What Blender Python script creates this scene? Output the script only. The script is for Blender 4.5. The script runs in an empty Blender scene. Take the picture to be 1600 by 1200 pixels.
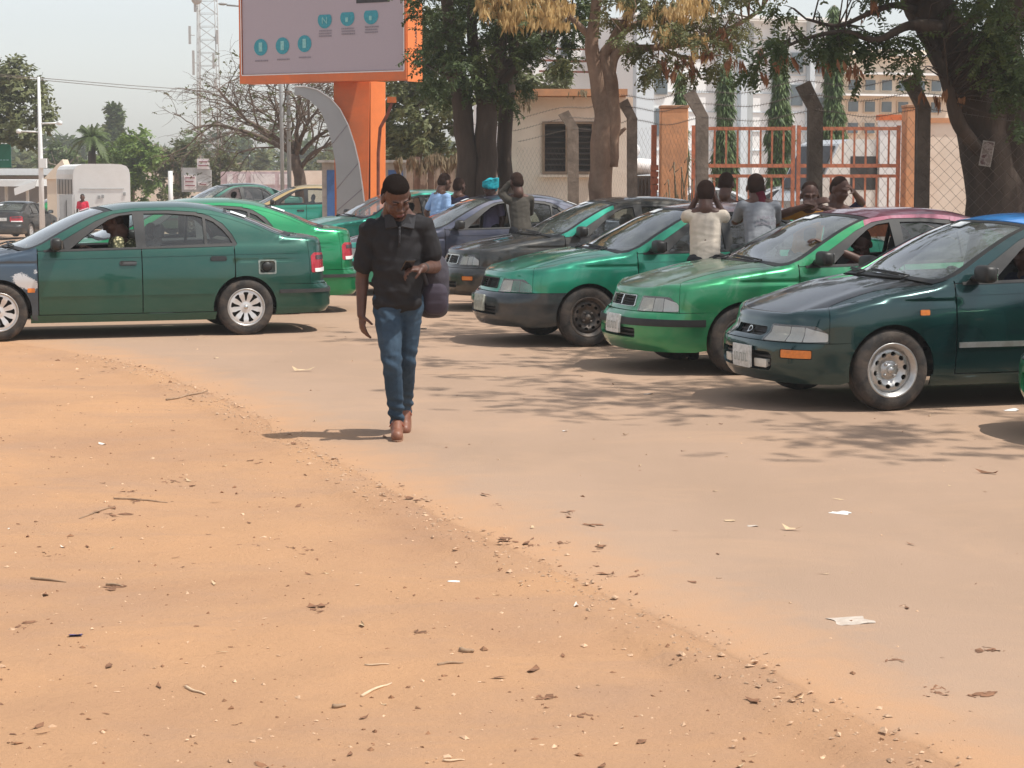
import bpy, math, random
import numpy as np
from mathutils import Vector, Matrix, noise
from mathutils.geometry import delaunay_2d_cdt
PI = math.pi
SC = bpy.context.scene
COL = SC.collection
# ------------------------------------------------------------------ camera, sky, sun, exposure
FPX = 3100.0; CAMZ = 1.75
PITCH = math.atan((600 - 268) / FPX)
cd = bpy.data.cameras.new('camera'); cam = bpy.data.objects.new('camera', cd); COL.objects.link(cam)
cam.location = (0, 0, CAMZ); cam.rotation_euler = (PI / 2 - PITCH, 0, 0)
cd.sensor_width = 36; cd.lens = FPX / 1600 * 36; cd.clip_start = 0.1; cd.clip_end = 3000
SC.camera = cam
SUN_EL = math.radians(63); SUN_AZ = math.radians(107)      # azimuth measured from +Y towards +X
world = bpy.data.worlds.new('World'); SC.world = world; world.use_nodes = True
wn = world.node_tree.nodes; wl = world.node_tree.links
bg = wn['Background']
sky = wn.new('ShaderNodeTexSky'); sky.sky_type = 'NISHITA'; sky.sun_disc = False
sky.sun_elevation = SUN_EL; sky.sun_rotation = SUN_AZ
sky.air_density = 1.0; sky.dust_density = 1.1; sky.ozone_density = 1.0
hs = wn.new('ShaderNodeHueSaturation'); hs.inputs['Saturation'].default_value = .35; hs.inputs['Value'].default_value = 1.0
wl.new(sky.outputs[0], hs.inputs['Color']); wl.new(hs.outputs[0], bg.inputs[0]); bg.inputs[1].default_value = 0.15
sd = bpy.data.lights.new('sun', 'SUN'); sd.energy = 4.0; sd.angle = math.radians(0.6); sd.color = (1.0, 0.955, 0.88)
sun = bpy.data.objects.new('sun', sd); COL.objects.link(sun)
sdir = Vector((math.sin(SUN_AZ) * math.cos(SUN_EL), math.cos(SUN_AZ) * math.cos(SUN_EL), math.sin(SUN_EL)))
sun.rotation_euler = sdir.to_track_quat('Z', 'Y').to_euler(); sun.location = (20, 0, 30)
SC.view_settings.view_transform = 'Standard'; SC.view_settings.look = 'None'
SC.view_settings.exposure = 0.24; SC.view_settings.gamma = 1.0; SC.view_settings.use_curve_mapping = False

# ------------------------------------------------------------------ projection helpers (photo pixels -> world)
cp, sp = math.cos(PITCH), math.sin(PITCH)
def ray(u, v):
    a = (u - 800) / FPX; b = (600 - v) / FPX
    return Vector((a, cp + b * sp, -sp + b * cp))
def gp(u, v, z=0.0):
    d = ray(u, v); t = (z - CAMZ) / d.z
    return Vector((d.x * t, d.y * t, z))
def at(u, v, Y):
    d = ray(u, v); t = Y / d.y
    return Vector((d.x * t, Y, CAMZ + d.z * t))

# ------------------------------------------------------------------ object helpers
def link(o, parent=None):
    COL.objects.link(o)
    if parent is not None: o.parent = parent
    return o
def tag(o, label=None, cat=None, group=None, kind=None):
    if label: o['label'] = label
    if cat: o['category'] = cat
    if group: o['group'] = group
    if kind: o['kind'] = kind
    return o
def empty(name, loc=(0, 0, 0), rz=0.0, label=None, cat=None, group=None):
    o = bpy.data.objects.new(name, None); o.location = loc; o.rotation_euler = (0, 0, rz)
    o.empty_display_size = 0.2
    COL.objects.link(o); tag(o, label, cat, group); return o
def fastmesh(name, V, Fc, smooth=False):
    """V (n,3) array; Fc (m,k) int array of equal-sized faces or a list of arrays"""
    me = bpy.data.meshes.new(name)
    if isinstance(Fc, np.ndarray): Fc = [Fc]
    Fc = [f for f in Fc if len(f)]
    V = np.asarray(V, dtype=np.float32)
    nl = sum(f.size for f in Fc); nf = sum(len(f) for f in Fc)
    me.vertices.add(len(V)); me.vertices.foreach_set('co', V.ravel())
    me.loops.add(nl); me.polygons.add(nf)
    me.loops.foreach_set('vertex_index', np.concatenate([f.ravel() for f in Fc]).astype(np.int32))
    tot = np.concatenate([np.full(len(f), f.shape[1]) for f in Fc]).astype(np.int32)
    st = np.concatenate([[0], np.cumsum(tot)[:-1]]).astype(np.int32)
    me.polygons.foreach_set('loop_start', st); me.polygons.foreach_set('loop_total', tot)
    me.polygons.foreach_set('use_smooth', np.full(nf, smooth))
    me.update(calc_edges=True); me.validate()
    return me
def obj(name, me, m=None, parent=None, loc=None, rz=None):
    o = bpy.data.objects.new(name, me)
    if m is not None and len(me.materials) == 0: me.materials.append(m)
    if loc is not None: o.location = loc
    if rz is not None: o.rotation_euler = (0, 0, rz)
    return link(o, parent)

class MB:
    """collects simple solids and links them as one mesh object"""
    def __init__(s): s.v = []; s.f = []; s.sm = []
    def add(s, V, Fs, smooth=False):
        b = len(s.v); s.v += [tuple(p) for p in V]
        for f in Fs: s.f.append(tuple(i + b for i in f)); s.sm.append(smooth)
        return s
    def box(s, c, d, rz=0.0, M=None, bev=0.0):
        x, y, z = d[0] / 2, d[1] / 2, d[2] / 2
        if bev > 0:
            b = min(bev, x * .9, y * .9, z * .9); V = []; idx = {}
            for sx in (-1, 1):
                for sy in (-1, 1):
                    for sz in (-1, 1):
                        for k, (ax, ay, az) in enumerate(((0, b, b), (b, 0, b), (b, b, 0))):
                            idx[(sx, sy, sz, k)] = len(V); V.append((sx * (x - ax), sy * (y - ay), sz * (z - az)))
            F = []
            for a in (-1, 1):
                F.append([idx[(a, p, q, 0)] for p, q in ((-1, -1), (1, -1), (1, 1), (-1, 1))])
                F.append([idx[(p, a, q, 1)] for p, q in ((-1, -1), (1, -1), (1, 1), (-1, 1))])
                F.append([idx[(p, q, a, 2)] for p, q in ((-1, -1), (1, -1), (1, 1), (-1, 1))])
                for c2 in (-1, 1):
                    F.append([idx[(a, c2, -1, 0)], idx[(a, c2, 1, 0)], idx[(a, c2, 1, 1)], idx[(a, c2, -1, 1)]])
                    F.append([idx[(a, -1, c2, 0)], idx[(a, 1, c2, 0)], idx[(a, 1, c2, 2)], idx[(a, -1, c2, 2)]])
                    F.append([idx[(-1, a, c2, 1)], idx[(1, a, c2, 1)], idx[(1, a, c2, 2)], idx[(-1, a, c2, 2)]])
                    for c3 in (-1, 1): F.append([idx[(a, c2, c3, k)] for k in range(3)])
            # fix winding
            F2 = []
            for f in F:
                P = [Vector(V[i]) for i in f]; n = (P[1] - P[0]).cross(P[2] - P[0]); cc = sum(P, Vector()) / len(P)
                F2.append(f if n.dot(cc) > 0 else f[::-1])
            F = F2
        else:
            V = [(-x, -y, -z), (x, -y, -z), (x, y, -z), (-x, y, -z), (-x, -y, z), (x, -y, z), (x, y, z), (-x, y, z)]
            F = [(0, 3, 2, 1), (4, 5, 6, 7), (0, 1, 5, 4), (1, 2, 6, 5), (2, 3, 7, 6), (3, 0, 4, 7)]
        T = Matrix.Translation(c) @ (M if M is not None else Matrix.Rotation(rz, 4, 'Z'))
        return s.add([T @ Vector(p) for p in V], F)
    def tube(s, pts, rad, n=8, smooth=True, cap=True):
        pts = [Vector(p) for p in pts]
        if not isinstance(rad, (list, tuple, np.ndarray)): rad = [rad] * len(pts)
        V = []; up = Vector((0, 0, 1)); prev = None
        for i, p in enumerate(pts):
            d = (pts[min(i + 1, len(pts) - 1)] - pts[max(i - 1, 0)])
            if d.length < 1e-9: d = Vector((0, 0, 1))
            d.normalize()
            if prev is None:
                a = d.cross(up)
                if a.length < 1e-3: a = d.cross(Vector((1, 0, 0)))
            else: a = prev - d * prev.dot(d)
            a.normalize(); prev = a; b = d.cross(a)
            for k in range(n):
                t = 2 * PI * k / n; V.append(p + (a * math.cos(t) + b * math.sin(t)) * rad[i])
        F = []
        for i in range(len(pts) - 1):
            for k in range(n):
                k2 = (k + 1) % n; F.append((i * n + k, i * n + k2, (i + 1) * n + k2, (i + 1) * n + k))
        if cap: F.append(tuple(range(n))[::-1]); F.append(tuple((len(pts) - 1) * n + k for k in range(n)))
        return s.add(V, F, smooth)
    def lathe(s, prof, axis='Y', n=32, c=(0, 0, 0), smooth=True, closed=False):
        V = []; c = Vector(c)
        for (r, h) in prof:
            for k in range(n):
                t = 2 * PI * k / n; a, b = r * math.cos(t), r * math.sin(t)
                V.append(c + (Vector((a, h, b)) if axis == 'Y' else Vector((a, b, h)) if axis == 'Z' else Vector((h, a, b))))
        F = []; m = len(prof)
        for i in range(m if closed else m - 1):
            j = (i + 1) % m
            for k in range(n):
                k2 = (k + 1) % n; F.append((i * n + k, i * n + k2, j * n + k2, j * n + k))
        return s.add(V, F, smooth)
    def ell(s, c, r, n=12, m=8, M=None):
        V = []; c = Vector(c)
        for i in range(m + 1):
            th = PI * i / m
            for k in range(n):
                ph = 2 * PI * k / n
                p = Vector((r[0] * math.sin(th) * math.cos(ph), r[1] * math.sin(th) * math.sin(ph), r[2] * math.cos(th)))
                V.append(c + ((M @ p) if M is not None else p))
        F = []
        for i in range(m):
            for k in range(n):
                k2 = (k + 1) % n; F.append((i * n + k, (i + 1) * n + k, (i + 1) * n + k2, i * n + k2))
        return s.add(V, F, True)
    def sell(s, c, r, e=.6, n=16, m=10):
        pw = lambda v: math.copysign(abs(v)**e, v); V = []; c = Vector(c)
        for i in range(m + 1):
            th = PI * i / m
            for k in range(n):
                ph = 2 * PI * k / n
                V.append(c + Vector((r[0] * pw(math.sin(th)) * pw(math.cos(ph)), r[1] * pw(math.sin(th)) * pw(math.sin(ph)), r[2] * pw(math.cos(th)))))
        F = []
        for i in range(m):
            for k in range(n):
                k2 = (k + 1) % n; F.append((i * n + k, (i + 1) * n + k, (i + 1) * n + k2, i * n + k2))
        return s.add(V, F, True)
    def poly(s, pts, d):
        """prism: polygon pts (3D) extruded by vector d"""
        n = len(pts); d = Vector(d); V = [Vector(p) for p in pts] + [Vector(p) + d for p in pts]
        F = [tuple(range(n))[::-1], tuple(range(n, 2 * n))] + [(i, (i + 1) % n, (i + 1) % n + n, i + n) for i in range(n)]
        nn = (V[1] - V[0]).cross(V[2] - V[1])
        if nn.dot(d) < 0: F = [f[::-1] for f in F]
        return s.add(V, F)
    def mesh(s, name):
        me = bpy.data.meshes.new(name); me.from_pydata(s.v, [], s.f)
        me.polygons.foreach_set('use_smooth', s.sm); me.update(); return me
    def build(s, name, m, parent=None, **k):
        return obj(name, s.mesh(name), m, parent, **k)

# ------------------------------------------------------------------ materials
MATS = {}
def nodes(name):
    m = bpy.data.materials.new(name); m.use_nodes = True
    nt = m.node_tree; return m, nt, nt.nodes, nt.links, nt.nodes['Principled BSDF']
def nz(nt, scale, detail=4, rough=.6, coord='Object', stretch=None, dist=0.0):
    N, L = nt.nodes, nt.links
    tc = N.new('ShaderNodeTexCoord'); t = N.new('ShaderNodeTexNoise')
    t.inputs['Scale'].default_value = scale; t.inputs['Detail'].default_value = detail; t.inputs['Roughness'].default_value = rough
    t.inputs['Distortion'].default_value = dist
    if stretch is not None:
        mp = N.new('ShaderNodeMapping'); mp.inputs['Scale'].default_value = stretch
        L.new(tc.outputs[coord], mp.inputs[0]); L.new(mp.outputs[0], t.inputs['Vector'])
    else: L.new(tc.outputs[coord], t.inputs['Vector'])
    return t.outputs['Fac']
def ramp(nt, fac, stops):
    r = nt.nodes.new('ShaderNodeValToRGB'); e = r.color_ramp.elements
    while len(e) < len(stops): e.new(0.5)
    for i, (p, c) in enumerate(stops):
        e[i].position = p; e[i].color = (*c, 1) if len(c) == 3 else c
    nt.links.new(fac, r.inputs[0]); return r.outputs[0]
def mix(nt, fac, a, b):
    m = nt.nodes.new('ShaderNodeMix'); m.data_type = 'RGBA'
    for sk, val in ((0, fac), (6, a), (7, b)):
        if isinstance(val, (int, float)): m.inputs[sk].default_value = val
        elif isinstance(val, tuple): m.inputs[sk].default_value = (*val, 1) if len(val) == 3 else val
        else: nt.links.new(val, m.inputs[sk])
    return m.outputs[2]
def bump(nt, h, strength, dist, bsdf):
    b = nt.nodes.new('ShaderNodeBump'); b.inputs['Strength'].default_value = strength; b.inputs['Distance'].default_value = dist
    nt.links.new(h, b.inputs['Height']); nt.links.new(b.outputs[0], bsdf.inputs['Normal'])
def mat(name, c, rough=.6, var=.25, scale=6.0, metal=0.0, bmp=0.0, bscale=None, dirt=None, dirtamt=0.5, dscale=3.0, spec=.5, coat=0.0, stretch=None, sub=None):
    """plain surface: noisy colour around c, optional dirt patches, optional bump"""
    if name in MATS: return MATS[name]
    m, nt, N, L, B = nodes(name)
    lo = tuple(max(0, x * (1 - var)) for x in c); hi = tuple(min(1, x * (1 + var)) for x in c)
    f = nz(nt, scale, 5, .62, stretch=stretch); col = ramp(nt, f, [(.3, lo), (.7, hi)])
    if dirt:
        f2 = nz(nt, dscale, 6, .7, dist=.4); k = ramp(nt, f2, [(.42, (0, 0, 0)), (.68, (dirtamt,) * 3)])
        col = mix(nt, k, col, dirt)
    L.new(col, B.inputs['Base Color'])
    B.inputs['Roughness'].default_value = rough; B.inputs['Metallic'].default_value = metal
    B.inputs['Specular IOR Level'].default_value = spec; B.inputs['Coat Weight'].default_value = coat; B.inputs['Coat Roughness'].default_value = .08
    if bmp: bump(nt, nz(nt, bscale or scale * 4, 5, .65, stretch=stretch), bmp, .02, B)
    MATS[name] = m; return m
DUST = (.42, .30, .20)
def paint(name, c, c2=None, worn=0.0, dust=.12, rough=.28, metal=.55, flake=None, wave=.5):
    """car paint: metallic base under a clear coat, wavy panels, dust film and chips"""
    if name in MATS: return MATS[name]
    m, nt, N, L, B = nodes(name)
    col = ramp(nt, nz(nt, 1.3, 3, .5), [(.35, c), (.7, c2 or tuple(x * 1.25 for x in c))])
    fine = nz(nt, 60, 3, .6)
    if worn > 0:
        k = ramp(nt, nz(nt, 2.6, 8, .75, dist=.8), [(.52, (0, 0, 0)), (.62, (worn,) * 3)])
        col = mix(nt, k, col, flake or (.30, .30, .28))
    d = ramp(nt, nz(nt, 3.2, 7, .7, stretch=(1, 1, 2.2)), [(.40, (dust * .04,) * 3), (.78, (min(1, dust * .55),) * 3)])
    col = mix(nt, d, col, DUST)
    L.new(col, B.inputs['Base Color'])
    mr = N.new('ShaderNodeMapRange'); L.new(d, mr.inputs[0]); mr.inputs[3].default_value = rough; mr.inputs[4].default_value = rough + .35
    L.new(mr.outputs[0], B.inputs['Roughness'])
    mr2 = N.new('ShaderNodeMapRange'); L.new(d, mr2.inputs[0]); mr2.inputs[3].default_value = .04; mr2.inputs[4].default_value = .45
    L.new(mr2.outputs[0], B.inputs['Coat Roughness'])
    B.inputs['Coat Weight'].default_value = .85; B.inputs['Coat IOR'].default_value = 1.5; B.inputs['Metallic'].default_value = metal
    bump(nt, nz(nt, 2.4, 2, .45), wave * .35, .02, B)
    MATS[name] = m; return m
def glassmat(name, tint=(.72, .8, .78), film=.12, filmc=(.45, .45, .42), rough=.02, ior=1.5):
    m = bpy.data.materials.new(name); m.use_nodes = True; nt = m.node_tree; N, L = nt.nodes, nt.links
    N.remove(N['Principled BSDF']); out = N['Material Output']
    fr = N.new('ShaderNodeFresnel'); fr.inputs[0].default_value = ior
    tr = N.new('ShaderNodeBsdfTransparent'); tr.inputs[0].default_value = (*tint, 1)
    gl = N.new('ShaderNodeBsdfGlossy'); gl.inputs[1].default_value = rough; gl.inputs[0].default_value = (1, 1, 1, 1)
    df = N.new('ShaderNodeBsdfDiffuse'); df.inputs[0].default_value = (*filmc, 1)
    m1 = N.new('ShaderNodeMixShader'); m2 = N.new('ShaderNodeMixShader')
    k = ramp(nt, nz(nt, 3.0, 6, .7), [(.3, (film * .5,) * 3), (.75, (film * 1.7,) * 3)])
    L.new(k, m1.inputs[0]); L.new(tr.outputs[0], m1.inputs[1]); L.new(df.outputs[0], m1.inputs[2])
    mu = N.new('ShaderNodeMath'); mu.operation = 'MULTIPLY'; mu.inputs[1].default_value = 1.6; mu.use_clamp = True
    L.new(fr.outputs[0], mu.inputs[0]); L.new(mu.outputs[0], m2.inputs[0]); L.new(m1.outputs[0], m2.inputs[1]); L.new(gl.outputs[0], m2.inputs[2])
    b = N.new('ShaderNodeBump'); b.inputs['Strength'].default_value = .12; b.inputs['Distance'].default_value = .01
    L.new(nz(nt, 1.7, 2, .4), b.inputs['Height']); L.new(b.outputs[0], gl.inputs['Normal'])
    L.new(m2.outputs[0], out.inputs[0]); MATS[name] = m; return m
# ------------------------------------------------------------------ CAR MODELLER
def cat1(xs, ys):
    """smooth 1D interpolant through knots (monotone cubic on a dense table)"""
    xs = np.array(xs, float); ys = np.array(ys, float)
    if xs[0] > xs[-1]: xs = xs[::-1]; ys = ys[::-1]
    h = np.diff(xs); dlt = np.diff(ys) / h; m = np.zeros_like(xs)
    m[0] = dlt[0]; m[-1] = dlt[-1]
    for i in range(1, len(xs) - 1):
        m[i] = 0 if dlt[i - 1] * dlt[i] <= 0 else 2 * dlt[i - 1] * dlt[i] / (dlt[i - 1] + dlt[i])
    X = np.linspace(xs[0], xs[-1], 600); k = np.clip(np.searchsorted(xs, X, side='right') - 1, 0, len(h) - 1)
    t = (X - xs[k]) / h[k]
    Y = (2 * t**3 - 3 * t**2 + 1) * ys[k] + (t**3 - 2 * t**2 + t) * h[k] * m[k] + (-2 * t**3 + 3 * t**2) * ys[k + 1] + (t**3 - t**2) * h[k] * m[k + 1]
    return lambda x: np.interp(x, X, Y)
def sstep(x, a, b):
    t = np.clip((x - a) / (b - a), 0, 1); return t * t * (3 - 2 * t)
def pip(P, poly):
    x, y = P[:, 0], P[:, 1]; c = np.zeros(len(P), bool); n = len(poly)
    for i in range(n):
        x1, y1 = poly[i]; x2, y2 = poly[(i + 1) % n]
        if y1 == y2: continue
        k = ((y1 > y) != (y2 > y)) & (x < (x2 - x1) * (y - y1) / (y2 - y1) + x1); c ^= k
    return c
def resamp(poly, step):
    out = []; n = len(poly)
    for i in range(n):
        a = np.array(poly[i], float); b = np.array(poly[(i + 1) % n], float)
        k = max(1, int(np.ceil(np.linalg.norm(b - a) / step)))
        for j in range(k): out.append(tuple(a + (b - a) * j / k))
    return out
def ptsegd(P, poly):
    """distance of points to polygon outline"""
    d = np.full(len(P), 1e9)
    A = np.array(poly); Bq = np.roll(A, -1, 0)
    for a, b in zip(A, Bq):
        ab = b - a; L2 = ab @ ab + 1e-12; t = np.clip(((P - a) @ ab) / L2, 0, 1)
        d = np.minimum(d, np.linalg.norm(P - (a + t[:, None] * ab), axis=1))
    return d
def circ(cx, cz, r, n=16, r2=None, a0=0.0):
    r2 = r2 or r
    return [(cx + r * math.cos(a0 + 2 * PI * k / n), cz + r2 * math.sin(a0 + 2 * PI * k / n)) for k in range(n)]
def rrect(x0, z0, x1, z1, r, n=3):
    r = min(r, abs(x1 - x0) / 2.01, abs(z1 - z0) / 2.01); P = []
    for cx, cz, a in ((x1 - r, z1 - r, 0), (x0 + r, z1 - r, 90), (x0 + r, z0 + r, 180), (x1 - r, z0 + r, 270)):
        for k in range(n + 1):
            t = math.radians(a + 90 * k / n); P.append((cx + r * math.cos(t), cz + r * math.sin(t)))
    return P
def rcorn(poly, r, n=3):
    """round the corners of a polygon"""
    out = []; m = len(poly)
    for i in range(m):
        p = np.array(poly[i], float); a = np.array(poly[i - 1], float); b = np.array(poly[(i + 1) % m], float)
        la, lb = np.linalg.norm(a - p), np.linalg.norm(b - p); rr = min(r, la * .45, lb * .45)
        s = p + (a - p) / la * rr; e = p + (b - p) / lb * rr
        for k in range(n + 1):
            t = k / n; q = (1 - t)**2 * s + 2 * t * (1 - t) * p + t * t * e; out.append(tuple(q))
    return out
def sheet(name, outer, holes, fmap, step=.06, thick=.012, lift=0.0, mirror=False, flange=True, scale=(1, 1)):
    """a curved sheet: the polygon (with holes) filled in its flat domain, then mapped onto the surface fmap"""
    outer = resamp(outer, step); holes = [resamp(h, step) for h in holes]
    A = np.array(outer); lo, hi = A.min(0), A.max(0)
    gx = np.arange(lo[0] + step * .5, hi[0], step * scale[0]); gz = np.arange(lo[1] + step * .5, hi[1], step * scale[1])
    G = np.array([(a, b) for a in gx for b in gz]).reshape(-1, 2)
    if len(G):
        k = pip(G, outer) & (ptsegd(G, outer) > step * .45 * min(scale))
        for h in holes:
            k &= ~pip(G, h)
            if k.any(): k &= ptsegd(G, h) > step * .45 * min(scale)
        G = G[k]
    verts = [Vector(p) for p in outer]; edges = [(i, (i + 1) % len(outer)) for i in range(len(outer))]
    for h in holes:
        b = len(verts); verts += [Vector(p) for p in h]; edges += [(b + i, b + (i + 1) % len(h)) for i in range(len(h))]
    verts += [Vector(p) for p in G]
    rv, re, rf, _, _, _ = delaunay_2d_cdt(verts, edges, [], 0, 1e-6)
    D = np.array([tuple(v) for v in rv]); T = np.array([f for f in rf if len(f) == 3])
    C = D[T].mean(1); k = pip(C, outer)
    for h in holes: k &= ~pip(C, h)
    T = T[k]
    a = D[T[:, 1]] - D[T[:, 0]]; b = D[T[:, 2]] - D[T[:, 0]]; cr = a[:, 0] * b[:, 1] - a[:, 1] * b[:, 0]
    T = T[np.abs(cr) > 1e-9]; cr = cr[np.abs(cr) > 1e-9]; T[cr < 0] = T[cr < 0][:, ::-1]
    used = np.unique(T); rem = np.full(len(D), -1); rem[used] = np.arange(len(used)); D = D[used]; T = rem[T]
    P = fmap(D); e = 2e-3
    nrm = np.cross(fmap(D + [e, 0]) - fmap(D - [e, 0]), fmap(D + [0, e]) - fmap(D - [0, e]))
    nrm /= np.linalg.norm(nrm, axis=1)[:, None] + 1e-12
    # outward: away from the car's core line
    core = P.copy(); core[:, 1] = 0; core[:, 0] *= .8; core[:, 2] = .55
    if ((P - core) * nrm).sum() < 0: nrm = -nrm
    fn = np.cross(P[T[:, 1]] - P[T[:, 0]], P[T[:, 2]] - P[T[:, 0]])
    if (fn * nrm[T[:, 0]]).sum() < 0: T = T[:, ::-1]
    P = P + nrm * lift
    E = {}
    for t in T:
        for i in range(3):
            p, q = int(t[i]), int(t[(i + 1) % 3])
            if (q, p) in E: del E[(q, p)]
            else: E[(p, q)] = 1
    n0 = len(P); faces = [tuple(map(int, t)) for t in T]
    LN = [tuple(nrm[i]) for t in T for i in t]
    if flange and thick > 0:
        bv = sorted({i for ed in E for i in ed}); mp = {v: n0 + j for j, v in enumerate(bv)}
        P = np.vstack([P, P[bv] - nrm[bv] * thick])
        for (p, q) in E:
            f = (q, p, mp[p], mp[q]); faces.append(f)
            c = np.cross(P[f[1]] - P[f[0]], P[f[2]] - P[f[0]]); c = c / (np.linalg.norm(c) + 1e-12)
            LN += [tuple(c)] * 4
    if mirror:
        P = P * [1, -1, 1]; F2 = []; L2 = []; i = 0
        for f in faces:
            F2.append(f[::-1]); seg = LN[i:i + len(f)][::-1]; L2 += [(x, -y, z) for x, y, z in seg]; i += len(f)
        faces, LN = F2, L2
    me = bpy.data.meshes.new(name); me.from_pydata([tuple(p) for p in P], [], faces)
    me.polygons.foreach_set('use_smooth', [True] * len(faces)); me.update()
    if len(me.loops) == len(LN): me.normals_split_custom_set(LN)
    return me

CARINA = dict(
    outline=[(2.265, 0), (2.25, .25), (2.18, .48), (2.04, .66), (1.82, .775), (1.55, .815), (1.29, .83), (.6, .8445), (0, .8475), (-.7, .842), (-1.29, .825), (-1.75, .80), (-2.07, .755), (-2.24, .61), (-2.31, .30), (-2.325, 0)],
    xa=1.29, xr=-1.29, ra=.338, za=.30,
    sprof=([.12, .19, .26, .40, .45, .60, .74, .86, .93, .99, 1.12, 1.34, 1.5], [.10, .05, .02, .004, .0, .0, .010, .032, .055, .082, .135, .245, .33]),
    fprof=([.12, .20, .27, .33, .44, .50, .53, .56, .62, .70, .80], [.16, .07, .015, .0, .0, .012, .04, .085, .105, .14, .19]),
    rprof=([.12, .22, .30, .40, .50, .53, .56, .70, .90, 1.0, 1.1], [.12, .06, .0, .0, .01, .03, .07, .075, .09, .11, .13]),
    hood=([.6, .95, 1.29, 1.6, 1.85, 2.02, 2.14, 2.3], [1.02, .992, .935, .875, .815, .765, .715, .64]), hcr=.065,
    deck=([-1.5, -1.8, -2.05, -2.2, -2.3], [1.115, 1.085, 1.065, 1.03, .99]), dcr=.05,
    edge=[(1.04, .925), (.86, .985), (.61, 1.125), (.277, 1.285), (.11, 1.335), (-.2, 1.365), (-.6, 1.372), (-.9, 1.345), (-1.1, 1.30), (-1.4, 1.195), (-1.62, 1.095), (-1.78, 1.04)],
    bow=([1.04, .6, .11, -.5, -1.05, -1.4, -1.78], [.17, .14, .10, 0, -.08, -.13, -.17]),
    crown=([1.04, .6, .11, -.3, -.9, -1.2, -1.78], [.035, .025, .035, .055, .055, .04, .03]),
    belt=([1.0, -1.3], [.918, .968]),
    aw=.11, rw=-1.08, rwb=-1.70, seamF=.885, seamB=-.19, seamR=-1.18, bumpz=.54,
    gf=[(.56, .935), (.41, 1.055), (.28, 1.155), (.14, 1.243), (.02, 1.287), (-.12, 1.303), (-.14, .955)],
    gr=[(-.24, .96), (-.24, 1.307), (-.5, 1.308), (-.78, 1.287), (-.865, 1.262), (-.865, .982)],
    gq=[(-.895, .984), (-.895, 1.25), (-.98, 1.215), (-1.07, 1.135), (-1.135, 1.05), (-1.165, .992)],
    blk=[(.80, .925), (.55, 1.075), (.27, 1.232), (.08, 1.305), (-.15, 1.336), (-.5, 1.341), (-.80, 1.322), (-.94, 1.282), (-1.08, 1.195), (-1.17, 1.08), (-1.215, .985), (-1.21, .965)],
    hl=dict(y0=.35, x1=1.90, z0=.545, z1=.675), grille=(.0, .30, .575, .675), front='carina', hseam=(.60, .70))
COROLLA = dict(CARINA, front='corolla',
    hood=([.6, .95, 1.29, 1.6, 1.85, 2.02, 2.14, 2.3], [1.02, .985, .915, .845, .775, .722, .675, .60]), hcr=.07,
    hl=dict(y0=.30, x1=1.845, z0=.505, z1=.625), grille=(.0, .27, .535, .60), bumpz=.50)
BOXY = dict(CARINA, front='boxy',
    hood=([.6, .95, 1.29, 1.6, 1.85, 2.02, 2.14, 2.3], [1.0, .975, .925, .87, .815, .78, .755, .71]), hcr=.05,
    hl=dict(y0=.38, x1=1.97, z0=.575, z1=.70), grille=(.0, .34, .59, .70))

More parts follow.
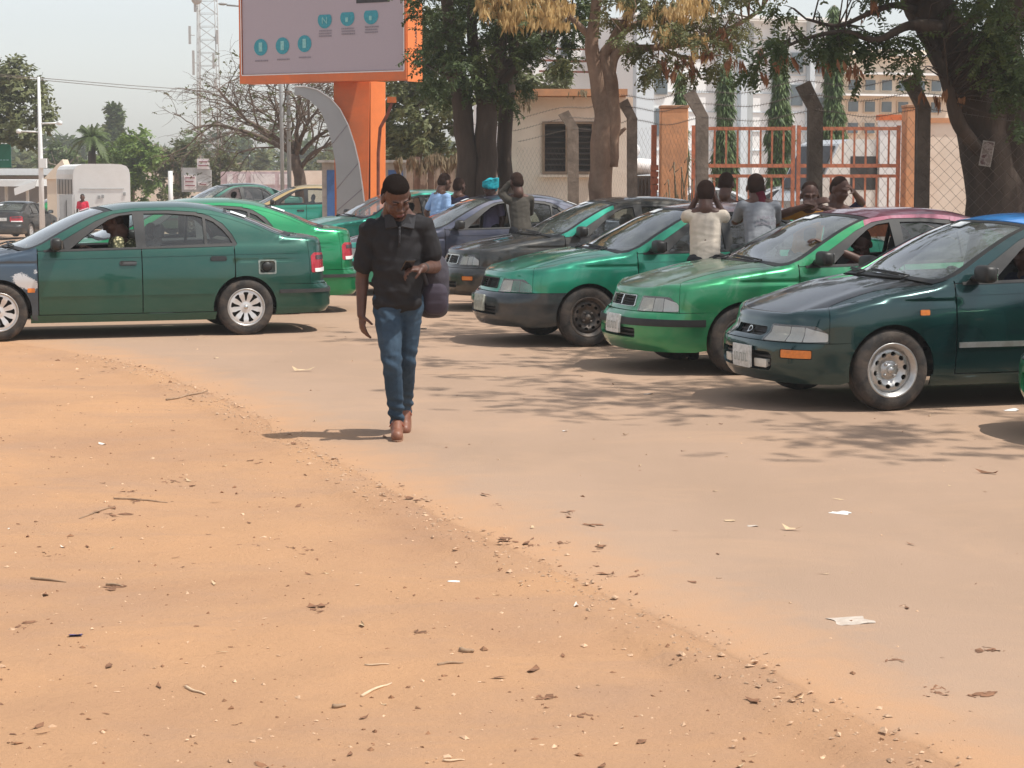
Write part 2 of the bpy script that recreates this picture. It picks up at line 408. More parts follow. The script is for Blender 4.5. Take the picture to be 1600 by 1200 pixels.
def variant(K, fs=1.0, cs=0.0, **kw):
    """shorter nose (fs) and cabin moved back (cs)"""
    f = lambda x: 1.29 + (x - 1.29) * fs if x > 1.29 else x
    g = lambda x: x - cs * float(sstep(np.array(x), -1.0, .5))
    D = dict(K); D['outline'] = [(f(x), y) for x, y in K['outline']]
    D['hood'] = ([g(f(x)) if x < 1.1 else f(x) for x in K['hood'][0]], K['hood'][1])
    for k in ('edge', 'gf', 'gr', 'gq', 'blk'): D[k] = [(g(x), z) for x, z in K[k]]
    for k in ('bow', 'crown'): D[k] = ([g(x) for x in K[k][0]], K[k][1])
    D['aw'] = g(K['aw']); D['seamF'] = g(K['seamF']); D['seamB'] = g(K['seamB']); D['hl'] = dict(K['hl'], x1=f(K['hl']['x1'])); D['fs'] = fs; D['cs'] = cs
    D.update(kw); return D
def make_kit(K, far=False):
    fs = K.get('fs', 1.0); cs = K.get('cs', 0.0); fx = lambda x: 1.29 + (x - 1.29) * fs; gx_ = lambda x: x - cs * float(sstep(np.array(x), -1.0, .5))
    kit = []                                            # (name, mesh, matkey, parentname)
    st = .10 if far else .06
    O = np.array(K['outline']); tt = np.linspace(0, 1, len(O)); 
    # smooth outline by catmull-rom
    P = []
    Oe = np.vstack([[O[1][0], -O[1][1]], O, [O[-2][0], -O[-2][1]]])
    for i in range(1, len(Oe) - 2):
        for t in np.linspace(0, 1, 24, endpoint=False):
            p0, p1, p2, p3 = Oe[i - 1], Oe[i], Oe[i + 1], Oe[i + 2]
            P.append(.5 * ((2 * p1) + (-p0 + p2) * t + (2 * p0 - 5 * p1 + 4 * p2 - p3) * t * t + (-p0 + 3 * p1 - 3 * p2 + p3) * t**3))
    P.append(O[-1]); P = np.array(P)
    q = np.concatenate([[0], np.cumsum(np.linalg.norm(np.diff(P, axis=0), axis=1))]); Q = q[-1]
    tg = np.gradient(P, q, axis=0); tg /= np.linalg.norm(tg, axis=1)[:, None]
    nr = np.stack([tg[:, 1], -tg[:, 0]], 1)             # candidate normal
    if (nr[len(nr) // 2][1] > 0): nr = -nr              # inward
    ker = np.ones(15) / 15
    for c in (0, 1):
        pad = np.concatenate([np.repeat(nr[0, c], 7), nr[:, c], np.repeat(nr[-1, c], 7)]); nr[:, c] = np.convolve(pad, ker, 'valid')
    nr[0] = (-1, 0); nr[-1] = (1, 0)
    Oq = lambda s: (np.interp(s, q, P[:, 0]), np.interp(s, q, P[:, 1]), np.interp(s, q, nr[:, 0]), np.interp(s, q, nr[:, 1]))
    qx = lambda x: np.interp(-np.asarray(x, float), -P[:, 0], q)
    half = len(P) // 2
    qyf = lambda y: np.interp(y, P[:half // 1, 1][:200], q[:200])
    def qyf(y):
        k = P[:, 0] > fx(1.75); return np.interp(y, P[k, 1], q[k])
    def qyr(y):
        k = P[:, 0] < -1.9; return np.interp(-np.asarray(y, float), -P[k, 1], q[k])
    sp_, fp_, rp_ = cat1(*K['sprof']), cat1(*K['fprof']), cat1(*K['rprof'])
    hz, dz = cat1(*K['hood']), cat1(*K['deck'])
    Hf = lambda x, y: hz(x) - K['hcr'] * np.abs(y / .78)**2.2 + .012 * np.exp(-((np.abs(y) - .52) / .09)**2)
    Hr = lambda x, y: dz(x) - K['dcr'] * np.abs(y / .78)**2.4
    E = np.array(K['edge']); ez = cat1(E[:, 0], E[:, 1])
    qF0, qF1 = qx(fx(2.0)), qx(fx(1.45)); qR0, qR1 = qx(-1.55), qx(-2.05)
    dE = lambda s: .125 + .05 * (1 - sstep(s, qF0, qF1)) + .02 * sstep(s, qR0, qR1)
    S = np.linspace(0, Q, 500); ox, oy, nx, ny = Oq(S); d = dE(S); ex, ey = ox + nx * d, oy + ny * d
    capF, capR = K['edge'][0][0], K['edge'][-1][0]
    ztF = np.where(ox > 0, Hf(ex, ey), Hr(ex, ey))
    cab_s = sstep(-ox, -(capF + .04), -(capF - .16)) * (1 - sstep(-ox, -(capR + .16), -(capR - .04)))
    zt_tab = ztF * (1 - cab_s) + (ez(np.clip(ox, capR, capF))) * cab_s
    zt = lambda s: np.interp(s, S, zt_tab)
    cab = lambda s: np.interp(s, S, cab_s)
    RS = .075
    def prof(s, z):
        wf = 1 - sstep(s, qyf(.55), qx(fx(1.80))); wr = sstep(s, qx(-2.0), qyr(.60))
        return fp_(z) * wf + sp_(z) * (1 - wf - wr) + rp_(z) * wr
    def B(D):
        sg = np.sign(D[:, 0]); sg[sg == 0] = 1; s = np.abs(D[:, 0]); z = D[:, 1]
        ox, oy, nx, ny = Oq(s); T = zt(s); c = cab(s); zs = T - RS
        u = np.clip((z - zs) / RS, 0, 1)
        zh = np.where(z > zs, zs + RS * np.sin(u * PI / 2), z)
        oh = np.where(z > zs, prof(s, zs) + (dE(s) - prof(s, zs)) * (1 - np.cos(u * PI / 2)), prof(s, z))
        oc = prof(s, z); zz = zh * (1 - c) + z * c; off = oh * (1 - c) + oc * c
        # soft crease along the flank
        off = off + .006 * np.exp(-((z - .80) / .012)**2) * (1 - sstep(np.abs(ox), 1.7, 2.0))
        return np.stack([ox + nx * off, sg * (oy + ny * off), zz], 1)
    def Bs(D):                                         # side, authored in (x, z)
        D2 = np.stack([qx(D[:, 0]), D[:, 1]], 1); return B(D2)
    yE = lambda x: B(np.stack([qx(x), ez(x)], 1))[:, 1]
    xt = np.linspace(capR, capF, 120); yt = yE(xt); yEf = lambda x: np.interp(x, xt, yt)
    bow, crown = cat1(*K['bow']), cat1(*K['crown'])
    def Tm(D):
        x, s = D[:, 0], np.clip(D[:, 1], -1, 1); m = 1 - s * s
        return np.stack([x + bow(x) * m, s * yEf(x), ez(x) + crown(x) * (1 - np.abs(s)**3.2)], 1)
    HfM = lambda D: np.stack([D[:, 0], D[:, 1], Hf(D[:, 0], D[:, 1])], 1)
    HrM = lambda D: np.stack([D[:, 0], D[:, 1], Hr(D[:, 0], D[:, 1])], 1)
    def Ecurve(a, b, n):
        s = np.linspace(a, b, n); ox, oy, nx, ny = Oq(s); d = dE(s); return np.stack([ox + nx * d, oy + ny * d], 1)
    both = lambda name, key, outer, holes, f, par=None, **k: [kit.append((name, sheet(name, outer, holes, f, mirror=mm, **k), key, par)) for mm in (False, True)]
    one = lambda name, key, outer, holes, f, par=None, **k: kit.append((name, sheet(name, outer, holes, f, **k), key, par))
    ra, za, xa, xr = K['ra'], K['za'], K['xa'], K['xr']
    def arc(xc, a0, a1, r=ra, n=14):
        return [(xc + r * math.cos(math.radians(a0 + (a1 - a0) * k / n)), za + r * math.sin(math.radians(a0 + (a1 - a0) * k / n))) for k in range(n + 1)]
    G = .005; SILL = .205; bz = K['bumpz']; belt = lambda x: np.interp(-x, [-K['belt'][0][0], -K['belt'][0][1]], K['belt'][1])
    ztx = lambda x: float(zt(qx(x)))
    sF, sB, sR = K['seamF'], K['seamB'], K['seamR']
    hl = K['hl']; xh = hl['x1']
    angb = math.degrees(math.asin((bz + .006 - za) / ra)); angs = math.degrees(math.asin((SILL - za) / ra))
    # --- front fender
    xt_ = np.linspace(sF + G, xh + .0, 14)
    top = [(float(x), ztx(x) - .001) for x in xt_]
    out = arc(xa, angb, 180 - angs, n=18) + [(sF + G, SILL)] + [(sF + G, .6)] + top + [(xh, bz + .006)]
    both('front_fender', 'fender', out, [], Bs, step=st, scale=(1, .4))
    qj = float(qx(xh)); Ej = Ecurve(qj, qj + 1e-4, 2)[0]; xj, yj = Ej[0], Ej[1] - .004; xcw = capF + .03
    seam_h = lambda x: yj - .03 * 0 + (.70 - yj) * (xj - x) / (xj - xcw)
    # fender crown strip on the hood plane
    es = Ecurve(qx(capF - .02), qj, 14)
    inner = [(x, float(seam_h(x)) - .05 * math.sin(PI * min(1, max(0, (xj - x) / (xj - xcw)))) + .004) for x in np.linspace(xj - .03, capF - .08, 9)]
    both('fender_top', 'fender', [tuple(p) for p in es] + inner, [], HfM, 'front_fender', step=st, thick=.0)
    # --- doors
    bl = lambda x: float(belt(x))
    both('front_door', 'body', [(sF - G, SILL + .06), (sF - G, bl(sF)), (gx_(.80), bl(.80) + .002), (sB + G, bl(sB)), (sB + G, SILL + .06)], [], Bs, step=st)
    th = math.degrees(math.acos((sR + .09 - xr) / ra)) if abs(sR + .09 - xr) < ra else 60
    arcd = arc(xr, 70, angs + 12, r=ra + .012, n=10)
    rear = [(sB - G, SILL + .06), (sB - G, bl(sB)), (sR + G, bl(sR)), (sR + G, .70)] + arcd
    rear = [p for p in rear if p[1] >= SILL + .05]
    both('rear_door', 'body', rear + [(arcd[-1][0], SILL + .06)] if arcd[-1][1] > SILL + .065 else rear, [], Bs, step=st)
    both('sill', 'body', [(sF, SILL + .052), (xr + ra * .93, SILL + .052), (xr + ra * .96, SILL - .03), (xa - ra * .96, SILL - .03), (xa - ra * .955, SILL + .052)], [], Bs, step=st)
    # --- quarter panel with the C pillar, sweeping up to the roof
    blk = K['blk']; i0 = min(i for i, p in enumerate(blk) if p[0] < -.6)
    bx = sorted(blk[:-1]); zsp = float(np.interp(-.82, [p[0] for p in bx], [p[1] for p in bx])); pill = [(-.82, zsp)] + [p for p in blk if p[0] < -.825]
    ed = [(x, float(ez(x)) - .001) for x in np.linspace(-.82, capR + .02, 14)]
    tailx = -2.0
    top = [(x, ztx(x) - .001) for x in np.linspace(capR - .02, tailx, 6)]
    out = [(sR - G, .71)] + [(sR - G, bl(sR) - .012)] + pill[::-1] + ed + top + [(tailx, bz + .006)] + arc(xr, 180 - angb, 72, r=ra, n=14) 
    holes = []
    quart = out
    for mm in (False, True):
        hs = [rrect(-1.62, .66, -1.44, .80, .02)] if (not mm and K.get('fuel')) else []
        kit.append(('quarter_panel', sheet('quarter_panel', quart, hs, Bs, mirror=mm, step=st, scale=(1, .5)), 'body', None))
    # --- roof edge, A pillar
    pa = [p for p in blk if p[0] > -.815] + [(-.82, zsp)]
    ed = [(x, float(ez(x)) - .001) for x in np.linspace(-.82, capF - .10, 18)]
    xs_ = K['aw'] + .05; zb_ = float(np.interp(xs_, [p[0] for p in bx], [p[1] for p in bx])); zt_s = float(ez(xs_)) - .001
    both('a_pillar', 'pillar', [(sF - G, .93), (gx_(.80), .931)] + [p for p in pa[1:] if p[0] > xs_ + .01] + [(xs_, zb_), (xs_, zt_s)] + [p for p in ed if p[0] > xs_ + .01] + [(sF - G, .945)], [], Bs, step=st)
    both('roof_rail', 'roof', [(xs_, zt_s), (xs_, zb_)] + [p for p in pa[1:] if p[0] < xs_ - .01] + [p for p in ed if p[0] < xs_ - .01], [], Bs, 'roof', step=st)
    xr_ = np.linspace(-.815, -1.52, 12); both('roof_rail', 'roof', [(x, float(ez(x)) - .002) for x in xr_] + [(x, float(ez(x)) - .045 + .02 * max(0, (-.9 - x))) for x in xr_[::-1]], [], Bs, 'roof', step=st, lift=.0025, thick=.002)
    # --- black frames round the side windows (behind everything), window openings left open
    both('window_frame', 'black', [(capF - .14, .90)] + [(gx_(.86), .955)] + pa[1:] + [p for p in blk if p[0] < -.825] + [(-1.22, .93)], [K['gf'], K['gr'], K['gq']], Bs, None, step=st, lift=-.004, thick=.03)
    # --- glass
    for nm, gl, key in (('front_side_window', 'gf', 'sideglass_f'), ('rear_side_window', 'gr', 'sideglass'), ('quarter_window', 'gq', 'sideglass')):
        both(nm, key, K[gl], [], Bs, step=st, lift=-.018, flange=False)
    # --- inner shell so that gaps read dark and nothing shows through
    ins = [(capF - .1, .90), (sF, .30)] + [(xr + ra + .02, .30)] + arc(xr, 0, 180, r=ra + .02) + [(-2.0, .35), (-2.0, .96), (-1.75, .96), (-1.2, .93)]
    both('inner_trim', 'trim', ins, [], Bs, step=.12, lift=-.05, flange=False)
    insf = [(sF + .02, .30), (sF + .02, .88)] + [(x, ztx(x) - .05) for x in np.linspace(sF + .05, fx(1.9), 8)] + [(fx(2.0), .60), (fx(2.0), .35)] + arc(xa, 0, 180, r=ra + .015)
    both('wheel_housing', 'black', insf, [], Bs, 'front_fender', step=.12, lift=-.03, flange=False)
    # --- bumpers
    aF = math.degrees(math.asin((.215 - za) / ra))
    def toq(pts): return [(float(qx(x)), z) for x, z in pts]
    qa = toq(arc(xa, angb, aF, n=6))                     # rear edge of the front bumper, top to bottom
    qb = float(qx(xh))
    half_top = [(float(qx(xh)), bz), (float(qyf(.45)), bz), (0, bz)]
    right = qa + [(float(qx(fx(1.75))), .20), (float(qyf(.5)), .20), (0, .20)]
    outl = right[::1]                                   # from arch top down to centre bottom
    full = outl + [(-a, z) for a, z in outl[::-1][1:]] + [(-a, z) for a, z in half_top[:2]] + [(0, bz)] + [(a, z) for a, z in half_top[:2][::-1]]
    fr = K['front']
    if fr == 'carina':
        hol = [rrect(-.42, .315, .42, .40, .02)]
    elif fr == 'corolla':
        hol = [rrect(-.44, .285, .44, .425, .05), rrect(.52, .385, .78, .455, .012), rrect(-.78, .385, -.52, .455, .012)]
    else:
        hol = [rrect(-.45, .30, .45, .38, .01), rrect(.55, .39, .72, .45, .01), rrect(-.72, .39, -.55, .45, .01)]
    one('front_bumper', 'fbumper', full, hol, B, step=st, thick=.04)
    if fr == 'carina':
        for sgn in (1,):
            e = float(qx(1.64)); one('bumper_strip', 'fstrip', [(-e, .425), (e, .425), (e, .485), (-e, .485)], [], B, 'front_bumper', step=st, lift=.012, thick=.012)
    one('lower_grille', 'black', rrect(-.48, .26, .48, .46, .02), [], B, 'front_bumper', step=.12, lift=-.07, flange=False)
    for zz in ((.34, .375) if fr != 'corolla' else (.335, .385)):
        one('grille_slat', 'trim', [(-.43, zz - .008), (.43, zz - .008), (.43, zz + .008), (-.43, zz + .008)], [], B, 'front_bumper', step=.08, lift=-.03, thick=.02)
    if fr == 'corolla':
        for sg in (1, -1):
            one('indicator', 'amber', rrect(min(.525 * sg, .775 * sg), .39, max(.525 * sg, .775 * sg), .45, .01), [], B, 'front_bumper', step=.06, lift=-.004)
            one('fog_lamp', 'reflector', rrect(min(.21 * sg, .37 * sg), .30, max(.21 * sg, .37 * sg), .365, .01), [], B, 'front_bumper', step=.06, lift=-.012, thick=.04)
    elif fr == 'boxy':
        for sg in (1, -1):
            one('indicator', 'amber', rrect(min(.555 * sg, .715 * sg), .395, max(.555 * sg, .715 * sg), .445, .01), [], B, 'front_bumper', step=.06, lift=-.004)
    # number plate
    pz = (.345, .50) if fr == 'carina' else ((.30, .455) if fr == 'corolla' else (.34, .48)); py = (-.06, .22) if fr != 'boxy' else (-.15, .15)
    one('number_plate', 'plate', rrect(py[0], pz[0], py[1], pz[1], .008), [], B, 'front_bumper', step=.1, lift=.035, thick=.02)
    for k in range(7):
        x0 = py[0] + .03 + (py[1] - py[0] - .06) * k / 7; w_ = (py[1] - py[0] - .06) / 7
        zc = (pz[0] + pz[1]) / 2 - .012; hh = .032
        st_k = [[(x0 + .004, zc - hh), (x0 + .011, zc - hh), (x0 + .011, zc + hh), (x0 + .004, zc + hh)]] + ([[(x0 + .012, zc + hh - .010), (x0 + w_ - .006, zc + hh - .010), (x0 + w_ - .006, zc + hh), (x0 + .012, zc + hh)]] if k % 2 else [[(x0 + .012, zc - hh), (x0 + w_ - .006, zc - hh), (x0 + w_ - .006, zc - hh + .010), (x0 + .012, zc - hh + .010)]])
        for sk_ in st_k: one('plate_stroke', 'plateink', sk_, [], B, 'number_plate' if False else 'front_bumper', step=.1, lift=.0365, flange=False)
    # nose panel between the lamps, with the grille opening
    g = K['grille']; qh = float(qyf(hl['y0']))
    zz = lambda s: float(zt(abs(s))) - .001
    tp = [(s, zz(s)) for s in np.linspace(-qb + .004, qb - .004, 41)]
    gh = float(qyf(g[1]))
    lampR = rcorn([(qh, hl['z0']), (qb - .0, hl['z0'] + .004), (qb - .01, hl['z0'] + .07), (qb - .10, hl['z1']), (qh + .02, hl['z1'])], .02)
    lampL = [(-a, z) for a, z in lampR][::-1]
    grh = rcorn([(-gh, g[2] + .01), (-gh + .02, g[2]), (gh - .02, g[2]), (gh, g[2] + .01), (gh - .01, g[3]), (-gh + .01, g[3])], .015)
    inset = lambda poly, k: [((np.mean([p[0] for p in poly]) + (a - np.mean([p[0] for p in poly])) * (1 - k)), (np.mean([p[1] for p in poly]) + (z - np.mean([p[1] for p in poly])) * (1 - 2.2 * k))) for a, z in poly]
    qe = qb - .004
    lampRc = [(min(a, qe - .006), z) for a, z in lampR]; lampLc = [(-a, z) for a, z in lampRc][::-1]
    nose = [(-qe, bz + .006), (qe, bz + .006)] + [p for p in tp[::-1] if abs(p[0]) <= qe + 1e-6]
    one('nose_panel', 'nose', nose, [lampRc, lampLc, grh], B, step=st * .8, thick=.03, scale=(1, .4))
    for sg, lp in ((1, lampRc), (-1, lampLc)):
        lo = min(p[0] for p in lp); hi = max(p[0] for p in lp)
        for a0, a1, key in ((0, .40, 'reflector'), (.40, .66, 'reflector2'), (.66, 1.0, 'lamp_end')):
            if sg < 0: a0, a1 = 1 - a1, 1 - a0
            xa0, xa1 = lo + (hi - lo) * a0 + .004, lo + (hi - lo) * a1 - .004
            sec = [(xa0, hl['z0'] + .012), (xa1, hl['z0'] + .012), (xa1, hl['z1'] - .010 - (.04 if a1 > .95 and sg > 0 else 0)), (xa0, hl['z1'] - .010 - (.04 if a0 < .05 and sg < 0 else 0))]
            one('lamp_reflector', key, rcorn(sec, .01), [], B, 'headlight', step=.04, lift=-.012, flange=False)
        one('headlight', 'lampglass', [(a, z) for a, z in lp], [], B, step=.05, lift=.003, flange=False)
        one('lamp_housing', 'black', inset(lp, -.02), [], B, 'headlight', step=.1, lift=-.03, flange=False)
    # grille
    one('grille', 'black', inset(grh, -.03), [], B, step=.1, lift=-.05, flange=False)
    if fr == 'corolla':
        bars = [(g[2] + g[3]) / 2]
    else: bars = list(np.linspace(g[2] + .018, g[3] - .014, 4))
    for zb in bars:
        one('grille_slat', 'trim', [(-gh + .012, zb - .0045), (gh - .012, zb - .0045), (gh - .012, zb + .0045), (-gh + .012, zb + .0045)], [], B, 'grille', step=.08, lift=-.022, thick=.02)
    if fr != 'corolla':
        ringo = inset(grh, .0); one('grille_surround', 'chrome', ringo, [inset(grh, .055)], B, 'grille', step=.06, lift=.008, thick=.025)
        one('grille_divider', 'chrome', [(-.012, g[2] + .01), (.012, g[2] + .01), (.014, g[3] - .008), (-.014, g[3] - .008)], [], B, 'grille', step=.06, lift=.006, thick=.03)
    else:
        one('badge', 'chrome', circ(0, (g[2] + g[3]) / 2, .035, 16, .026), [circ(0, (g[2] + g[3]) / 2, .024, 16, .017)], B, 'grille', step=.06, lift=.004, thick=.02)
    # --- hood
    fe = [tuple(p) for p in Ecurve(0, qj, 14)]
    side = [(x, float(seam_h(x)) - .05 * math.sin(PI * min(1, max(0, (xj - x) / (xj - xcw)))) - .004) for x in np.linspace(xj - .03, xcw, 10)]
    rearb = [(capF + .03 + .16 * (1 - (y / .7)**2), y) for y in np.linspace(.66, 0, 6)]
    hl_ = fe + side + rearb; hoodp = hl_ + [(x, -y) for x, y in hl_[::-1][1:-1]]
    one('hood', 'hood', hoodp, [], HfM, step=st)
    cw = [(x - .005, y) for x, y in [(capF + .03, .70)] + rearb]; cwp = cw + [(x, -y) for x, y in cw[::-1][1:]]
    w0 = [(capF - .01 + .16 * (1 - (y / .7)**2) - .04, y) for y in np.linspace(-.70, .70, 11)]
    one('cowl', 'black', cwp + w0, [], HfM, step=.08, lift=-.012)
    # --- trunk lid / deck
    re_ = [tuple(p) for p in Ecurve(qx(-1.80), Q, 18)]
    fb = [(-1.86 - .10 * (1 - (y / .7)**2), y) for y in np.linspace(0, .60, 6)]
    dk = [(x, y) for x, y in re_]; dks = fb + [p for p in dk if p[0] < -1.84]
    dkp = dks + [(x, -y) for x, y in dks[::-1][1:-1]]
    one('trunk_lid', 'trunk', dkp, [], HrM, step=st)
    dfill = [(-1.70 - .10 * (1 - (y / .7)**2), y) for y in np.linspace(-.68, .68, 9)] + [(-1.9, .66), (-1.97, .3), (-1.97, -.3), (-1.9, -.66)]
    one('rear_shelf_panel', 'body', dfill, [], HrM, step=.1, lift=-.012)
    # rear face
    qt = float(qx(tailx)) + .004
    nb = [(s, float(zt(s)) - .001) for s in np.linspace(qt, Q, 14)]
    tl0, tl1 = float(qyr(.34)), float(qx(-2.02))
    tail = rcorn([(tl1, .66), (tl1, .84), (tl1 + .05, .875), (tl0, .86), (tl0, .68)], .02)
    face = [(qt, bz + .006)] + nb + [(Q, bz + .006)]
    qc = Q
    Bc = lambda D: (lambda D2: B(D2) * np.stack([np.ones(len(D)), np.where(D[:, 0] > Q, -1, 1), np.ones(len(D))], 1))(np.stack([np.where(D[:, 0] > Q, 2 * Q - D[:, 0], D[:, 0]), D[:, 1]], 1))
    facef = [(qt, bz + .006)] + nb + [(2 * Q - a, z) for a, z in nb[::-1][1:]] + [(2 * Q - qt, bz + .006)]
    tm = [(2 * Q - a, z) for a, z in tail][::-1]
    plate_h = rrect(Q - .26, .60, Q + .26, .74, .02)
    one('rear_panel', 'trunk', facef, [tail, tm], Bc, step=st, thick=.03, scale=(1, .5))
    for tp_ in (tail, tm):
        one('taillight', 'red', tp_, [], Bc, step=.05, lift=.004, thick=.03)
        lo, hi = min(p[0] for p in tp_), max(p[0] for p in tp_)
        one('reversing_lamp', 'lamp_end', rrect(lo + (hi - lo) * .08, .665, hi - (hi - lo) * .08, .705, .008), [], Bc, 'taillight', step=.06, lift=.010, thick=.01)
        one('dark_lens', 'smoke', rrect(lo + (hi - lo) * .12, .80, hi - (hi - lo) * .12, .845, .008), [], Bc, 'taillight', step=.06, lift=.008, thick=.01)
    one('rear_number_plate', 'plate', rrect(Q - .22, .70, Q + .22, .82, .01), [], Bc, 'rear_panel', step=.1, lift=.012)
    aR = arc(xr, 180 - angb, 180 - aF, n=6); qr_ = toq(aR)
    rb = qr_ + [(float(qx(-1.75)), .22), (float(qyr(.5)), .235), (Q, .235)]
    rbf = rb + [(2 * Q - a, z) for a, z in rb[::-1][1:]] + [(2 * Q - float(qx(-1.9)), bz), (Q, bz), (float(qx(-1.9)), bz)]
    one('rear_bumper', 'rbumper', rbf, [], Bc, step=st, thick=.04)
    one('rear_bumper_strip', 'trim', [(float(qx(-1.66)), .445), (2 * Q - float(qx(-1.66)), .445), (2 * Q - float(qx(-1.66)), .485), (float(qx(-1.66)), .485)], [], Bc, 'rear_bumper', step=st, lift=.010)
    # --- roof, windscreen, rear screen
    aw, rw, rwb = K['aw'], K['rw'], K['rwb']
    one('roof', 'roof', [(aw - .03, -1), (aw - .03, 1), (rw, 1), (rw, -1)], [], Tm, step=st)
    one('windscreen_surround', 'black', [(capF - .01, -1), (capF - .01, 1), (aw - .02, 1), (aw - .02, -1)], [rrect(aw + .035, -.925, capF - .07, .925, .05)], Tm, 'windscreen', step=st, lift=-.004)
    one('windscreen', 'windscreen', rrect(aw + .03, -.93, capF - .065, .93, .05), [], Tm, step=st, lift=-.008, flange=False)
    one('rear_screen_surround', 'black', [(rw + .0, -.93), (rw, .93), (rwb - .05, .93), (rwb - .05, -.93)], [rrect(rwb + .02, -.84, rw - .03, .84, .06)], Tm, 'rear_screen', step=st, lift=-.005)
    both('rear_pillar_top', 'roof', [(rw - .001, .93), (rw - .001, 1), (capR, 1), (capR, .93)], [], Tm, 'quarter_panel', step=st, thick=.0)
    one('rear_screen', 'windscreen', rrect(rwb + .015, -.85, rw - .025, .85, .06), [], Tm, step=st, lift=-.009, flange=False)
    one('headliner', 'headliner', [(aw - .05, -.93), (aw - .05, .93), (rw + .03, .93), (rw + .03, -.93)], [], Tm, 'roof', step=.15, lift=-.035, flange=False)
    # --- small exterior parts
    both('rub_strip', 'strip', [(sF - .02, .455), (sB + .012, .455), (sB + .012, .495), (sF - .02, .495)], [], Bs, 'front_door', step=st, lift=.008)
    xe = xr + math.sqrt(max(0, (ra + .03)**2 - (.475 - za)**2)) + .01
    both('rub_strip', 'strip', [(sB - .012, .455), (xe, .455), (xe, .495), (sB - .012, .495)], [], Bs, 'rear_door', step=st, lift=.008)
    both('door_handle', 'black', rrect(sB + .055, .765, sB + .235, .815, .02), [], Bs, 'front_door', step=.05, lift=.014, thick=.016)
    both('door_handle', 'black', rrect(sR + .09, .80, sR + .265, .85, .02), [], Bs, 'rear_door', step=.05, lift=.014, thick=.016)
    both('side_indicator', 'amber', rrect(.92 if fr != 'corolla' else 1.0, .50 if fr == 'carina' else .70, (.92 if fr != 'corolla' else 1.0) + .075, .545 if fr == 'carina' else .74, .008), [], Bs, 'front_fender', step=.05, lift=.010)
    both('window_seal', 'black', [(gx_(.82), bl(.8) - .008), (sR + .01, bl(sR) - .01), (sR + .01, bl(sR) + .012), (gx_(.82), bl(.8) + .014)], [], Bs, 'window_frame', step=.08, lift=.004)
    if K.get('fuel'):
        m = MB(); c = Bs(np.array([[-1.53, .73]]))[0]
        m.box((c[0], c[1] - .055, c[2]), (.20, .02, .16)); kit.append(('fuel_recess', m.mesh('fuel_recess'), 'primer', 'quarter_panel'))
        m = MB(); m.lathe([(.001, .0), (.05, .0), (.055, -.012), (.055, -.04)], 'Y', 20, (c[0], c[1] - .012, c[2])); kit.append(('fuel_filler', m.mesh('fuel_filler'), 'black', 'quarter_panel'))
        one('fuel_rim', 'primer', rrect(-1.628, .652, -1.432, .808, .02), [rrect(-1.612, .668, -1.448, .792, .02)], Bs, 'quarter_panel', step=.05, lift=.004)
    for a0, a1, par in ((sF - .012, sB + .012, 'front_door'), (sB - .012, sR + .012, 'rear_door'), (sR - .012, -1.88, 'quarter_panel')):
        c0, c1 = [.835 + .030 * (1.0 - a) / 2.2 - .05 * max(0, a - 1.0) for a in (a0, a1)]
        both('body_crease', 'fender' if par == 'front_fender' else 'body', [(a0, c0), (a1, c1), (a1, c1 + .012), (a0, c0 + .012)], [], Bs, par, step=st, lift=.0045, thick=.006)
    # mirrors
    for sg in (1, -1):
        m = MB(); y = float(Bs(np.array([[gx_(.72), .95]]))[0][1]) + .01; mx = gx_(.70)
        m.poly([(mx + .07, sg * (y - .02), .925), (mx - .10, sg * (y - .02), .935), (mx - .08, sg * (y - .02), 1.03)], (0, sg * .012, .004))
        m.box((mx + .01, sg * (y + .02), .965), (.08, .08, .045), bev=.015)
        m.sell((mx, sg * (y + .12), 1.0), (.055, .105, .066), .55, 20, 12)
        kit.append(('door_mirror', m.mesh('door_mirror'), 'mirror', None))
        m = MB(); m.box((mx - .054, sg * (y + .12), 1.0), (.006, .16, .09), bev=.002); kit.append(('mirror_glass', m.mesh('mirror_glass'), 'chrome', 'door_mirror'))
    # wipers
    for y0, y1 in ((.50, -.05), (-.06, -.58)):
        pts = []
        for k in range(6):
            t = k / 5; y = y0 + (y1 - y0) * t; s = y / .74; xx = capF - .03 - .055 * t
            p = Tm(np.array([[xx, s]]))[0]; pts.append((p[0], p[1], p[2] + .018))
        m = MB(); m.tube(pts, .008, 5); m.tube([pts[0], (pts[0][0] + .07, pts[0][1], pts[0][2] - .02)], .011, 5); m.tube([(p[0] + .012, p[1], p[2] - .009) for p in pts[1:]], .005, 4)
        kit.append(('wiper', m.mesh('wiper'), 'black', 'windscreen'))
    # --- floor, firewall, dashboard, seats, steering wheel
    m = MB(); m.box((-.1, 0, .26), (3.3, 1.40, .05)); m.box((1.60, 0, .33), (.44, 1.04, .2)); m.box((-1.95, 0, .36), (.36, 1.2, .18)); m.box((0, 0, .22), (3.9, .5, .06))
    m.tube([(-.6, -.35, .19), (-2.1, -.38, .2), (-2.33, -.38, .23)], .03, 8)
    kit.append(('underbody', m.mesh('underbody'), 'under', None))
    for xx in (xa, xr):
        m = MB(); m.tube([(xx, -.7, .29), (xx, .7, .29)], .035, 8)
        for sg in (-1, 1): m.lathe([(.12, 0), (.12, .10)], 'Y', 16, (xx, sg * .62 - .05, .30))
        m.box((xx, 0, .30), (.30, .35, .18), bev=.04)
        for sg in (1, -1): m.box((xx, sg * .5, .5), (.74, .03, .46))
        kit.append(('axle', m.mesh('axle'), 'under', None))
    m = MB(); m.box((.76, 0, .84), (.34, 1.36, .16), bev=.05); m.box((.98, 0, .62), (.03, 1.36, .6)); m.box((.62, .0, .72), (.22, 1.34, .2), bev=.04); m.box((.70, .37, .935), (.2, .34, .07), bev=.03)
    kit.append(('dashboard', m.mesh('dashboard'), 'trim', None))
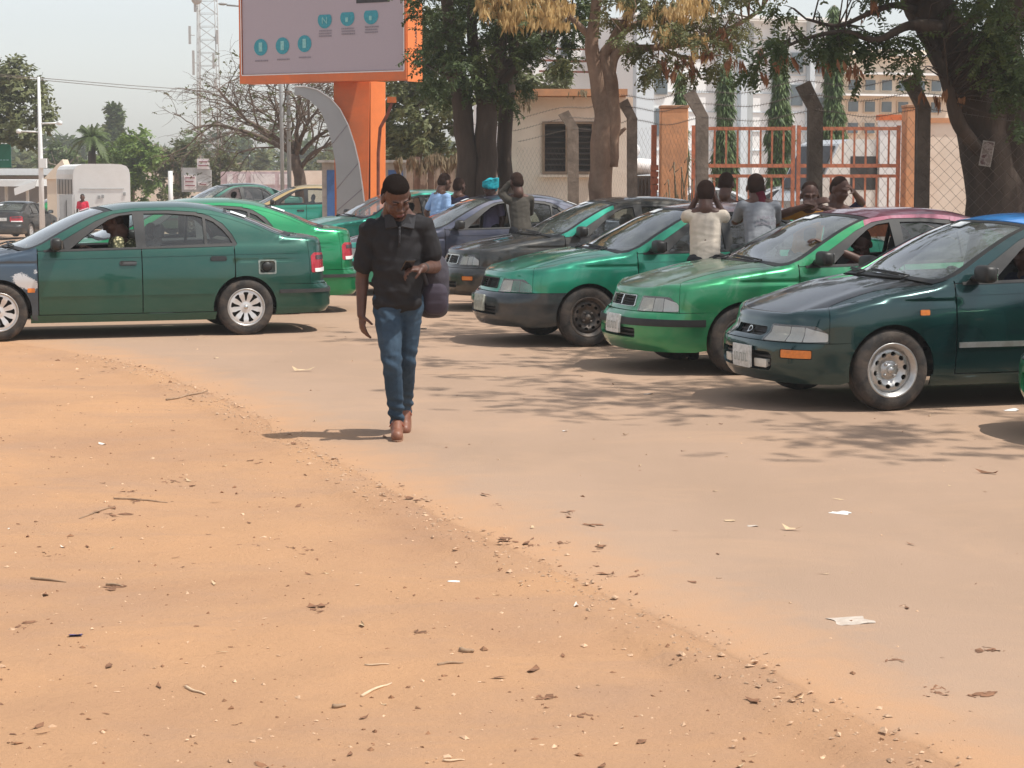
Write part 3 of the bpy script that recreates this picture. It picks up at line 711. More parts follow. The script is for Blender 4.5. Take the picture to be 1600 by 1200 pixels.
    for sg in (1, -1):
        m = MB(); R = Matrix.Rotation(math.radians(-17), 4, 'Y')
        m.box((.02, sg * .36, .42), (.52, .50, .18), bev=.05); m.box((-.31, sg * .36, .72), (.15, .49, .58), M=R, bev=.05); m.box((-.43, sg * .36, 1.10), (.10, .26, .17), M=R, bev=.04); m.tube([(-.42, sg * .36 - .05, 1.0), (-.42, sg * .36 + .05, 1.0)], .05, 6)
        kit.append(('seat', m.mesh('seat'), 'seat', None))
    m = MB(); R = Matrix.Rotation(math.radians(-22), 4, 'Y'); m.box((-.82, 0, .44), (.5, 1.28, .18), bev=.05); m.box((-1.13, 0, .76), (.14, 1.28, .56), M=R, bev=.05)
    kit.append(('rear_seat', m.mesh('rear_seat'), 'seat', None))
    m = MB(); m.box((-1.50, 0, .99), (.42, 1.2, .02)); kit.append(('parcel_shelf', m.mesh('parcel_shelf'), 'trim', None))
    m = MB(); R = Matrix.Translation((.47, .37, .86)) @ Matrix.Rotation(math.radians(-62), 4, 'Y')
    ring = [R @ Vector((.185 * math.cos(2 * PI * k / 24), .185 * math.sin(2 * PI * k / 24), 0)) for k in range(25)]
    m.tube(ring, .015, 8, cap=False)
    for a in (30, 150, 270): m.tube([R @ Vector((0, 0, 0)), R @ Vector((.18 * math.cos(math.radians(a)), .18 * math.sin(math.radians(a)), 0))], .016, 6)
    m.tube([R @ Vector((0, 0, 0)), R @ Vector((0, 0, -.3))], .03, 8); m.ell(R @ Vector((0, 0, .01)), (.05, .05, .05))
    kit.append(('steering_wheel', m.mesh('steering_wheel'), 'black', None))
    m = MB(); m.tube([(gx_(.15), 0, 1.36), (gx_(.21), 0, 1.30)], .008, 5); m.box((gx_(.22), 0, 1.285), (.02, .20, .055), bev=.008); kit.append(('rear_view_mirror', m.mesh('rear_view_mirror'), 'black', None))
    # --- stickers on the glass
    aws = K['aw'] + .05
    kit.append(('sticker', sheet('sticker', rrect(aws, -.30, aws + .09, -.02, .01), [], Tm, step=.08, lift=.001, flange=False), 'sticker', 'windscreen'))
    kit.append(('sticker', sheet('sticker', rrect(-1.30, .42, -1.15, .78, .01), [], Tm, step=.08, lift=.001, flange=False), 'sticker', 'rear_screen'))
    return kit

def wheel_kit(style, r=.300, rr=.195, w=.185):
    """tyre + rim, axis Y, outer face towards +Y"""
    out = []; h = w / 2
    m = MB(); n = 48
    prof = [(rr - .005, -h * .86), (rr + .012, -h * .98), (r - .05, -h), (r - .018, -h * .93), (r - .004, -h * .74), (r, -h * .5), (r, -.02), (r - .008, -.016), (r - .008, -.010), (r, -.006), (r, .006), (r - .008, .010), (r - .008, .016), (r, .02), (r, h * .5), (r - .004, h * .74), (r - .018, h * .93), (r - .05, h), (rr + .012, h * .98), (rr - .005, h * .86)]
    m.lathe(prof, 'Y', n, closed=False); out.append(('tyre', m.mesh('tyre'), 'tyre'))
    m = MB()                                            # barrel and rim flange
    m.lathe([(rr + .008, h * .90), (rr + .010, h * .96), (rr + .002, h * .98), (rr - .008, h * .93), (rr - .014, h * .72), (rr - .026, h * .66), (rr - .030, h * .3), (rr - .03, -h * .8)], 'Y', n)
    out.append(('rim', m.mesh('rim'), 'rim'))
    R = rr - .012
    def disc(holes, dep, name, key, lift=0, outer=None):
        f = lambda D: np.stack([D[:, 0], dep(np.hypot(D[:, 0], D[:, 1])) + lift, D[:, 1]], 1)
        outer_ = outer or circ(0, 0, R, 48)
        me = sheet(name, outer_, holes, f, step=.018, thick=.012)
        # make sure the outside faces +Y
        out.append((name, me, key))
    if style == 'steel':
        dep = cat1([0, .035, .05, .07, .095, .125, .15, .17, .2], [.055, .055, .045, .030, .045, .060, .055, .035, .03])
        holes = [[(.122 * math.cos(a) + .018 * math.cos(t) * math.cos(a) - .021 * math.sin(t) * math.sin(a), .122 * math.sin(a) + .018 * math.cos(t) * math.sin(a) + .021 * math.sin(t) * math.cos(a)) for t in np.linspace(0, 2 * PI, 12, endpoint=False)] for a in np.linspace(0, 2 * PI, 10, endpoint=False)]
        disc(holes, dep, 'wheel_disc', 'rim')
        m = MB()
        for a in np.linspace(0, 2 * PI, 4, endpoint=False): m.lathe([(.0005, .062), (.009, .062), (.011, .04)], 'Y', 8, (.055 * math.cos(a + .4), 0, .055 * math.sin(a + .4)))
        m.lathe([(.0005, .075), (.022, .072), (.028, .06), (.03, .04)], 'Y', 16)
        out.append(('wheel_nuts', m.mesh('wheel_nuts'), 'nut'))
    else:
        dep = cat1([0, .03, .06, .10, .15, .18, .21], [.070, .070, .066, .072, .080, .078, .07])
        holes = []
        for a in np.linspace(0, 2 * PI, 9, endpoint=False) + .2:
            pts = [(.06, 0), (.085, .010), (.125, .016), (.155, .030), (.163, .015), (.163, -.015), (.155, -.030), (.125, -.016), (.085, -.010)]
            holes.append([(p * math.cos(a) - s * math.sin(a), p * math.sin(a) + s * math.cos(a)) for p, s in pts])
        disc(holes, dep, 'hub_cap', 'hubcap')
        m = MB(); m.lathe([(.0005, .082), (.018, .081), (.024, .070)], 'Y', 20); out.append(('cap_badge', m.mesh('cap_badge'), 'chrome'))
    m = MB(); m.lathe([(.0005, .0), (rr - .03, .0)], 'Y', 32); out.append(('brake_disc', m.mesh('brake_disc'), 'under'))
    return out
# ------------------------------------------------------------------ car materials and instances
mat('rubber', (.024, .022, .021), .85, .2, 12, dirt=(.14, .105, .08), dirtamt=.6, dscale=7, bmp=.3)
mat('black_trim', (.012, .013, .014), .5, .25, 10, dirt=(.07, .055, .04), dirtamt=.3)
mat('trim_grey', (.028, .028, .030), .7, .2, 10, dirt=(.10, .08, .06), dirtamt=.3)
mat('seat_cloth', (.09, .085, .08), .9, .25, 20)
mat('headliner', (.30, .29, .27), .9, .1, 10)
mat('under', (.018, .016, .015), .9, .3, 8, dirt=(.12, .085, .06), dirtamt=.6)
mat('steel_silver', (.55, .55, .54), .38, .12, 10, metal=.75, dirt=(.28, .22, .17), dirtamt=.45, dscale=9)
mat('steel_black', (.05, .045, .042), .55, .3, 14, metal=.3, dirt=(.25, .18, .13), dirtamt=.6, dscale=10)
mat('steel_grey', (.20, .18, .16), .5, .3, 14, metal=.4, dirt=(.28, .21, .16), dirtamt=.6, dscale=10)
mat('hubcap_silver', (.70, .70, .70), .35, .06, 8, metal=.45, dirt=(.35, .28, .22), dirtamt=.25, dscale=9)
mat('chrome', (.62, .62, .60), .22, .1, 8, metal=.95, dirt=(.3, .25, .2), dirtamt=.3)
mat('reflector', (.80, .77, .68), .30, .10, 22, metal=.12, bmp=.5, bscale=60)
mat('reflector_b', (.86, .85, .80), .30, .08, 30, metal=.1, bmp=.6, bscale=80)
mat('lamp_white', (.88, .88, .86), .3, .05, 20)
mat('lamp_amber', (.75, .22, .03), .25, .15, 40, bmp=.3, bscale=90, coat=.6)
mat('lamp_red', (.42, .015, .03), .25, .2, 30, bmp=.3, bscale=90, coat=.7)
mat('smoke', (.06, .03, .035), .2, .1, 8, coat=.8)
mat('plate', (.72, .73, .70), .45, .12, 9, dirt=(.35, .35, .30), dirtamt=.7, dscale=24)
mat('plate_old', (.50, .52, .45), .5, .2, 9, dirt=(.25, .27, .2), dirtamt=.8, dscale=24)
mat('print_dim', (.34, .37, .33), .6)
mat('primer', (.16, .20, .185), .7, .3, 20, dirt=(.4, .38, .33), dirtamt=.5, dscale=14)
mat('sticker', (.75, .77, .78), .5, .1, 10, dirt=(.35, .4, .42), dirtamt=.6, dscale=30)
glassmat('glass_clear', (.80, .87, .84), .05)
glassmat('glass_dark', (.42, .46, .45), .07)
glassmat('glass_screen', (.68, .78, .74), .20, (.46, .50, .47), .03)  # film holds dust plus a pale greenish reflection painted into the glass
glassmat('lamp_glass', (.97, .98, .97), .12, (.84, .83, .78), .04)
paint('teal_body', (.007, .074, .054), (.010, .088, .064), dust=.10, rough=.34)
paint('slate_fender', (.045, .075, .11), (.055, .09, .125), worn=.0, dust=.08, rough=.4)
paint('blue_hood', (.016, .038, .055), dust=.25)
paint('bright_green', (.004, .235, .085), (.006, .27, .10), dust=.10)
paint('mint_green', (.014, .29, .175), (.018, .33, .195), worn=.10, dust=.12, flake=(.3, .45, .4))
paint('leaf_green', (.014, .25, .095), (.022, .31, .13), worn=.28, dust=.2, flake=(.30, .42, .33))
paint('dull_green_hood', (.075, .17, .105), (.095, .20, .125), worn=.25, dust=.45, rough=.5, flake=(.20, .27, .21))
paint('mauve_roof', (.19, .050, .085), (.25, .075, .12), worn=.25, dust=.2, rough=.42, flake=(.45, .32, .38))
paint('dusty_mauve_roof', (.25, .15, .17), (.34, .24, .25), worn=.5, dust=.5, rough=.5, flake=(.5, .45, .45))
paint('deep_teal', (.003, .034, .036), (.005, .046, .048), dust=.06, rough=.24, metal=.5)
paint('black_hood', (.008, .010, .011), (.016, .017, .017), worn=.2, dust=.12, rough=.28, flake=(.03, .10, .10))
paint('sky_blue_roof', (.03, .30, .84), (.04, .36, .88), dust=.08, metal=.1)
paint('charcoal_paint', (.020, .026, .028), (.03, .036, .038), worn=.15, dust=.35, rough=.45, flake=(.12, .12, .11))
paint('navy_paint', (.035, .045, .080), (.05, .06, .10), worn=.15, dust=.25, rough=.4, flake=(.15, .17, .2))
paint('scuffed_blue_black', (.022, .034, .042), (.03, .045, .055), worn=.25, dust=.2, rough=.5, flake=(.14, .15, .15))
paint('yellow_roof', (.62, .46, .22), dust=.2)
paint('aqua_green', (.03, .38, .27), (.04, .44, .32), dust=.12)
paint('silver_paint', (.38, .40, .41), dust=.15)
paint('white_paint', (.70, .70, .67), dust=.1)
M = MATS
def scuffed(name, src, spots):
    m = MATS[src].copy(); m.name = name; nt = m.node_tree; N, L = nt.nodes, nt.links; B = N['Principled BSDF']; old = B.inputs['Base Color'].links[0].from_socket
    tc = N.new('ShaderNodeTexCoord'); acc = None
    for c, r in spots:
        d = N.new('ShaderNodeVectorMath'); d.operation = 'DISTANCE'; d.inputs[1].default_value = c; L.new(tc.outputs['Object'], d.inputs[0])
        k = ramp(nt, d.outputs['Value'], [(0, (1, 1, 1)), (r, (0, 0, 0))])
        if acc is None: acc = k
        else: mm = N.new('ShaderNodeMix'); mm.data_type = 'RGBA'; mm.blend_type = 'ADD'; mm.inputs[0].default_value = 1; L.new(acc, mm.inputs[6]); L.new(k, mm.inputs[7]); acc = mm.outputs[2]
    n = nz(nt, 55, 6, .85); mu = N.new('ShaderNodeMath'); mu.operation = 'MULTIPLY'; L.new(acc, mu.inputs[0]); L.new(n, mu.inputs[1])
    L.new(mix(nt, ramp(nt, mu.outputs[0], [(.36, (0, 0, 0)), (.39, (1, 1, 1))]), old, (.62, .62, .62)), B.inputs['Base Color']); MATS[name] = m; return m
scuffed('slate_fender_scuffed', 'slate_fender', [((1.10, .84, .655), .16), ((1.0, .84, .60), .14), ((.93, .84, .57), .10), ((.905, .84, .72), .07)])
BASEKEYS = dict(black=M['black_trim'], trim=M['trim_grey'], seat=M['seat_cloth'], headliner=M['headliner'], under=M['under'], tyre=M['rubber'], chrome=M['chrome'],
    reflector=M['reflector'], reflector2=M['reflector_b'], lamp_end=M['lamp_white'], amber=M['lamp_amber'], red=M['lamp_red'], smoke=M['smoke'], plate=M['plate'], primer=M['primer'],
    sticker=M['sticker'], lampglass=M['lamp_glass'], windscreen=M['glass_screen'], sideglass=M['glass_dark'], sideglass_f=M['glass_dark'], mirror=M['black_trim'],
    nut=M['steel_silver'], hubcap=M['hubcap_silver'], rim=M['steel_silver'], plateink=M['print_dim'], strip=M['trim_grey'], fstrip=M['black_trim'])
def instantiate(kit, wk, keys, label, loc, rz, group='green painted saloon taxis waiting in the car park', skip=(), steer=0.0, plabels={}, K=CARINA, name='parked_car'):
    root = empty(name, loc, rz, label, 'car', group)
    kk = dict(BASEKEYS); body = keys['body']
    for a in ('fender', 'body', 'pillar', 'nose', 'hood', 'roof', 'trunk', 'fbumper', 'rbumper'): kk[a] = body
    kk.update(keys)
    made = []
    for nm, me, key, par in kit:
        if nm in skip: continue
        o = bpy.data.objects.new(nm, me); COL.objects.link(o)
        if len(me.materials) == 0: me.materials.append(None)
        o.material_slots[0].link = 'OBJECT'; o.material_slots[0].material = kk[key]
        if nm in plabels: o['label'] = plabels[nm]
        ys = np.array([me.vertices[i].co.y for i in range(0, len(me.vertices), max(1, len(me.vertices) // 20))]).mean()
        made.append((nm, o, par, ys))
    byn = {}
    for e in made: byn.setdefault(e[0], []).append(e)
    for nm, o, par, ys in made:
        p = root
        if par and par in byn:
            c = byn[par]; p = min(c, key=lambda e: abs(e[3] - ys))[1] if len(c) > 1 else c[0][1]
        o.parent = p
    for xx in (K['xa'], K['xr']):
        for sg in (1, -1):
            w = empty('wheel', (xx, sg * .735, .30), (0 if sg > 0 else PI) + (steer if xx > 0 else 0)); w.parent = root
            w.rotation_mode = 'XYZ'; w.rotation_euler = (0, 1.3 * xx + sg, (0 if sg > 0 else PI) + (steer if xx > 0 else 0))
            for nm, me, key in wk:
                o = bpy.data.objects.new(nm, me); COL.objects.link(o)
                if len(me.materials) == 0: me.materials.append(None)
                o.material_slots[0].link = 'OBJECT'; o.material_slots[0].material = kk[key]; o.parent = w
    return root
HEAD = math.radians(17.6)
def place(u, v, head=HEAD, K=CARINA, x=None, y=.80):
    """car origin so that the near front tyre meets the ground at photo pixel (u, v)"""
    g = gp(u, v); R = Matrix.Rotation(PI + head, 3, 'Z'); c = g - R @ Vector((K['xa'] if x is None else x, y, 0)); return (c.x, c.y, 0.0), PI + head
W_STEEL = wheel_kit('steel'); W_CAP = wheel_kit('cap')
KIT_A = make_kit(dict(CARINA, fuel=True)); KIT_C = make_kit(variant(COROLLA, .87, .11)); KIT_B = make_kit(variant(CARINA, .93, .12)); KIT_X = make_kit(variant(BOXY, .95, .06))

CARS = {}
l, r = place(-1, 533)
CARS['A'] = instantiate(KIT_A, W_CAP, dict(body=M['teal_body'], fender=M['slate_fender_scuffed'], hood=M['blue_hood'], nose=M['blue_hood'], pillar=M['teal_body'], sideglass=M['glass_clear'], mirror=M['black_trim'], strip=M['teal_body']),
    'dark green saloon at far left with slate blue wing, silver hubcaps and open fuel flap', l, r, skip=('front_side_window',), plabels={'front_fender': 'slate blue replacement wing with peeling paint', 'quarter_panel': 'dark green rear quarter panel'})
l, r = place(1391, 642)
CARS['C1'] = instantiate(KIT_C, W_STEEL, dict(body=M['deep_teal'], hood=M['black_hood'], nose=M['deep_teal'], roof=M['sky_blue_roof'], sideglass=M['glass_dark'], strip=M['steel_silver']),
    'dark teal saloon with bright blue roof, black bonnet and silver steel wheels', l, r, skip=('front_side_window',), plabels={'hood': 'black bonnet with worn patches', 'roof': 'bright blue roof'})
l, r = place(1160, 586)
CARS['C2'] = instantiate(KIT_B, W_STEEL, dict(body=M['leaf_green'], hood=M['dull_green_hood'], nose=M['leaf_green'], roof=M['mauve_roof'], rim=M['steel_black'], nut=M['steel_grey'], chrome=M['chrome'], trunk=M['mauve_roof']),
    'leaf green saloon with mauve pink roof and faded dusty bonnet', l, r, skip=('front_side_window',), plabels={'roof': 'mauve pink roof', 'hood': 'faded dusty green bonnet'})
l, r = place(919, 542)
CARS['C3'] = instantiate(KIT_B, W_STEEL, dict(body=M['mint_green'], roof=M['dusty_mauve_roof'], rim=M['steel_black'], nut=M['steel_grey'], fbumper=M['scuffed_blue_black'], chrome=M['trim_grey'], reflector2=M['mint_green'], lamp_end=M['mint_green'], fstrip=M['scuffed_blue_black'], plate=M['plate_old']),
    'mint green saloon with scuffed blue black front bumper and one headlamp painted over green', l, r, plabels={'front_bumper': 'scuffed blue black bumper'})
l, r = place(828, 487)
CARS['C4'] = instantiate(KIT_X, W_STEEL, dict(body=M['charcoal_paint'], hood=M['charcoal_paint'], pillar=M['aqua_green'], rim=M['steel_black'], nut=M['steel_grey'], sideglass_f=M['glass_clear']),  # aqua pillar: green glare on the A pillar put into its colour
    'charcoal saloon with rectangular headlamps parked behind the mint green one', l, r)
g5 = gp(640, 462)
l, r = place(640, 462)
CARS['C5'] = instantiate(KIT_B, W_STEEL, dict(body=M['navy_paint'], nose=M['aqua_green'], fbumper=M['aqua_green'], rim=M['steel_grey'], nut=M['steel_grey'], sideglass_f=M['glass_clear'], sideglass=M['glass_clear']),
    'navy saloon with green nose and bumper, mostly behind the walking man', l, r, skip=('front_side_window',))
# ------------------------------------------------------------------ GROUND AND ROAD
rng = np.random.default_rng(7)
def zg(X, Y):
    X = np.asarray(X, float); Y = np.asarray(Y, float)
    return -.85 * sstep(-X, 8, 15) * sstep(Y, 30, 75)
EDGE = [(0, 531), (100, 548), (190, 566), (270, 590), (340, 622), (400, 655), (460, 690), (520, 722), (620, 775), (700, 812), (800, 860), (930, 925), (1050, 975), (1180, 1040), (1300, 1105), (1400, 1152), (1520, 1215)]
eb = [(-200., 34.), (-60., 27.), (-20., 22.5), (-9., 21.)] + [tuple(gp(u, v))[:2] for u, v in EDGE] + [(1.9, 4.6), (3.5, 2.6), (9, -2), (40, -20)]
eb = np.array(eb)
def dense(P, f):
    out = []
    for a, b in zip(P[:-1], P[1:]):
        n = max(2, int(np.linalg.norm(b - a) / f(a)))
        for k in range(n): out.append(a + (b - a) * k / n)
    out.append(P[-1]); return np.array(out)
EB = dense(eb, lambda a: .035 if abs(a[0]) < 7 and a[1] > 3 else 1.5)
off = np.array([noise.noise(Vector((p[0] * 1.3, p[1] * 1.3, 0))) * .06 + noise.noise(Vector((p[0] * 7, p[1] * 7, 3))) * .03 + noise.noise(Vector((p[0] * 25, p[1] * 25, 9))) * .014 for p in EB])
DV = np.array([.62, .785]); EB = EB + DV * off[:, None] * np.where(np.abs(EB[:, :1]) < 8, 1, 0)
def edge_dist(x, y):
    """signed distance-like measure: positive on the asphalt side, along DV"""
    # coordinates along/perpendicular to DV
    px = EB @ np.array([DV[1], -DV[0]]); order = np.argsort(px)
    t = np.stack([x, y], -1) @ np.array([DV[1], -DV[0]]); e = np.interp(t, px[order], (EB @ DV)[order])
    return (np.stack([x, y], -1) @ DV) - e
m_road, nt, N, L, Bn = nodes('dusty_asphalt')
big = nz(nt, .35, 5, .6, stretch=(1, .5, 1)); col = ramp(nt, big, [(.30, (.330, .228, .160)), (.52, (.385, .264, .187)), (.72, (.415, .280, .193))])
sand = ramp(nt, nz(nt, .9, 8, .72, dist=.6, stretch=(.6, 1, 1)), [(.50, (0, 0, 0)), (.70, (.4, .4, .4))]); col = mix(nt, sand, col, (.49, .315, .20))
st_ = ramp(nt, nz(nt, 1.8, 9, .78, dist=1.0, stretch=(.5, 1, 1)), [(.60, (0, 0, 0)), (.72, (.28, .28, .28))]); col = mix(nt, st_, col, (.24, .17, .12))
sp_k = ramp(nt, nz(nt, 150, 2, .8), [(.55, (0, 0, 0)), (.74, (.28, .28, .28))]); col = mix(nt, sp_k, col, (.22, .17, .14))
sp_w = ramp(nt, nz(nt, 110, 2, .8), [(.66, (0, 0, 0)), (.76, (.35, .35, .35))]); col = mix(nt, sp_w, col, (.62, .52, .44))
ea = N.new('ShaderNodeAttribute'); ea.attribute_name = 'edge'; ma = N.new('ShaderNodeMath'); ma.operation = 'SUBTRACT'; nn_ = nz(nt, 2.2, 8, .72, dist=.5); mb_ = N.new('ShaderNodeMath'); mb_.operation = 'MULTIPLY'; mb_.inputs[1].default_value = 1.5; L.new(nn_, mb_.inputs[0])
L.new(mb_.outputs[0], ma.inputs[0]); L.new(ea.outputs['Fac'], ma.inputs[1]); col = mix(nt, ramp(nt, ma.outputs[0], [(.0, (0, 0, 0)), (.75, (1, 1, 1))]), col, (.475, .280, .162))
L.new(col, Bn.inputs['Base Color']); Bn.inputs['Roughness'].default_value = .95; Bn.inputs['Specular IOR Level'].default_value = .15
bump(nt, nz(nt, 80, 6, .78), .5, .012, Bn)
m_dirt, nt, N, L, Bn = nodes('orange_dirt')
big = nz(nt, .55, 6, .62, dist=.4); col = ramp(nt, big, [(.28, (.41, .238, .142)), (.5, (.475, .278, .158)), (.72, (.535, .305, .164))])
pk = ramp(nt, nz(nt, 1.2, 7, .7, dist=.5, stretch=(.5, 1, 1)), [(.48, (0, 0, 0)), (.68, (.7, .7, .7))]); col = mix(nt, pk, col, (.40, .25, .165))
dk = ramp(nt, nz(nt, 5.0, 9, .8, dist=.3), [(.56, (0, 0, 0)), (.74, (.5, .5, .5))]); col = mix(nt, dk, col, (.33, .19, .11))
sp_k = ramp(nt, nz(nt, 90, 3, .8), [(.58, (0, 0, 0)), (.74, (.35, .35, .35))]); col = mix(nt, sp_k, col, (.25, .15, .09))
sp_w = ramp(nt, nz(nt, 70, 3, .8), [(.66, (0, 0, 0)), (.78, (.3, .3, .3))]); col = mix(nt, sp_w, col, (.68, .50, .36))
L.new(col, Bn.inputs['Base Color']); Bn.inputs['Roughness'].default_value = .97; Bn.inputs['Specular IOR Level'].default_value = .1
bump(nt, nz(nt, 22, 9, .78), .62, .03, Bn)
def axisvals(parts):
    out = []
    for a, b, s in parts: out += list(np.arange(a, b, s))
    return np.array(out + [parts[-1][1]])
gx = axisvals([(-1500, -200, 130), (-200, -30, 8), (-30, -6.4, .8), (-6.4, 4, .06), (4, 30, .8), (30, 200, 20), (200, 1501, 130)])
gy = axisvals([(-60, 3, 5), (3, 21, .07), (21, 100, 1.6), (100, 240, 20), (240, 2000, 160)])
X, Y = np.meshgrid(gx, gy, indexing='ij')
fx_ = ((np.abs(X) < 8) & (Y < 22))
Z = zg(X, Y) - .012
idx = np.argwhere(fx_)
def dn(x, y): return .022 * noise.noise(Vector((x * .8, y * .8, 1))) + .010 * noise.noise(Vector((x * 3.1, y * 3.1, 5))) + .006 * abs(noise.noise(Vector((x * 9, y * 9, 8)))) - .012
for i, j in idx: Z[i, j] += dn(X[i, j], Y[i, j])
ed = edge_dist(X, Y); Z = np.where(ed > .7, zg(X, Y) - .05, np.where(ed > -.25, zg(X, Y) - .008 + (Z - zg(X, Y) + .02) * .18, Z))
nx_, ny_ = X.shape; I = np.arange(nx_ * ny_).reshape(nx_, ny_)
Fq = np.stack([I[:-1, :-1], I[1:, :-1], I[1:, 1:], I[:-1, 1:]], -1).reshape(-1, 4)
tag(obj('ground', fastmesh('ground', np.stack([X, Y, Z], -1).reshape(-1, 3), Fq, True), m_dirt), kind='structure')
offs = np.array([0, .015, .05, .12, .3, .6, 1.0, 1.6, 2.4, 3.5, 5, 7, 9.5, 12, 15, 18, 22, 27, 33, 40, 50, 60, 72, 85, 100, 130])
P = EB[:, None, :] + DV[None, None, :] * offs[None, :, None]
zr = zg(P[..., 0], P[..., 1]); drop = np.array([-.022, -.010, -.004, -.001] + [0] * (len(offs) - 4)); zr = zr + drop[None, :]
I = np.arange(P.shape[0] * P.shape[1]).reshape(P.shape[:2])
Fq = np.stack([I[:-1, :-1], I[1:, :-1], I[1:, 1:], I[:-1, 1:]], -1).reshape(-1, 4)
me_ = fastmesh('road', np.concatenate([P, zr[..., None]], -1).reshape(-1, 3), Fq, True)
at_ = me_.attributes.new('edge', 'FLOAT', 'POINT'); at_.data.foreach_set('value', np.broadcast_to(offs[None, :], P.shape[:2]).astype(np.float32).ravel())
tag(obj('road', me_, m_road), kind='structure')
def ground_z(x, y):
    return 0.0 if edge_dist(np.array([x]), np.array([y]))[0] > .1 else -.018

# stones, clods and leaf litter: far too many to count
OCT = np.array([(1, 0, 0), (-1, 0, 0), (0, 1, 0), (0, -1, 0), (0, 0, .8), (0, 0, -.5), ], float)
OCTF = np.array([(0, 2, 4), (2, 1, 4), (1, 3, 4), (3, 0, 4), (2, 0, 5), (1, 2, 5), (3, 1, 5), (0, 3, 5)])
def scatter(name, pts, sizes, m, flat=.7):
    n = len(pts); V = OCT[None] + rng.normal(0, .22, (n, 6, 3)); a = rng.uniform(0, 2 * PI, n)
    sx = sizes[:, None] * rng.uniform(.7, 1.5, (n, 1)); V[..., 0] *= sx; V[..., 1] *= sizes[:, None] * rng.uniform(.6, 1.0, (n, 1)); V[..., 2] *= sizes[:, None] * flat
    c, s = np.cos(a)[:, None], np.sin(a)[:, None]; x = V[..., 0] * c - V[..., 1] * s; y = V[..., 0] * s + V[..., 1] * c
    V = np.stack([x, y, V[..., 2]], -1) + pts[:, None, :]
    F = (OCTF[None] + (np.arange(n) * 6)[:, None, None]).reshape(-1, 3)
    return tag(obj(name, fastmesh(name, V.reshape(-1, 3), F), m), kind='stuff')
def rand_view(n, v0=520, v1=1230, u0=-60, u1=1660, p=1.0):
    """points spread evenly over the ground in view"""
    out = []
    y0 = gp(800, v1).y; y1 = gp(800, v0).y
    while len(out) < n:
        y = y0 + (y1 - y0) * rng.random()**p; hw = y * (u1 - 800) / FPX; x = rng.uniform(-hw, hw); out.append((x, y))
    return np.array(out)
def zz_(P):
    e = edge_dist(P[:, 0], P[:, 1]); d = np.array([dn(x, y) for x, y in P[:, :2]]) - .012
    return np.where(e > .0, np.maximum(0, -.008 + (d + .02) * .18), np.where(e > -.25, -.008 + (d + .02) * .18, d)) - .001
P = rand_view(5200, p=1.3); e = edge_dist(P[:, 0], P[:, 1]); P = P[(e < -.02) | (rng.random(len(P)) < .06)]
sz = rng.gamma(1.4, .0024, len(P)) + .0018; pts = np.column_stack([P, zz_(P) + sz * .2])
h = len(P) // 2
mat('pebble_pale', (.58, .38, .24), .9, .3, 30); mat('pebble_dark', (.24, .12, .06), .9, .35, 30)
scatter('pebbles', pts[:h], sz[:h], MATS['pebble_pale']); scatter('clods', pts[h:], sz[h:], MATS['pebble_dark'])
k = rng.integers(0, len(EB), 4200); w = rng.normal(-.04, .10, 4200); P = EB[k] + DV * w[:, None]; ok = (np.abs(P[:, 0]) < 6) & (P[:, 1] < 19); P = P[ok]
sz = rng.gamma(1.4, .0026, len(P)) + .002; pts = np.column_stack([P, zz_(P) + sz * .25])
scatter('edge_gravel', pts, sz, mat('edge_stone', (.46, .30, .19), .9, .4, 40))
def flakes(name, P, sizes, m, curl=.5, asp=(.25, .6)):
    n = len(P); a = rng.uniform(0, 2 * PI, n); w = sizes * rng.uniform(*asp, n); h1 = sizes * rng.uniform(.05, curl, n)
    T = np.zeros((n, 6, 3)); xs = np.array([-1, -.35, -.35, .4, .4, 1.]); ys = np.array([0, -1, 1, -.9, .9, 0.]); zs = np.array([1., .1, .25, 0, .15, .7])
    T[..., 0] = xs * sizes[:, None]; T[..., 1] = ys * w[:, None]; T[..., 2] = zs * h1[:, None] + rng.uniform(0, .2, (n, 6)) * sizes[:, None]
    T[..., 0] += rng.normal(0, .12, (n, 6)) * sizes[:, None]; T[..., 1] += rng.normal(0, .1, (n, 6)) * sizes[:, None]
    c, s = np.cos(a)[:, None], np.sin(a)[:, None]
    V = np.stack([T[..., 0] * c - T[..., 1] * s, T[..., 0] * s + T[..., 1] * c, T[..., 2]], -1); V[..., :2] += P[:, None, :2]; V[..., 2] += P[:, None, 2] + .001
    F3 = np.array([(0, 1, 2), (3, 5, 4)]); F4 = np.array([(1, 3, 4, 2)]); o = (np.arange(n) * 6)[:, None, None]
    return tag(obj(name, fastmesh(name, V.reshape(-1, 3), [(F3[None] + o).reshape(-1, 3), (F4[None] + o).reshape(-1, 4)]), m), kind='stuff')
mat('dead_leaf', (.21, .10, .05), .85, .45, 14); mat('straw', (.55, .40, .24), .8, .3, 14); mat('paper_scrap', (.68, .60, .52), .8, .15, 20)
P = rand_view(300, p=1.15); e = edge_dist(P[:, 0], P[:, 1]); P = P[(e < 0) | (rng.random(len(P)) < .3)]
flakes('leaf_litter', np.column_stack([P, zz_(P)]), rng.gamma(2.2, .0065, len(P)) + .006, MATS['dead_leaf'], curl=.3, asp=(.12, .35))
P = rand_view(70, p=1.1); flakes('straw_litter', np.column_stack([P, zz_(P)]), rng.gamma(2.0, .009, len(P)) + .008, MATS['straw'], asp=(.06, .2))
P = rand_view(9, p=1.0); flakes('paper_scraps', np.column_stack([P, zz_(P)]), rng.gamma(2.0, .008, len(P)) + .008, MATS['paper_scrap'])
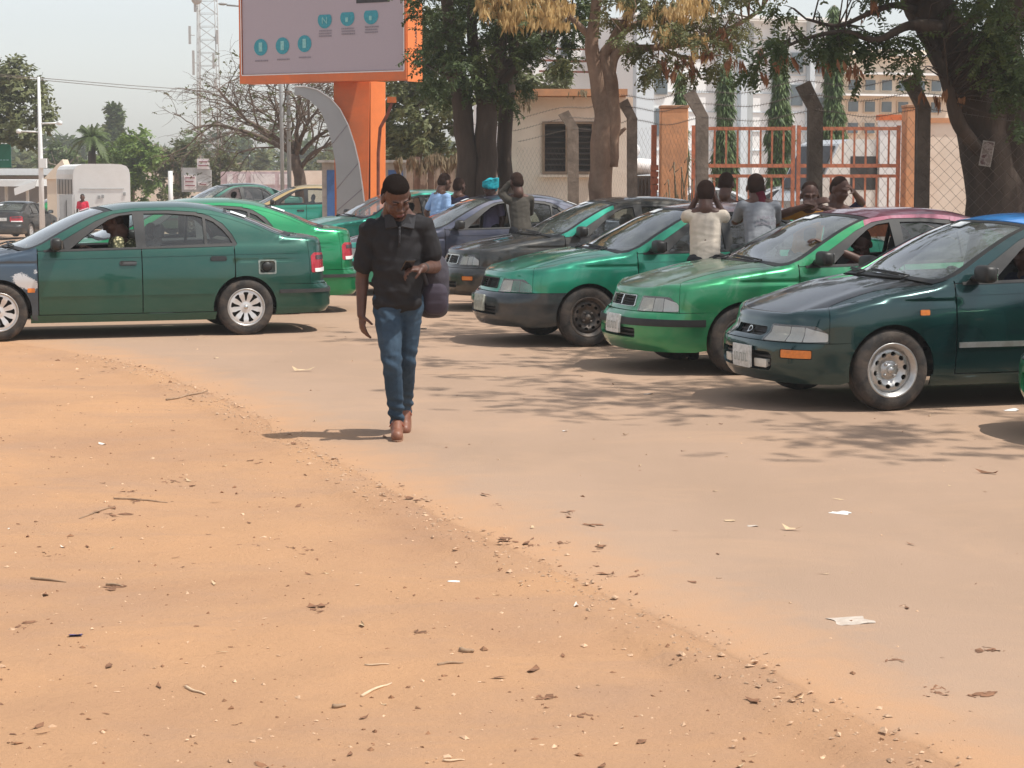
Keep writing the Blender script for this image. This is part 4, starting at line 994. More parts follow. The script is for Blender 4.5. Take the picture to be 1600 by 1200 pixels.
# crushed leaf patches seen in the photo
PATCH = [(1470, 1080, 34), (1535, 1084, 22), (1540, 1016, 26), (1397, 1031, 18), (790, 845, 22), (830, 852, 14), (878, 848, 15), (936, 857, 14), (885, 803, 16), (924, 821, 14), (655, 780, 20), (928, 884, 9), (955, 898, 11), (1000, 899, 12), (180, 573, 26), (296, 619, 22), (280, 745, 30), (88, 858, 24), (400, 720, 12), (400, 845, 24), (470, 854, 24), (180, 905, 20), (500, 945, 30), (660, 982, 16), (850, 1080, 18), (915, 1108, 16), (1180, 1090, 10), (40, 967, 14), (200, 765, 30), (205, 778, 34), (165, 800, 30), (625, 760, 10), (775, 790, 12), (1410, 948, 8)]
PP = []; SS = []
for u, v, w in PATCH:
    s = (v - 268) / 1.75
    for k in range(int(w * .9)):
        r = rng.normal(0, 1, 2); g = gp(u + r[0] * w * .42, v + r[1] * max(2.2, w * .12)); PP.append((g.x, g.y, 0)); SS.append(rng.gamma(2, .0052) + .004)
PP = np.array(PP); PP[:, 2] = zz_(PP[:, :2]) - .002; flakes('crushed_leaves', PP, np.array(SS), MATS['dead_leaf'], curl=.18, asp=(.2, .6))
# bigger single pieces of litter
mat('twig', (.32, .21, .13), .85, .3, 20); mat('twig_pale', (.60, .44, .29), .8, .2, 20)
for (u0, v0, u1, v1, r, pale, lb) in [(178, 777, 262, 780, .006, 0, 'thin brown stick lying on the dirt below the parked saloon'), (48, 893, 103, 896, .007, 0, 'brown stick lying level near the left edge of the dirt'),
    (260, 623, 324, 612, .010, 0, 'curved dry pod at the start of the asphalt edge'), (290, 1062, 320, 1076, .006, 1, 'short pale stick slanting down on the near dirt'), (565, 1078, 612, 1055, .006, 1, 'pale stick slanting up on the near dirt'),
    (124, 805, 180, 788, .005, 0, 'slanted stick under the thin brown one'), (570, 1030, 608, 1029, .004, 1, 'thin level stick left of the dark pods'), (684, 1029, 724, 1025, .006, 0, 'dark stick above the gravel patch'),
    (720, 1007, 740, 1010, .012, 0, 'dark red brown pod lying on the dirt'), (166, 903, 192, 906, .007, 0, 'short curled brown stick on the left dirt'), (520, 1098, 540, 1096, .009, 0, 'curled brown leaf stalk near the bottom'), (692, 1179, 726, 1178, .004, 1, 'thin straw at the bottom of the dirt')]:
    a, b = gp(u0, v0), gp(u1, v1); n = 6; pts = []
    w1, w2 = rng.uniform(-.012, .012, 2)
    for k in range(n + 1):
        t = k / n; p = a.lerp(b, t); pts.append((p.x, p.y + math.sin(t * 5) * w1, float(zz_(np.array([[p.x, p.y]]))[0]) + r * .7 + math.sin(t * PI) * abs(w2) * .3))
    m = MB(); m.tube(pts, [r * (1 - .5 * k / n) for k in range(n + 1)], 6)
    tag(m.build('twig', MATS['twig_pale' if pale else 'twig']), lb, 'twig', 'sticks and pods lying on the dirt')
def paper(u, v, w, d, m, name, label, cat, ht=.004, rot=0, crumple=.01):
    g = gp(u, v); n = 8; V = []; z0 = float(zz_(np.array([[g.x, g.y]]))[0]) - .001
    for lay in (0, 1):
        for i in range(n + 1):
            for j in range(n + 1):
                x = (i / n - .5) * w * (1 + .12 * math.sin(j)); y = (j / n - .5) * d; z = crumple * max(0, noise.noise(Vector((x * 14, y * 14, u)))) + (.0 if lay == 0 else -.002 - ht * .3)
                V.append((g.x + x * math.cos(rot) - y * math.sin(rot), g.y + x * math.sin(rot) + y * math.cos(rot), z0 + ht * .5 + z))
    I = lambda l, i, j: l * (n + 1)**2 + i * (n + 1) + j; F = []
    for i in range(n):
        for j in range(n):
            F.append((I(0, i, j), I(0, i + 1, j), I(0, i + 1, j + 1), I(0, i, j + 1))); F.append((I(1, i, j), I(1, i, j + 1), I(1, i + 1, j + 1), I(1, i + 1, j)))
    mb = MB(); mb.add(V, F, True); return tag(mb.build(name, m), label, cat)
mat('old_card', (.52, .45, .38), .85, .2, 18, dirt=(.35, .26, .2), dirtamt=.6, dscale=20); mat('plastic_white', (.78, .77, .74), .5, .05, 10); mat('plastic_blue', (.10, .12, .45), .5, .1, 10)
paper(1330, 970, .145, .13, MATS['old_card'], 'flattened_card', 'flattened grey brown card lying on the dusty asphalt', 'card', .005, .3)
paper(1312, 802, .10, .05, MATS['plastic_white'], 'torn_wrapper', 'torn white wrapper on the asphalt below the teal saloon', 'wrapper', .006, -.6, .02)
paper(1140, 814, .05, .04, MATS['straw'], 'food_scrap', 'small yellowish scrap left of a pale crumb on the asphalt', 'scrap', .01, 0, .02)
paper(1176, 822, .05, .04, MATS['old_card'], 'food_crumb', 'small pale crumb right of the yellowish scrap', 'scrap', .006, 0, .01)
paper(118, 984, .05, .035, MATS['plastic_blue'], 'bottle_cap_wrapper', 'tiny blue wrapper on the dirt near the left edge', 'wrapper', .008, 0, .02)
paper(709, 901, .05, .03, MATS['plastic_white'], 'white_chip', 'small white chip on the dirt in the middle', 'scrap', .008, 0, .01)
paper(660, 514, .09, .10, MATS['plastic_white'], 'crumpled_tissue', 'crumpled white tissue behind the walking man', 'tissue', .01, 0, .05)
paper(1580, 642, .10, .06, MATS['plastic_white'], 'white_sachet', 'white sachet on the ground by the right edge under the teal saloon', 'sachet', .01, 0, .03)
paper(1013, 616, .07, .05, MATS['old_card'], 'grey_sachet', 'grey scrap in the shade in front of the leaf green saloon', 'scrap', .008, 0, .02)
paper(883, 674, .035, .03, MATS['plastic_white'], 'white_wad', 'little white wad on the asphalt right of the walking man', 'scrap', .012, 0, .02)

# ------------------------------------------------------------------ TREES
def rotmats(n, dirs, roll=None):
    """matrices whose x axis follows dirs"""
    d = dirs / np.linalg.norm(dirs, axis=1)[:, None]; up = rng.normal(0, .35, (n, 3)) + [0, 0, 1]
    y = np.cross(up, d); y /= np.linalg.norm(y, axis=1)[:, None] + 1e-9; z = np.cross(d, y)
    return np.stack([d, y, z], 2)
def template(kind):
    V = []; F = []
    def leaf(p, d, L, w, droop=0):
        p = np.array(p, float); d = np.array(d, float); d /= np.linalg.norm(d); s = np.cross(d, (0, 0, 1)); s /= np.linalg.norm(s) + 1e-9; b = len(V)
        V.extend([p, p + d * L * .5 + s * w - np.array((0, 0, droop * L * .3)), p + d * L - np.array((0, 0, droop * L)), p + d * L * .5 - s * w - np.array((0, 0, droop * L * .3))]); F.append((b, b + 1, b + 2, b + 3))
    if kind == 'pinnate':
        for k in range(6):
            x = .12 + .15 * k; z = -.25 * x * x; L = .27 * (1 - .25 * abs(k - 2.5) / 3)
            for s in (1, -1): leaf((x, 0, z), (.45, s, -.15), L, .055, .3)
        leaf((0, .006, 0), (1, 0, -.2), 1.0, .012)
    elif kind == 'broad':
        for k in range(5):
            a = k * 1.26; leaf((.15 * k, 0, 0), (math.cos(a) * .6 + .5, math.sin(a), .2 * math.sin(3 * a)), .62, .17, .3)
    elif kind == 'droop':
        for k in range(4): leaf((0, .1 * (k - 1.5), 0), (.35, .5 * (k - 1.5), -1), 1.0, .10, .2)
    elif kind == 'pod':
        for k in range(3): leaf((.04 * k, .06 * (k - 1), 0), (.1 * (k - 1), .1, -1), 1.0 - .2 * k, .09, .0)
    return np.array(V), np.array(F)
TEMPL = {k: template(k) for k in ('pinnate', 'broad', 'droop', 'pod')}
def leafmesh(name, kind, C, dirs, sizes):
    V0, F0 = TEMPL[kind]; n = len(C); R = rotmats(n, dirs) if kind != 'pod' and kind != 'droop' else None
    if R is None:
        a = rng.uniform(0, 2 * PI, n); t = rng.normal(0, .18, n); R = np.zeros((n, 3, 3)); R[:, 0, 0] = np.cos(a); R[:, 0, 1] = -np.sin(a); R[:, 1, 0] = np.sin(a); R[:, 1, 1] = np.cos(a); R[:, 2, 2] = 1; R[:, 0, 2] = t
    V = np.einsum('nij,kj->nki', R, V0) * sizes[:, None, None] + C[:, None, :]
    V += rng.normal(0, .03, V.shape) * sizes[:, None, None]
    F = (F0[None] + (np.arange(n) * len(V0))[:, None, None]).reshape(-1, 4)
    return fastmesh(name, V.reshape(-1, 3), F, False)
def leafmat(name, a, b, c=None, scale=1.2, trans=.45, rough=.55):
    if name in MATS: return MATS[name]
    m, nt, N, L, B = nodes(name)
    col = ramp(nt, nz(nt, scale, 4, .65), [(.32, a), (.55, b), (.75, c or b)])
    f = nz(nt, 9, 2, .5); col = mix(nt, ramp(nt, f, [(.4, (0, 0, 0)), (.7, (.6, .6, .6))]), col, tuple(x * .6 for x in a))
    L.new(col, B.inputs['Base Color']); B.inputs['Roughness'].default_value = rough; B.inputs['Specular IOR Level'].default_value = .35
    t = N.new('ShaderNodeBsdfTranslucent'); L.new(col, t.inputs[0]); mx = N.new('ShaderNodeMixShader'); mx.inputs[0].default_value = trans * .5
    L.new(B.outputs[0], mx.inputs[1]); L.new(t.outputs[0], mx.inputs[2]); L.new(mx.outputs[0], N['Material Output'].inputs[0]); MATS[name] = m; return m
leafmat('leaf_dark', (.060, .090, .030), (.092, .130, .042), (.17, .19, .068))
leafmat('leaf_olive', (.11, .125, .05), (.17, .185, .075), (.25, .235, .11))
leafmat('leaf_mixed', (.10, .11, .04), (.16, .17, .06), (.30, .23, .10))
leafmat('leaf_mid', (.10, .14, .05), (.13, .18, .06), (.17, .21, .08))
leafmat('leaf_bright', (.13, .20, .045), (.19, .28, .06), (.25, .32, .09))
leafmat('leaf_ashoka', (.075, .125, .04), (.13, .20, .06), (.22, .28, .10), scale=3)
leafmat('pod_gold', (.66, .45, .18), (.80, .60, .30), (.85, .70, .42), trans=.6)
leafmat('pod_brown', (.26, .11, .05), (.33, .15, .07), (.42, .22, .10), trans=.5)
leafmat('dry_brush', (.22, .17, .10), (.30, .24, .15), (.36, .30, .20))
mat('bark_dark', (.070, .050, .038), .92, .35, 5, bmp=.9, bscale=14, stretch=(1, 1, .25))
mat('bark_brown', (.20, .125, .085), .92, .35, 4, bmp=.8, bscale=12, dirt=(.34, .24, .17), dirtamt=.5, dscale=5, stretch=(1, 1, .3))
mat('bark_grey', (.24, .19, .15), .9, .3, 6, bmp=.6)
def limb_pts(L, Y):
    """[(u, v, radius_px, (dY))] -> points, radii in metres"""
    P = []; R = []
    for q in L:
        y = Y + (q[3] if len(q) > 3 else 0); P.append(at(q[0], q[1], y)); R.append(q[2] * y / FPX)
    return P, R
def smooth_tube(mb, P, R, n=10, sub=5, rough=.0):
    out = []; rr = []
    Q = [P[0] * 2 - P[1]] + P + [P[-1] * 2 - P[-2]]
    for i in range(1, len(Q) - 2):
        for k in range(sub):
            t = k / sub; a, b, c, d = Q[i - 1], Q[i], Q[i + 1], Q[i + 2]
            p = .5 * ((2 * b) + (-a + c) * t + (2 * a - 5 * b + 4 * c - d) * t * t + (-a + 3 * b - 3 * c + d) * t**3)
            r = R[i - 1] * (1 - t) + R[i] * t; out.append(p + Vector((noise.noise(p * 2.3), noise.noise(p * 2.3 + Vector((9, 9, 9))), 0)) * r * rough); rr.append(r * (1 + rough * .4 * noise.noise(p * 3)))
    out.append(P[-1]); rr.append(R[-1]); mb.tube(out, rr, n); return out, rr
def blob_points(blobs, Y, dens, size_px=None):
    C = []; D = []
    for b in blobs:
        u, v, ru, rv = b[:4]; dy = b[4] if len(b) > 4 else 0; dr = b[5] if len(b) > 5 else 1.0; dn = b[6] if len(b) > 6 else 1.0
        s = (Y + dy) / FPX; n = int(dens * dn * ru * rv / 100)
        # clumpy: sub-clusters inside the blob
        nc = max(4, n // 14); cc = rng.normal(0, .5, (nc, 3)); k = rng.integers(0, nc, n)
        q = cc[k] + rng.normal(0, .16, (n, 3)); ln = np.linalg.norm(q, axis=1); q = np.where(ln[:, None] > 1.25, q / ln[:, None] * 1.25, q)
        c = at(u, v, Y + dy); C.append(np.array(c) + q * [ru * s, dr, rv * s]); D.append(q)
    return np.vstack(C), np.vstack(D)
def foliage(root, name, kind, m, blobs, Y, dens, size, droop=-.4, part='crown', spread=.6):
    C, D = blob_points(blobs, Y, dens); n = len(C)
    dirs = D * [1, 1, .6] + rng.normal(0, spread, (n, 3)); dirs[:, 2] += droop
    return obj(part, leafmesh(name, kind, C, dirs, size * rng.uniform(.65, 1.3, n)), m, root), C
def twigs(mb, frm, C, n, r0, rngk=None, sag=.15):
    """thin branches from the nearest limb points out to some of the leaf positions"""
    F = np.array([tuple(p) for p in frm]); ks = rng.choice(len(C), min(n, len(C)), replace=False)
    for k in ks:
        d = np.linalg.norm(F - C[k], axis=1); j = int(np.argmin(d + rng.uniform(0, .4, len(d)) * d.min())); a = Vector(F[j]); b = Vector(C[k]); ln = (b - a).length
        if ln > 3.2: continue
        mid = a.lerp(b, .5) + Vector(tuple(rng.normal(0, .12, 3) * ln)) + Vector((0, 0, sag * ln))
        mb.tube([a, a.lerp(mid, .6), mid, mid.lerp(b, .5) + Vector(tuple(rng.normal(0, .05, 3) * ln)), b], [r0, r0 * .8, r0 * .6, r0 * .4, r0 * .15], 5)

# tree with the twin dark trunks (behind the navy saloon)
Yt = 33.0; root = empty('shade_tree', at(742, 330, Yt) * 1, 0, 'dark leafy tree with two thick trunks side by side, between billboard and gatehouse', 'tree', 'shade trees along the fence')
loc = root.location.copy(); loc.z = 0; root.location = (loc.x, loc.y, 0)
def parent_keep(o, root):
    o.parent = root; o.location = Vector(o.location) - Vector(root.location)
mb = MB(); skel = []
for L in ([(736, 380, 22), (732, 300, 18), (727, 220, 16), (720, 150, 15), (712, 90, 12), (700, 20, 10), (690, -80, 8)],
          [(756, 380, 24), (757, 300, 19), (758, 230, 17), (762, 170, 16), (770, 120, 13), (782, 60, 10), (790, -40, 8)],
          [(795, 380, 15, .6), (791, 300, 13, .6), (789, 220, 12, .6), (792, 160, 11, .6), (800, 110, 9, .6), (806, 40, 7, .6)],
          [(762, 170, 14), (745, 110, 11), (738, 40, 8), (742, -60, 7)],
          [(775, 120, 10), (810, 85, 8), (850, 60, 6), (890, 30, 4)],
          [(780, 128, 9), (806, 104, 8), (832, 66, 6), (850, 10, 5)],
          [(720, 140, 9), (700, 110, 7), (680, 60, 5)]):
    P, R = limb_pts(L, Yt); o_, r_ = smooth_tube(mb, P, R, 12, 5, .25); skel += o_[4:]
bl = [(695, 55, 40, 60, 0, 1.6), (730, 100, 60, 34, -.6, 1.2), (760, 20, 60, 50, .3, 2.0), (835, 50, 48, 42, 0, 1.6), (860, 88, 34, 22, 0, 1), (700, 132, 40, 20, -.3, 1), (800, 118, 26, 22, .5, .8), (900, 30, 34, 36, 0, 1.2), (690, -60, 90, 60, 0, 3), (820, -70, 90, 60, 0, 3), (780, 138, 30, 22, .6, .7), (690, 95, 26, 40, .4, .9)]
cr, C = foliage(root, 'crown', 'pinnate', MATS['leaf_dark'], bl, Yt, 9.5, .30)
twigs(mb, skel, C, 120, .018)
tr = mb.build('trunk', MATS['bark_dark'], root)
C2, D2 = blob_points([(820, 5, 60, 34, -1, .8), (770, 0, 24, 36, -1, .6), (810, 20, 40, 18, -1, .5), (850, 8, 40, 20, -1, .6)], Yt, 24)
pd = obj('seed_pods', leafmesh('seed_pods', 'pod', C2, D2, rng.uniform(.12, .22, len(C2))), MATS['pod_gold'], root); pd['kind'] = 'stuff'
for o in (cr, tr, pd): parent_keep(o, root)

# pod-laden tree in front of the gatehouse
Yt = 31.0; b = at(942, 330, Yt); root = empty('shade_tree', (b.x, b.y, 0), 0, 'forked pale brown tree hung with golden seed pods, in front of the gatehouse window', 'tree', 'shade trees along the fence')
mb = MB(); skel = []
for L in ([(940, 420, 22), (940, 320, 18), (938, 250, 18), (944, 190, 16), (940, 150, 15), (928, 100, 12), (926, 60, 10), (932, 10, 8), (936, -60, 6)],
          [(952, 260, 12), (956, 190, 14), (952, 130, 13), (944, 90, 10), (955, 70, 8), (968, 45, 7), (990, 10, 5), (1000, -50, 4)],
          [(952, 120, 8), (962, 85, 8), (985, 76, 6), (1030, 74, 5), (1080, 66, 5), (1140, 45, 4), (1190, 15, 3)],
          [(928, 62, 6), (905, 40, 5), (880, 15, 4), (850, -20, 3)],
          [(955, 78, 7), (975, 50, 6), (1010, 30, 4), (1060, 18, 3), (1120, -10, 3)],
          [(1030, 74, 3), (1070, 90, 3), (1110, 88, 2)],
          [(958, 215, 6), (968, 208, 4), (978, 200, 2)]):
    P, R = limb_pts(L, Yt); o_, r_ = smooth_tube(mb, P, R, 12, 5, .25); skel += o_[10:]
bl = [(1010, 60, 50, 30, 0, 1.4), (1060, 40, 60, 36, 0, 1.4), (1110, 78, 44, 26, 0, 1), (1030, 108, 34, 14, -.3, .7), (1150, 40, 50, 30, 0, 1), (960, 20, 46, 26, 0, 1.2), (1000, -40, 120, 40, 0, 2), (1140, -40, 90, 40, 0, 2), (1085, 112, 30, 14, 0, .8), (1010, 85, 22, 26, .2, .7), (880, 90, 22, 18, .5, .6, .7)]
cr, C = foliage(root, 'crown', 'pinnate', MATS['leaf_mixed'], bl, Yt, 6.0, .27)
twigs(mb, skel, C, 150, .014)
tr = mb.build('trunk', MATS['bark_brown'], root)
C2, D2 = blob_points([(1070, 10, 60, 24, -.6, .8, 1.2), (1040, 40, 26, 26, -.5, .6), (1092, 66, 18, 26, -.5, .5), (1000, 14, 30, 20, -.4, .5), (880, 10, 34, 22, -.5, .6)], Yt, 16)
pd = obj('seed_pods', leafmesh('seed_pods', 'pod', C2, D2, rng.uniform(.11, .20, len(C2))), MATS['pod_gold'], root); pd['kind'] = 'stuff'
C2, D2 = blob_points([(1030, 108, 24, 14, -.4, .4), (1085, 96, 40, 16, -.4, .4), (1130, 70, 50, 24, -.3, .4, .5)], Yt, 5)
pb = obj('dry_pods', leafmesh('dry_pods', 'pod', C2, D2, rng.uniform(.16, .26, len(C2))), MATS['pod_brown'], root); pb['kind'] = 'stuff'
for o in (cr, tr, pd, pb): parent_keep(o, root)

# huge tree at right, whose canopy spreads over the parked saloons
Yt = 25.0; b = at(1560, 330, Yt); root = empty('shade_tree', (b.x, b.y, 0), 0, 'huge dark leaning tree at the right edge with a poster nailed to it', 'tree', 'shade trees along the fence')
mb = MB(); skel = []
for L in ([(1562, 420, 60), (1558, 330, 52), (1552, 250, 47), (1540, 180, 46), (1520, 125, 46), (1490, 80, 40), (1465, 35, 37), (1440, -15, 33), (1415, -90, 28, -1), (1380, -220, 20, -3)],
          [(1592, 420, 52), (1590, 300, 46), (1586, 200, 44), (1570, 120, 38), (1560, 60, 30), (1580, 10, 26), (1610, -60, 24)],
          [(1560, 262, 10, .0), (1528, 232, 11, -.3), (1500, 195, 11, -.5), (1487, 150, 10, -.6), (1474, 110, 10, -.5), (1458, 75, 9, -.4), (1440, 50, 8, -.3), (1435, 20, 7)],
          [(1500, 100, 20), (1545, 70, 16), (1590, 35, 14), (1640, -20, 12)],
          [(1470, 45, 14, -.4), (1420, 40, 7, -.6), (1370, 62, 5, -.7), (1320, 50, 4, -.8), (1260, 60, 3, -.8), (1190, 90, 2, -.8)],
          [(1440, 20, 8), (1400, 8, 5, -.4), (1360, 20, 4, -.6), (1310, 40, 3, -.6), (1260, 30, 2, -.5)],
          [(1500, 60, 10), (1530, 10, 8), (1560, -60, 8)]):
    P, R = limb_pts(L, Yt); o_, r_ = smooth_tube(mb, P, R, 14, 5, .22); skel += o_[14:]
bl = [(1560, 60, 60, 60, -.8, .8, 1.2), (1590, 120, 36, 40, -1.0, .6), (1420, 110, 36, 26, -.6, .5, .6), (1400, 60, 46, 20, -.7, .6), (1340, 55, 50, 20, -.7, .6), (1280, 55, 50, 22, -.8, .6), (1220, 75, 40, 22, -.8, .6), (1180, 95, 34, 16, -.8, .5), (1290, 90, 46, 14, -.7, .5), (1360, 110, 30, 12, -.7, .4, .7), (1560, 110, 30, 26, -1.2, .5), (1380, -20, 40, 30, -.6, 2), (1300, -40, 90, 34, -.6, 2, .6), (1560, -50, 90, 60, -.8, 2), (1250, 10, 26, 12, -.6, .5), (1590, 170, 22, 40, -1.1, .4, .5)]
cr, C = foliage(root, 'crown', 'pinnate', MATS['leaf_dark'], bl, Yt, 5.6, .27)
twigs(mb, skel, C, 200, .012)
# high limbs over the car park, out of the picture, which shade the bonnets
over = []
for (x0, y0, z0, x1, y1, z1) in ((4.8, 22, 6.2, 3.4, 15.5, 6.6), (5.0, 22, 6.2, 4.3, 18.6, 5.2), (5.2, 23, 6.4, 2.4, 20.5, 6.4), (5.4, 23, 6.4, 6.6, 14.5, 6.4), (4.6, 21, 6.3, 5.2, 11.5, 6.2)):
    Pm = [at(1380, -215, 22.0), Vector((x0 + .8, y0, z0 + 1.4)), Vector(((x0 + x1) / 2 + .8, (y0 + y1) / 2, (z0 + z1) / 2 + 1.9)), Vector((x1 + .8, y1, z1 + 1.4))]
    o_, r_ = smooth_tube(mb, Pm, [.13, .06, .03, .01], 8, 5, .3); over += o_[5:]
tr = mb.build('trunk', MATS['bark_dark'], root)
oc = []
for (x, y, z, rx, ry, rz, n) in ((3.1, 14.2, 5.4, 1.1, .9, .5, 520), (4.6, 14.8, 5.9, 1.2, 1.2, .6, 560), (4.3, 18.6, 5.4, 1.3, 1.2, .5, 520), (6.4, 15.0, 6.0, 1.5, 1.6, .6, 560), (2.4, 20.0, 6.2, 1.2, 1.0, .5, 380), (5.3, 12.0, 6.0, 1.1, 1.0, .5, 340), (6.4, 19.5, 6.5, 1.8, 1.6, .7, 520), (6.6, 24.2, 5.6, 2.0, 1.3, .6, 1500), (4.6, 25.0, 5.4, 1.6, 1.2, .6, 1000), (8.0, 22.5, 6.0, 1.6, 1.4, .6, 900), (4.4, 22.4, 6.3, 1.9, 1.5, .9, 1500), (6.0, 22.0, 7.2, 2.2, 1.8, .9, 1500), (3.6, 20.0, 6.6, 1.2, 1.2, .6, 500), (2.5, 17.4, 5.6, .9, 1.1, .4, 280), (7.6, 12.6, 6.3, 1.6, 1.4, .6, 360)):
    n = int(n * .42); nc = n // 7; x += .8; z += 1.5; cc = rng.normal(0, .6, (nc, 3)); k = rng.integers(0, nc, n); q = cc[k] + rng.normal(0, .2, (n, 3)); oc.append(np.array([x, y, z]) + q * [rx, ry, rz])
oc = np.vstack(oc); dd = rng.normal(0, 1, oc.shape); dd[:, 2] = dd[:, 2] * .5 - .3
cr2 = obj('crown', leafmesh('crown', 'pinnate', oc, dd, .30 * rng.uniform(.7, 1.3, len(oc))), MATS['leaf_dark'], root)
C2, D2 = blob_points([(1345, 15, 30, 14, -.6, .3, .5), (1260, 95, 60, 18, -.8, .4, .5), (1480, 145, 30, 20, -.7, .3), (1160, 100, 40, 16, -.8, .4, .6), (1330, 110, 30, 20, -.8, .3, .5)], Yt, 3)
pb = obj('dry_pods', leafmesh('dry_pods', 'pod', C2, D2, rng.uniform(.14, .24, len(C2))), MATS['pod_brown'], root); pb['kind'] = 'stuff'
for o in (cr, tr, cr2, pb): parent_keep(o, root)
# poster on its trunk
g = at(1542, 240, Yt - .55); m = MB(); m.box(g, (.12, .006, .28), M=Matrix.Rotation(.16, 4, 'Y') @ Matrix.Rotation(-.3, 4, 'Z')); 
ps, nt, N, L, Bn = nodes('poster_print'); k = nz(nt, 14, 3, .6); L.new(ramp(nt, k, [(.42, (.20, .16, .14)), (.5, (.32, .28, .26)), (.6, (.10, .05, .05))]), Bn.inputs['Base Color']); Bn.inputs['Roughness'].default_value = .8
tag(m.build('poster', ps), 'small faded poster nailed to the big right-hand tree trunk', 'poster')
m = MB(); m.box(g + Vector((0, .006, 0)), (.145, .004, .31), M=Matrix.Rotation(.16, 4, 'Y') @ Matrix.Rotation(-.3, 4, 'Z')); obj('poster_border', m.mesh('poster_border'), mat('poster_paper', (.34, .31, .28), .8), bpy.data.objects['poster'])

def simple_tree(u, v_base, v_top, hw, Y, leafm, label, name='tree', dens=6, size=.35, kind='broad', trunk=None, base_z=None, blobs=None, group='trees standing in the distance', bark='bark_grey', nb=9):
    bz = base_z if base_z is not None else float(zg(at(u, 268, Y).x, Y)); b = at(u, v_base, Y); root = empty(name, (b.x, Y, bz), 0, label, 'tree', group)
    mb = MB(); H = v_base - v_top; skel = []
    c = at(u, (v_base + v_top) / 2 - H * .1, Y)
    P = [Vector((b.x, Y, bz)), Vector((b.x + .05, Y, (bz + c.z) / 2)), c]; r0 = trunk or .18; o_, _ = smooth_tube(mb, P, [r0, r0 * .8, r0 * .6], 8, 4, .2); skel += o_[4:]
    for k in range(7):
        a = rng.uniform(0, 2 * PI); d = Vector((math.cos(a) * hw * Y / FPX * .7, math.sin(a) * hw * Y / FPX * .6, rng.uniform(.2, .9) * H * .35 * Y / FPX)); o_, _ = smooth_tube(mb, [c, c + d * .5 + Vector((0, 0, d.z * .2)), c + d], [r0 * .5, r0 * .3, r0 * .1], 6, 3, .2); skel += o_
    if blobs is None:
        blobs = []
        for k in range(nb):
            a = 2 * PI * k / nb + rng.uniform(-.3, .3); rr_ = rng.uniform(.35, .75)
            blobs.append((u + math.cos(a) * hw * rr_, (v_base + v_top) / 2 - H * .12 - math.sin(a) * H * .30 * rr_ / .55, hw * rng.uniform(.30, .45), H * rng.uniform(.12, .22), rng.uniform(-.6, .6) * hw * Y / FPX, hw * .4 * Y / FPX))
        blobs.append((u, (v_base + v_top) / 2 - H * .15, hw * .5, H * .25, 0, hw * .5 * Y / FPX))
    cr, C = foliage(root, 'crown', kind, leafm, blobs, Y, dens, size, part='crown')
    twigs(mb, skel, C, 40, r0 * .12); tr = mb.build('trunk', MATS[bark], root)
    for o in (cr, tr): parent_keep(o, root)
    return root
simple_tree(-50, 330, 85, 78, 78, MATS['leaf_olive'], 'big round pale green tree at the far left behind the street pole', dens=24, size=.34,
    blobs=[(0, 130, 50, 30, 0, 2), (35, 150, 40, 30, 0, 2), (55, 185, 22, 18, -1, 1), (10, 190, 50, 30, 0, 2), (30, 215, 24, 18, 0, 1.5), (-40, 160, 60, 50, 0, 2), (20, 110, 30, 20, 0, 1)], bark='bark_dark', trunk=.3)
simple_tree(650, 330, 80, 55, 50, MATS['leaf_olive'], 'grey green feathery tree behind the orange billboard post', dens=18, size=.27,
    blobs=[(640, 150, 36, 34, 0, 2), (670, 190, 40, 32, -1, 2), (630, 210, 34, 26, 0, 1.5), (660, 120, 30, 26, 0, 1.5), (700, 160, 34, 40, 0, 1.5), (640, 250, 36, 22, 0, 1.5), (690, 235, 34, 18, 0, 1.5), (815, 130, 36, 26, 0, 1.5), (790, 165, 30, 36, 1, 1.5), (855, 120, 30, 20, 0, 1.5), (610, 180, 20, 26, 0, 1), (655, 60, 30, 40, 0, 2), (690, 30, 30, 30, 0, 2)])
simple_tree(205, 330, 215, 60, 95, MATS['leaf_bright'], 'fresh green bushy tree above the white bus', dens=30, size=.32, nb=12)
simple_tree(275, 330, 218, 46, 100, MATS['leaf_olive'], 'olive bushy tree right of the fresh green one', dens=24, size=.32, nb=10)
simple_tree(100, 320, 232, 44, 130, MATS['leaf_mid'], 'dull green rounded tree left of the palm', dens=22, size=.5, nb=10)
simple_tree(345, 330, 232, 48, 105, MATS['leaf_olive'], 'low olive tree behind the lattice mast foot', dens=20, size=.32, nb=9)
simple_tree(590, 330, 200, 34, 62, MATS['leaf_olive'], 'olive shrubby tree seen either side of the billboard post', dens=16, size=.28, nb=8)
# far wooded skyline
mbC = []; 
for k in range(36):
    u = -60 + k * 22 + rng.uniform(-8, 8); Y = rng.uniform(210, 270); top = 222 + 16 * noise.noise(Vector((u * .012, 0, 0))) + rng.uniform(-5, 6); mbC.append((u, top + 24, 20, 24, 0, 3))
C, D = blob_points([(b[0], b[1], b[2], b[3], 0, 3) for b in mbC], 240, 10); C[:, 2] = np.maximum(C[:, 2], -1)
tag(obj('distant_woods', leafmesh('distant_woods', 'broad', C, D + rng.normal(0, .5, D.shape), rng.uniform(1.2, 2.2, len(C))), MATS['leaf_mid']), kind='stuff')
C, D = blob_points([(u, 262, 26, 14, 0, 2) for u in range(-40, 640, 26)], 170, 12)
tag(obj('hedge_scrub', leafmesh('hedge_scrub', 'broad', C, D + rng.normal(0, .5, D.shape), rng.uniform(.8, 1.3, len(C))), MATS['leaf_olive']), kind='stuff')
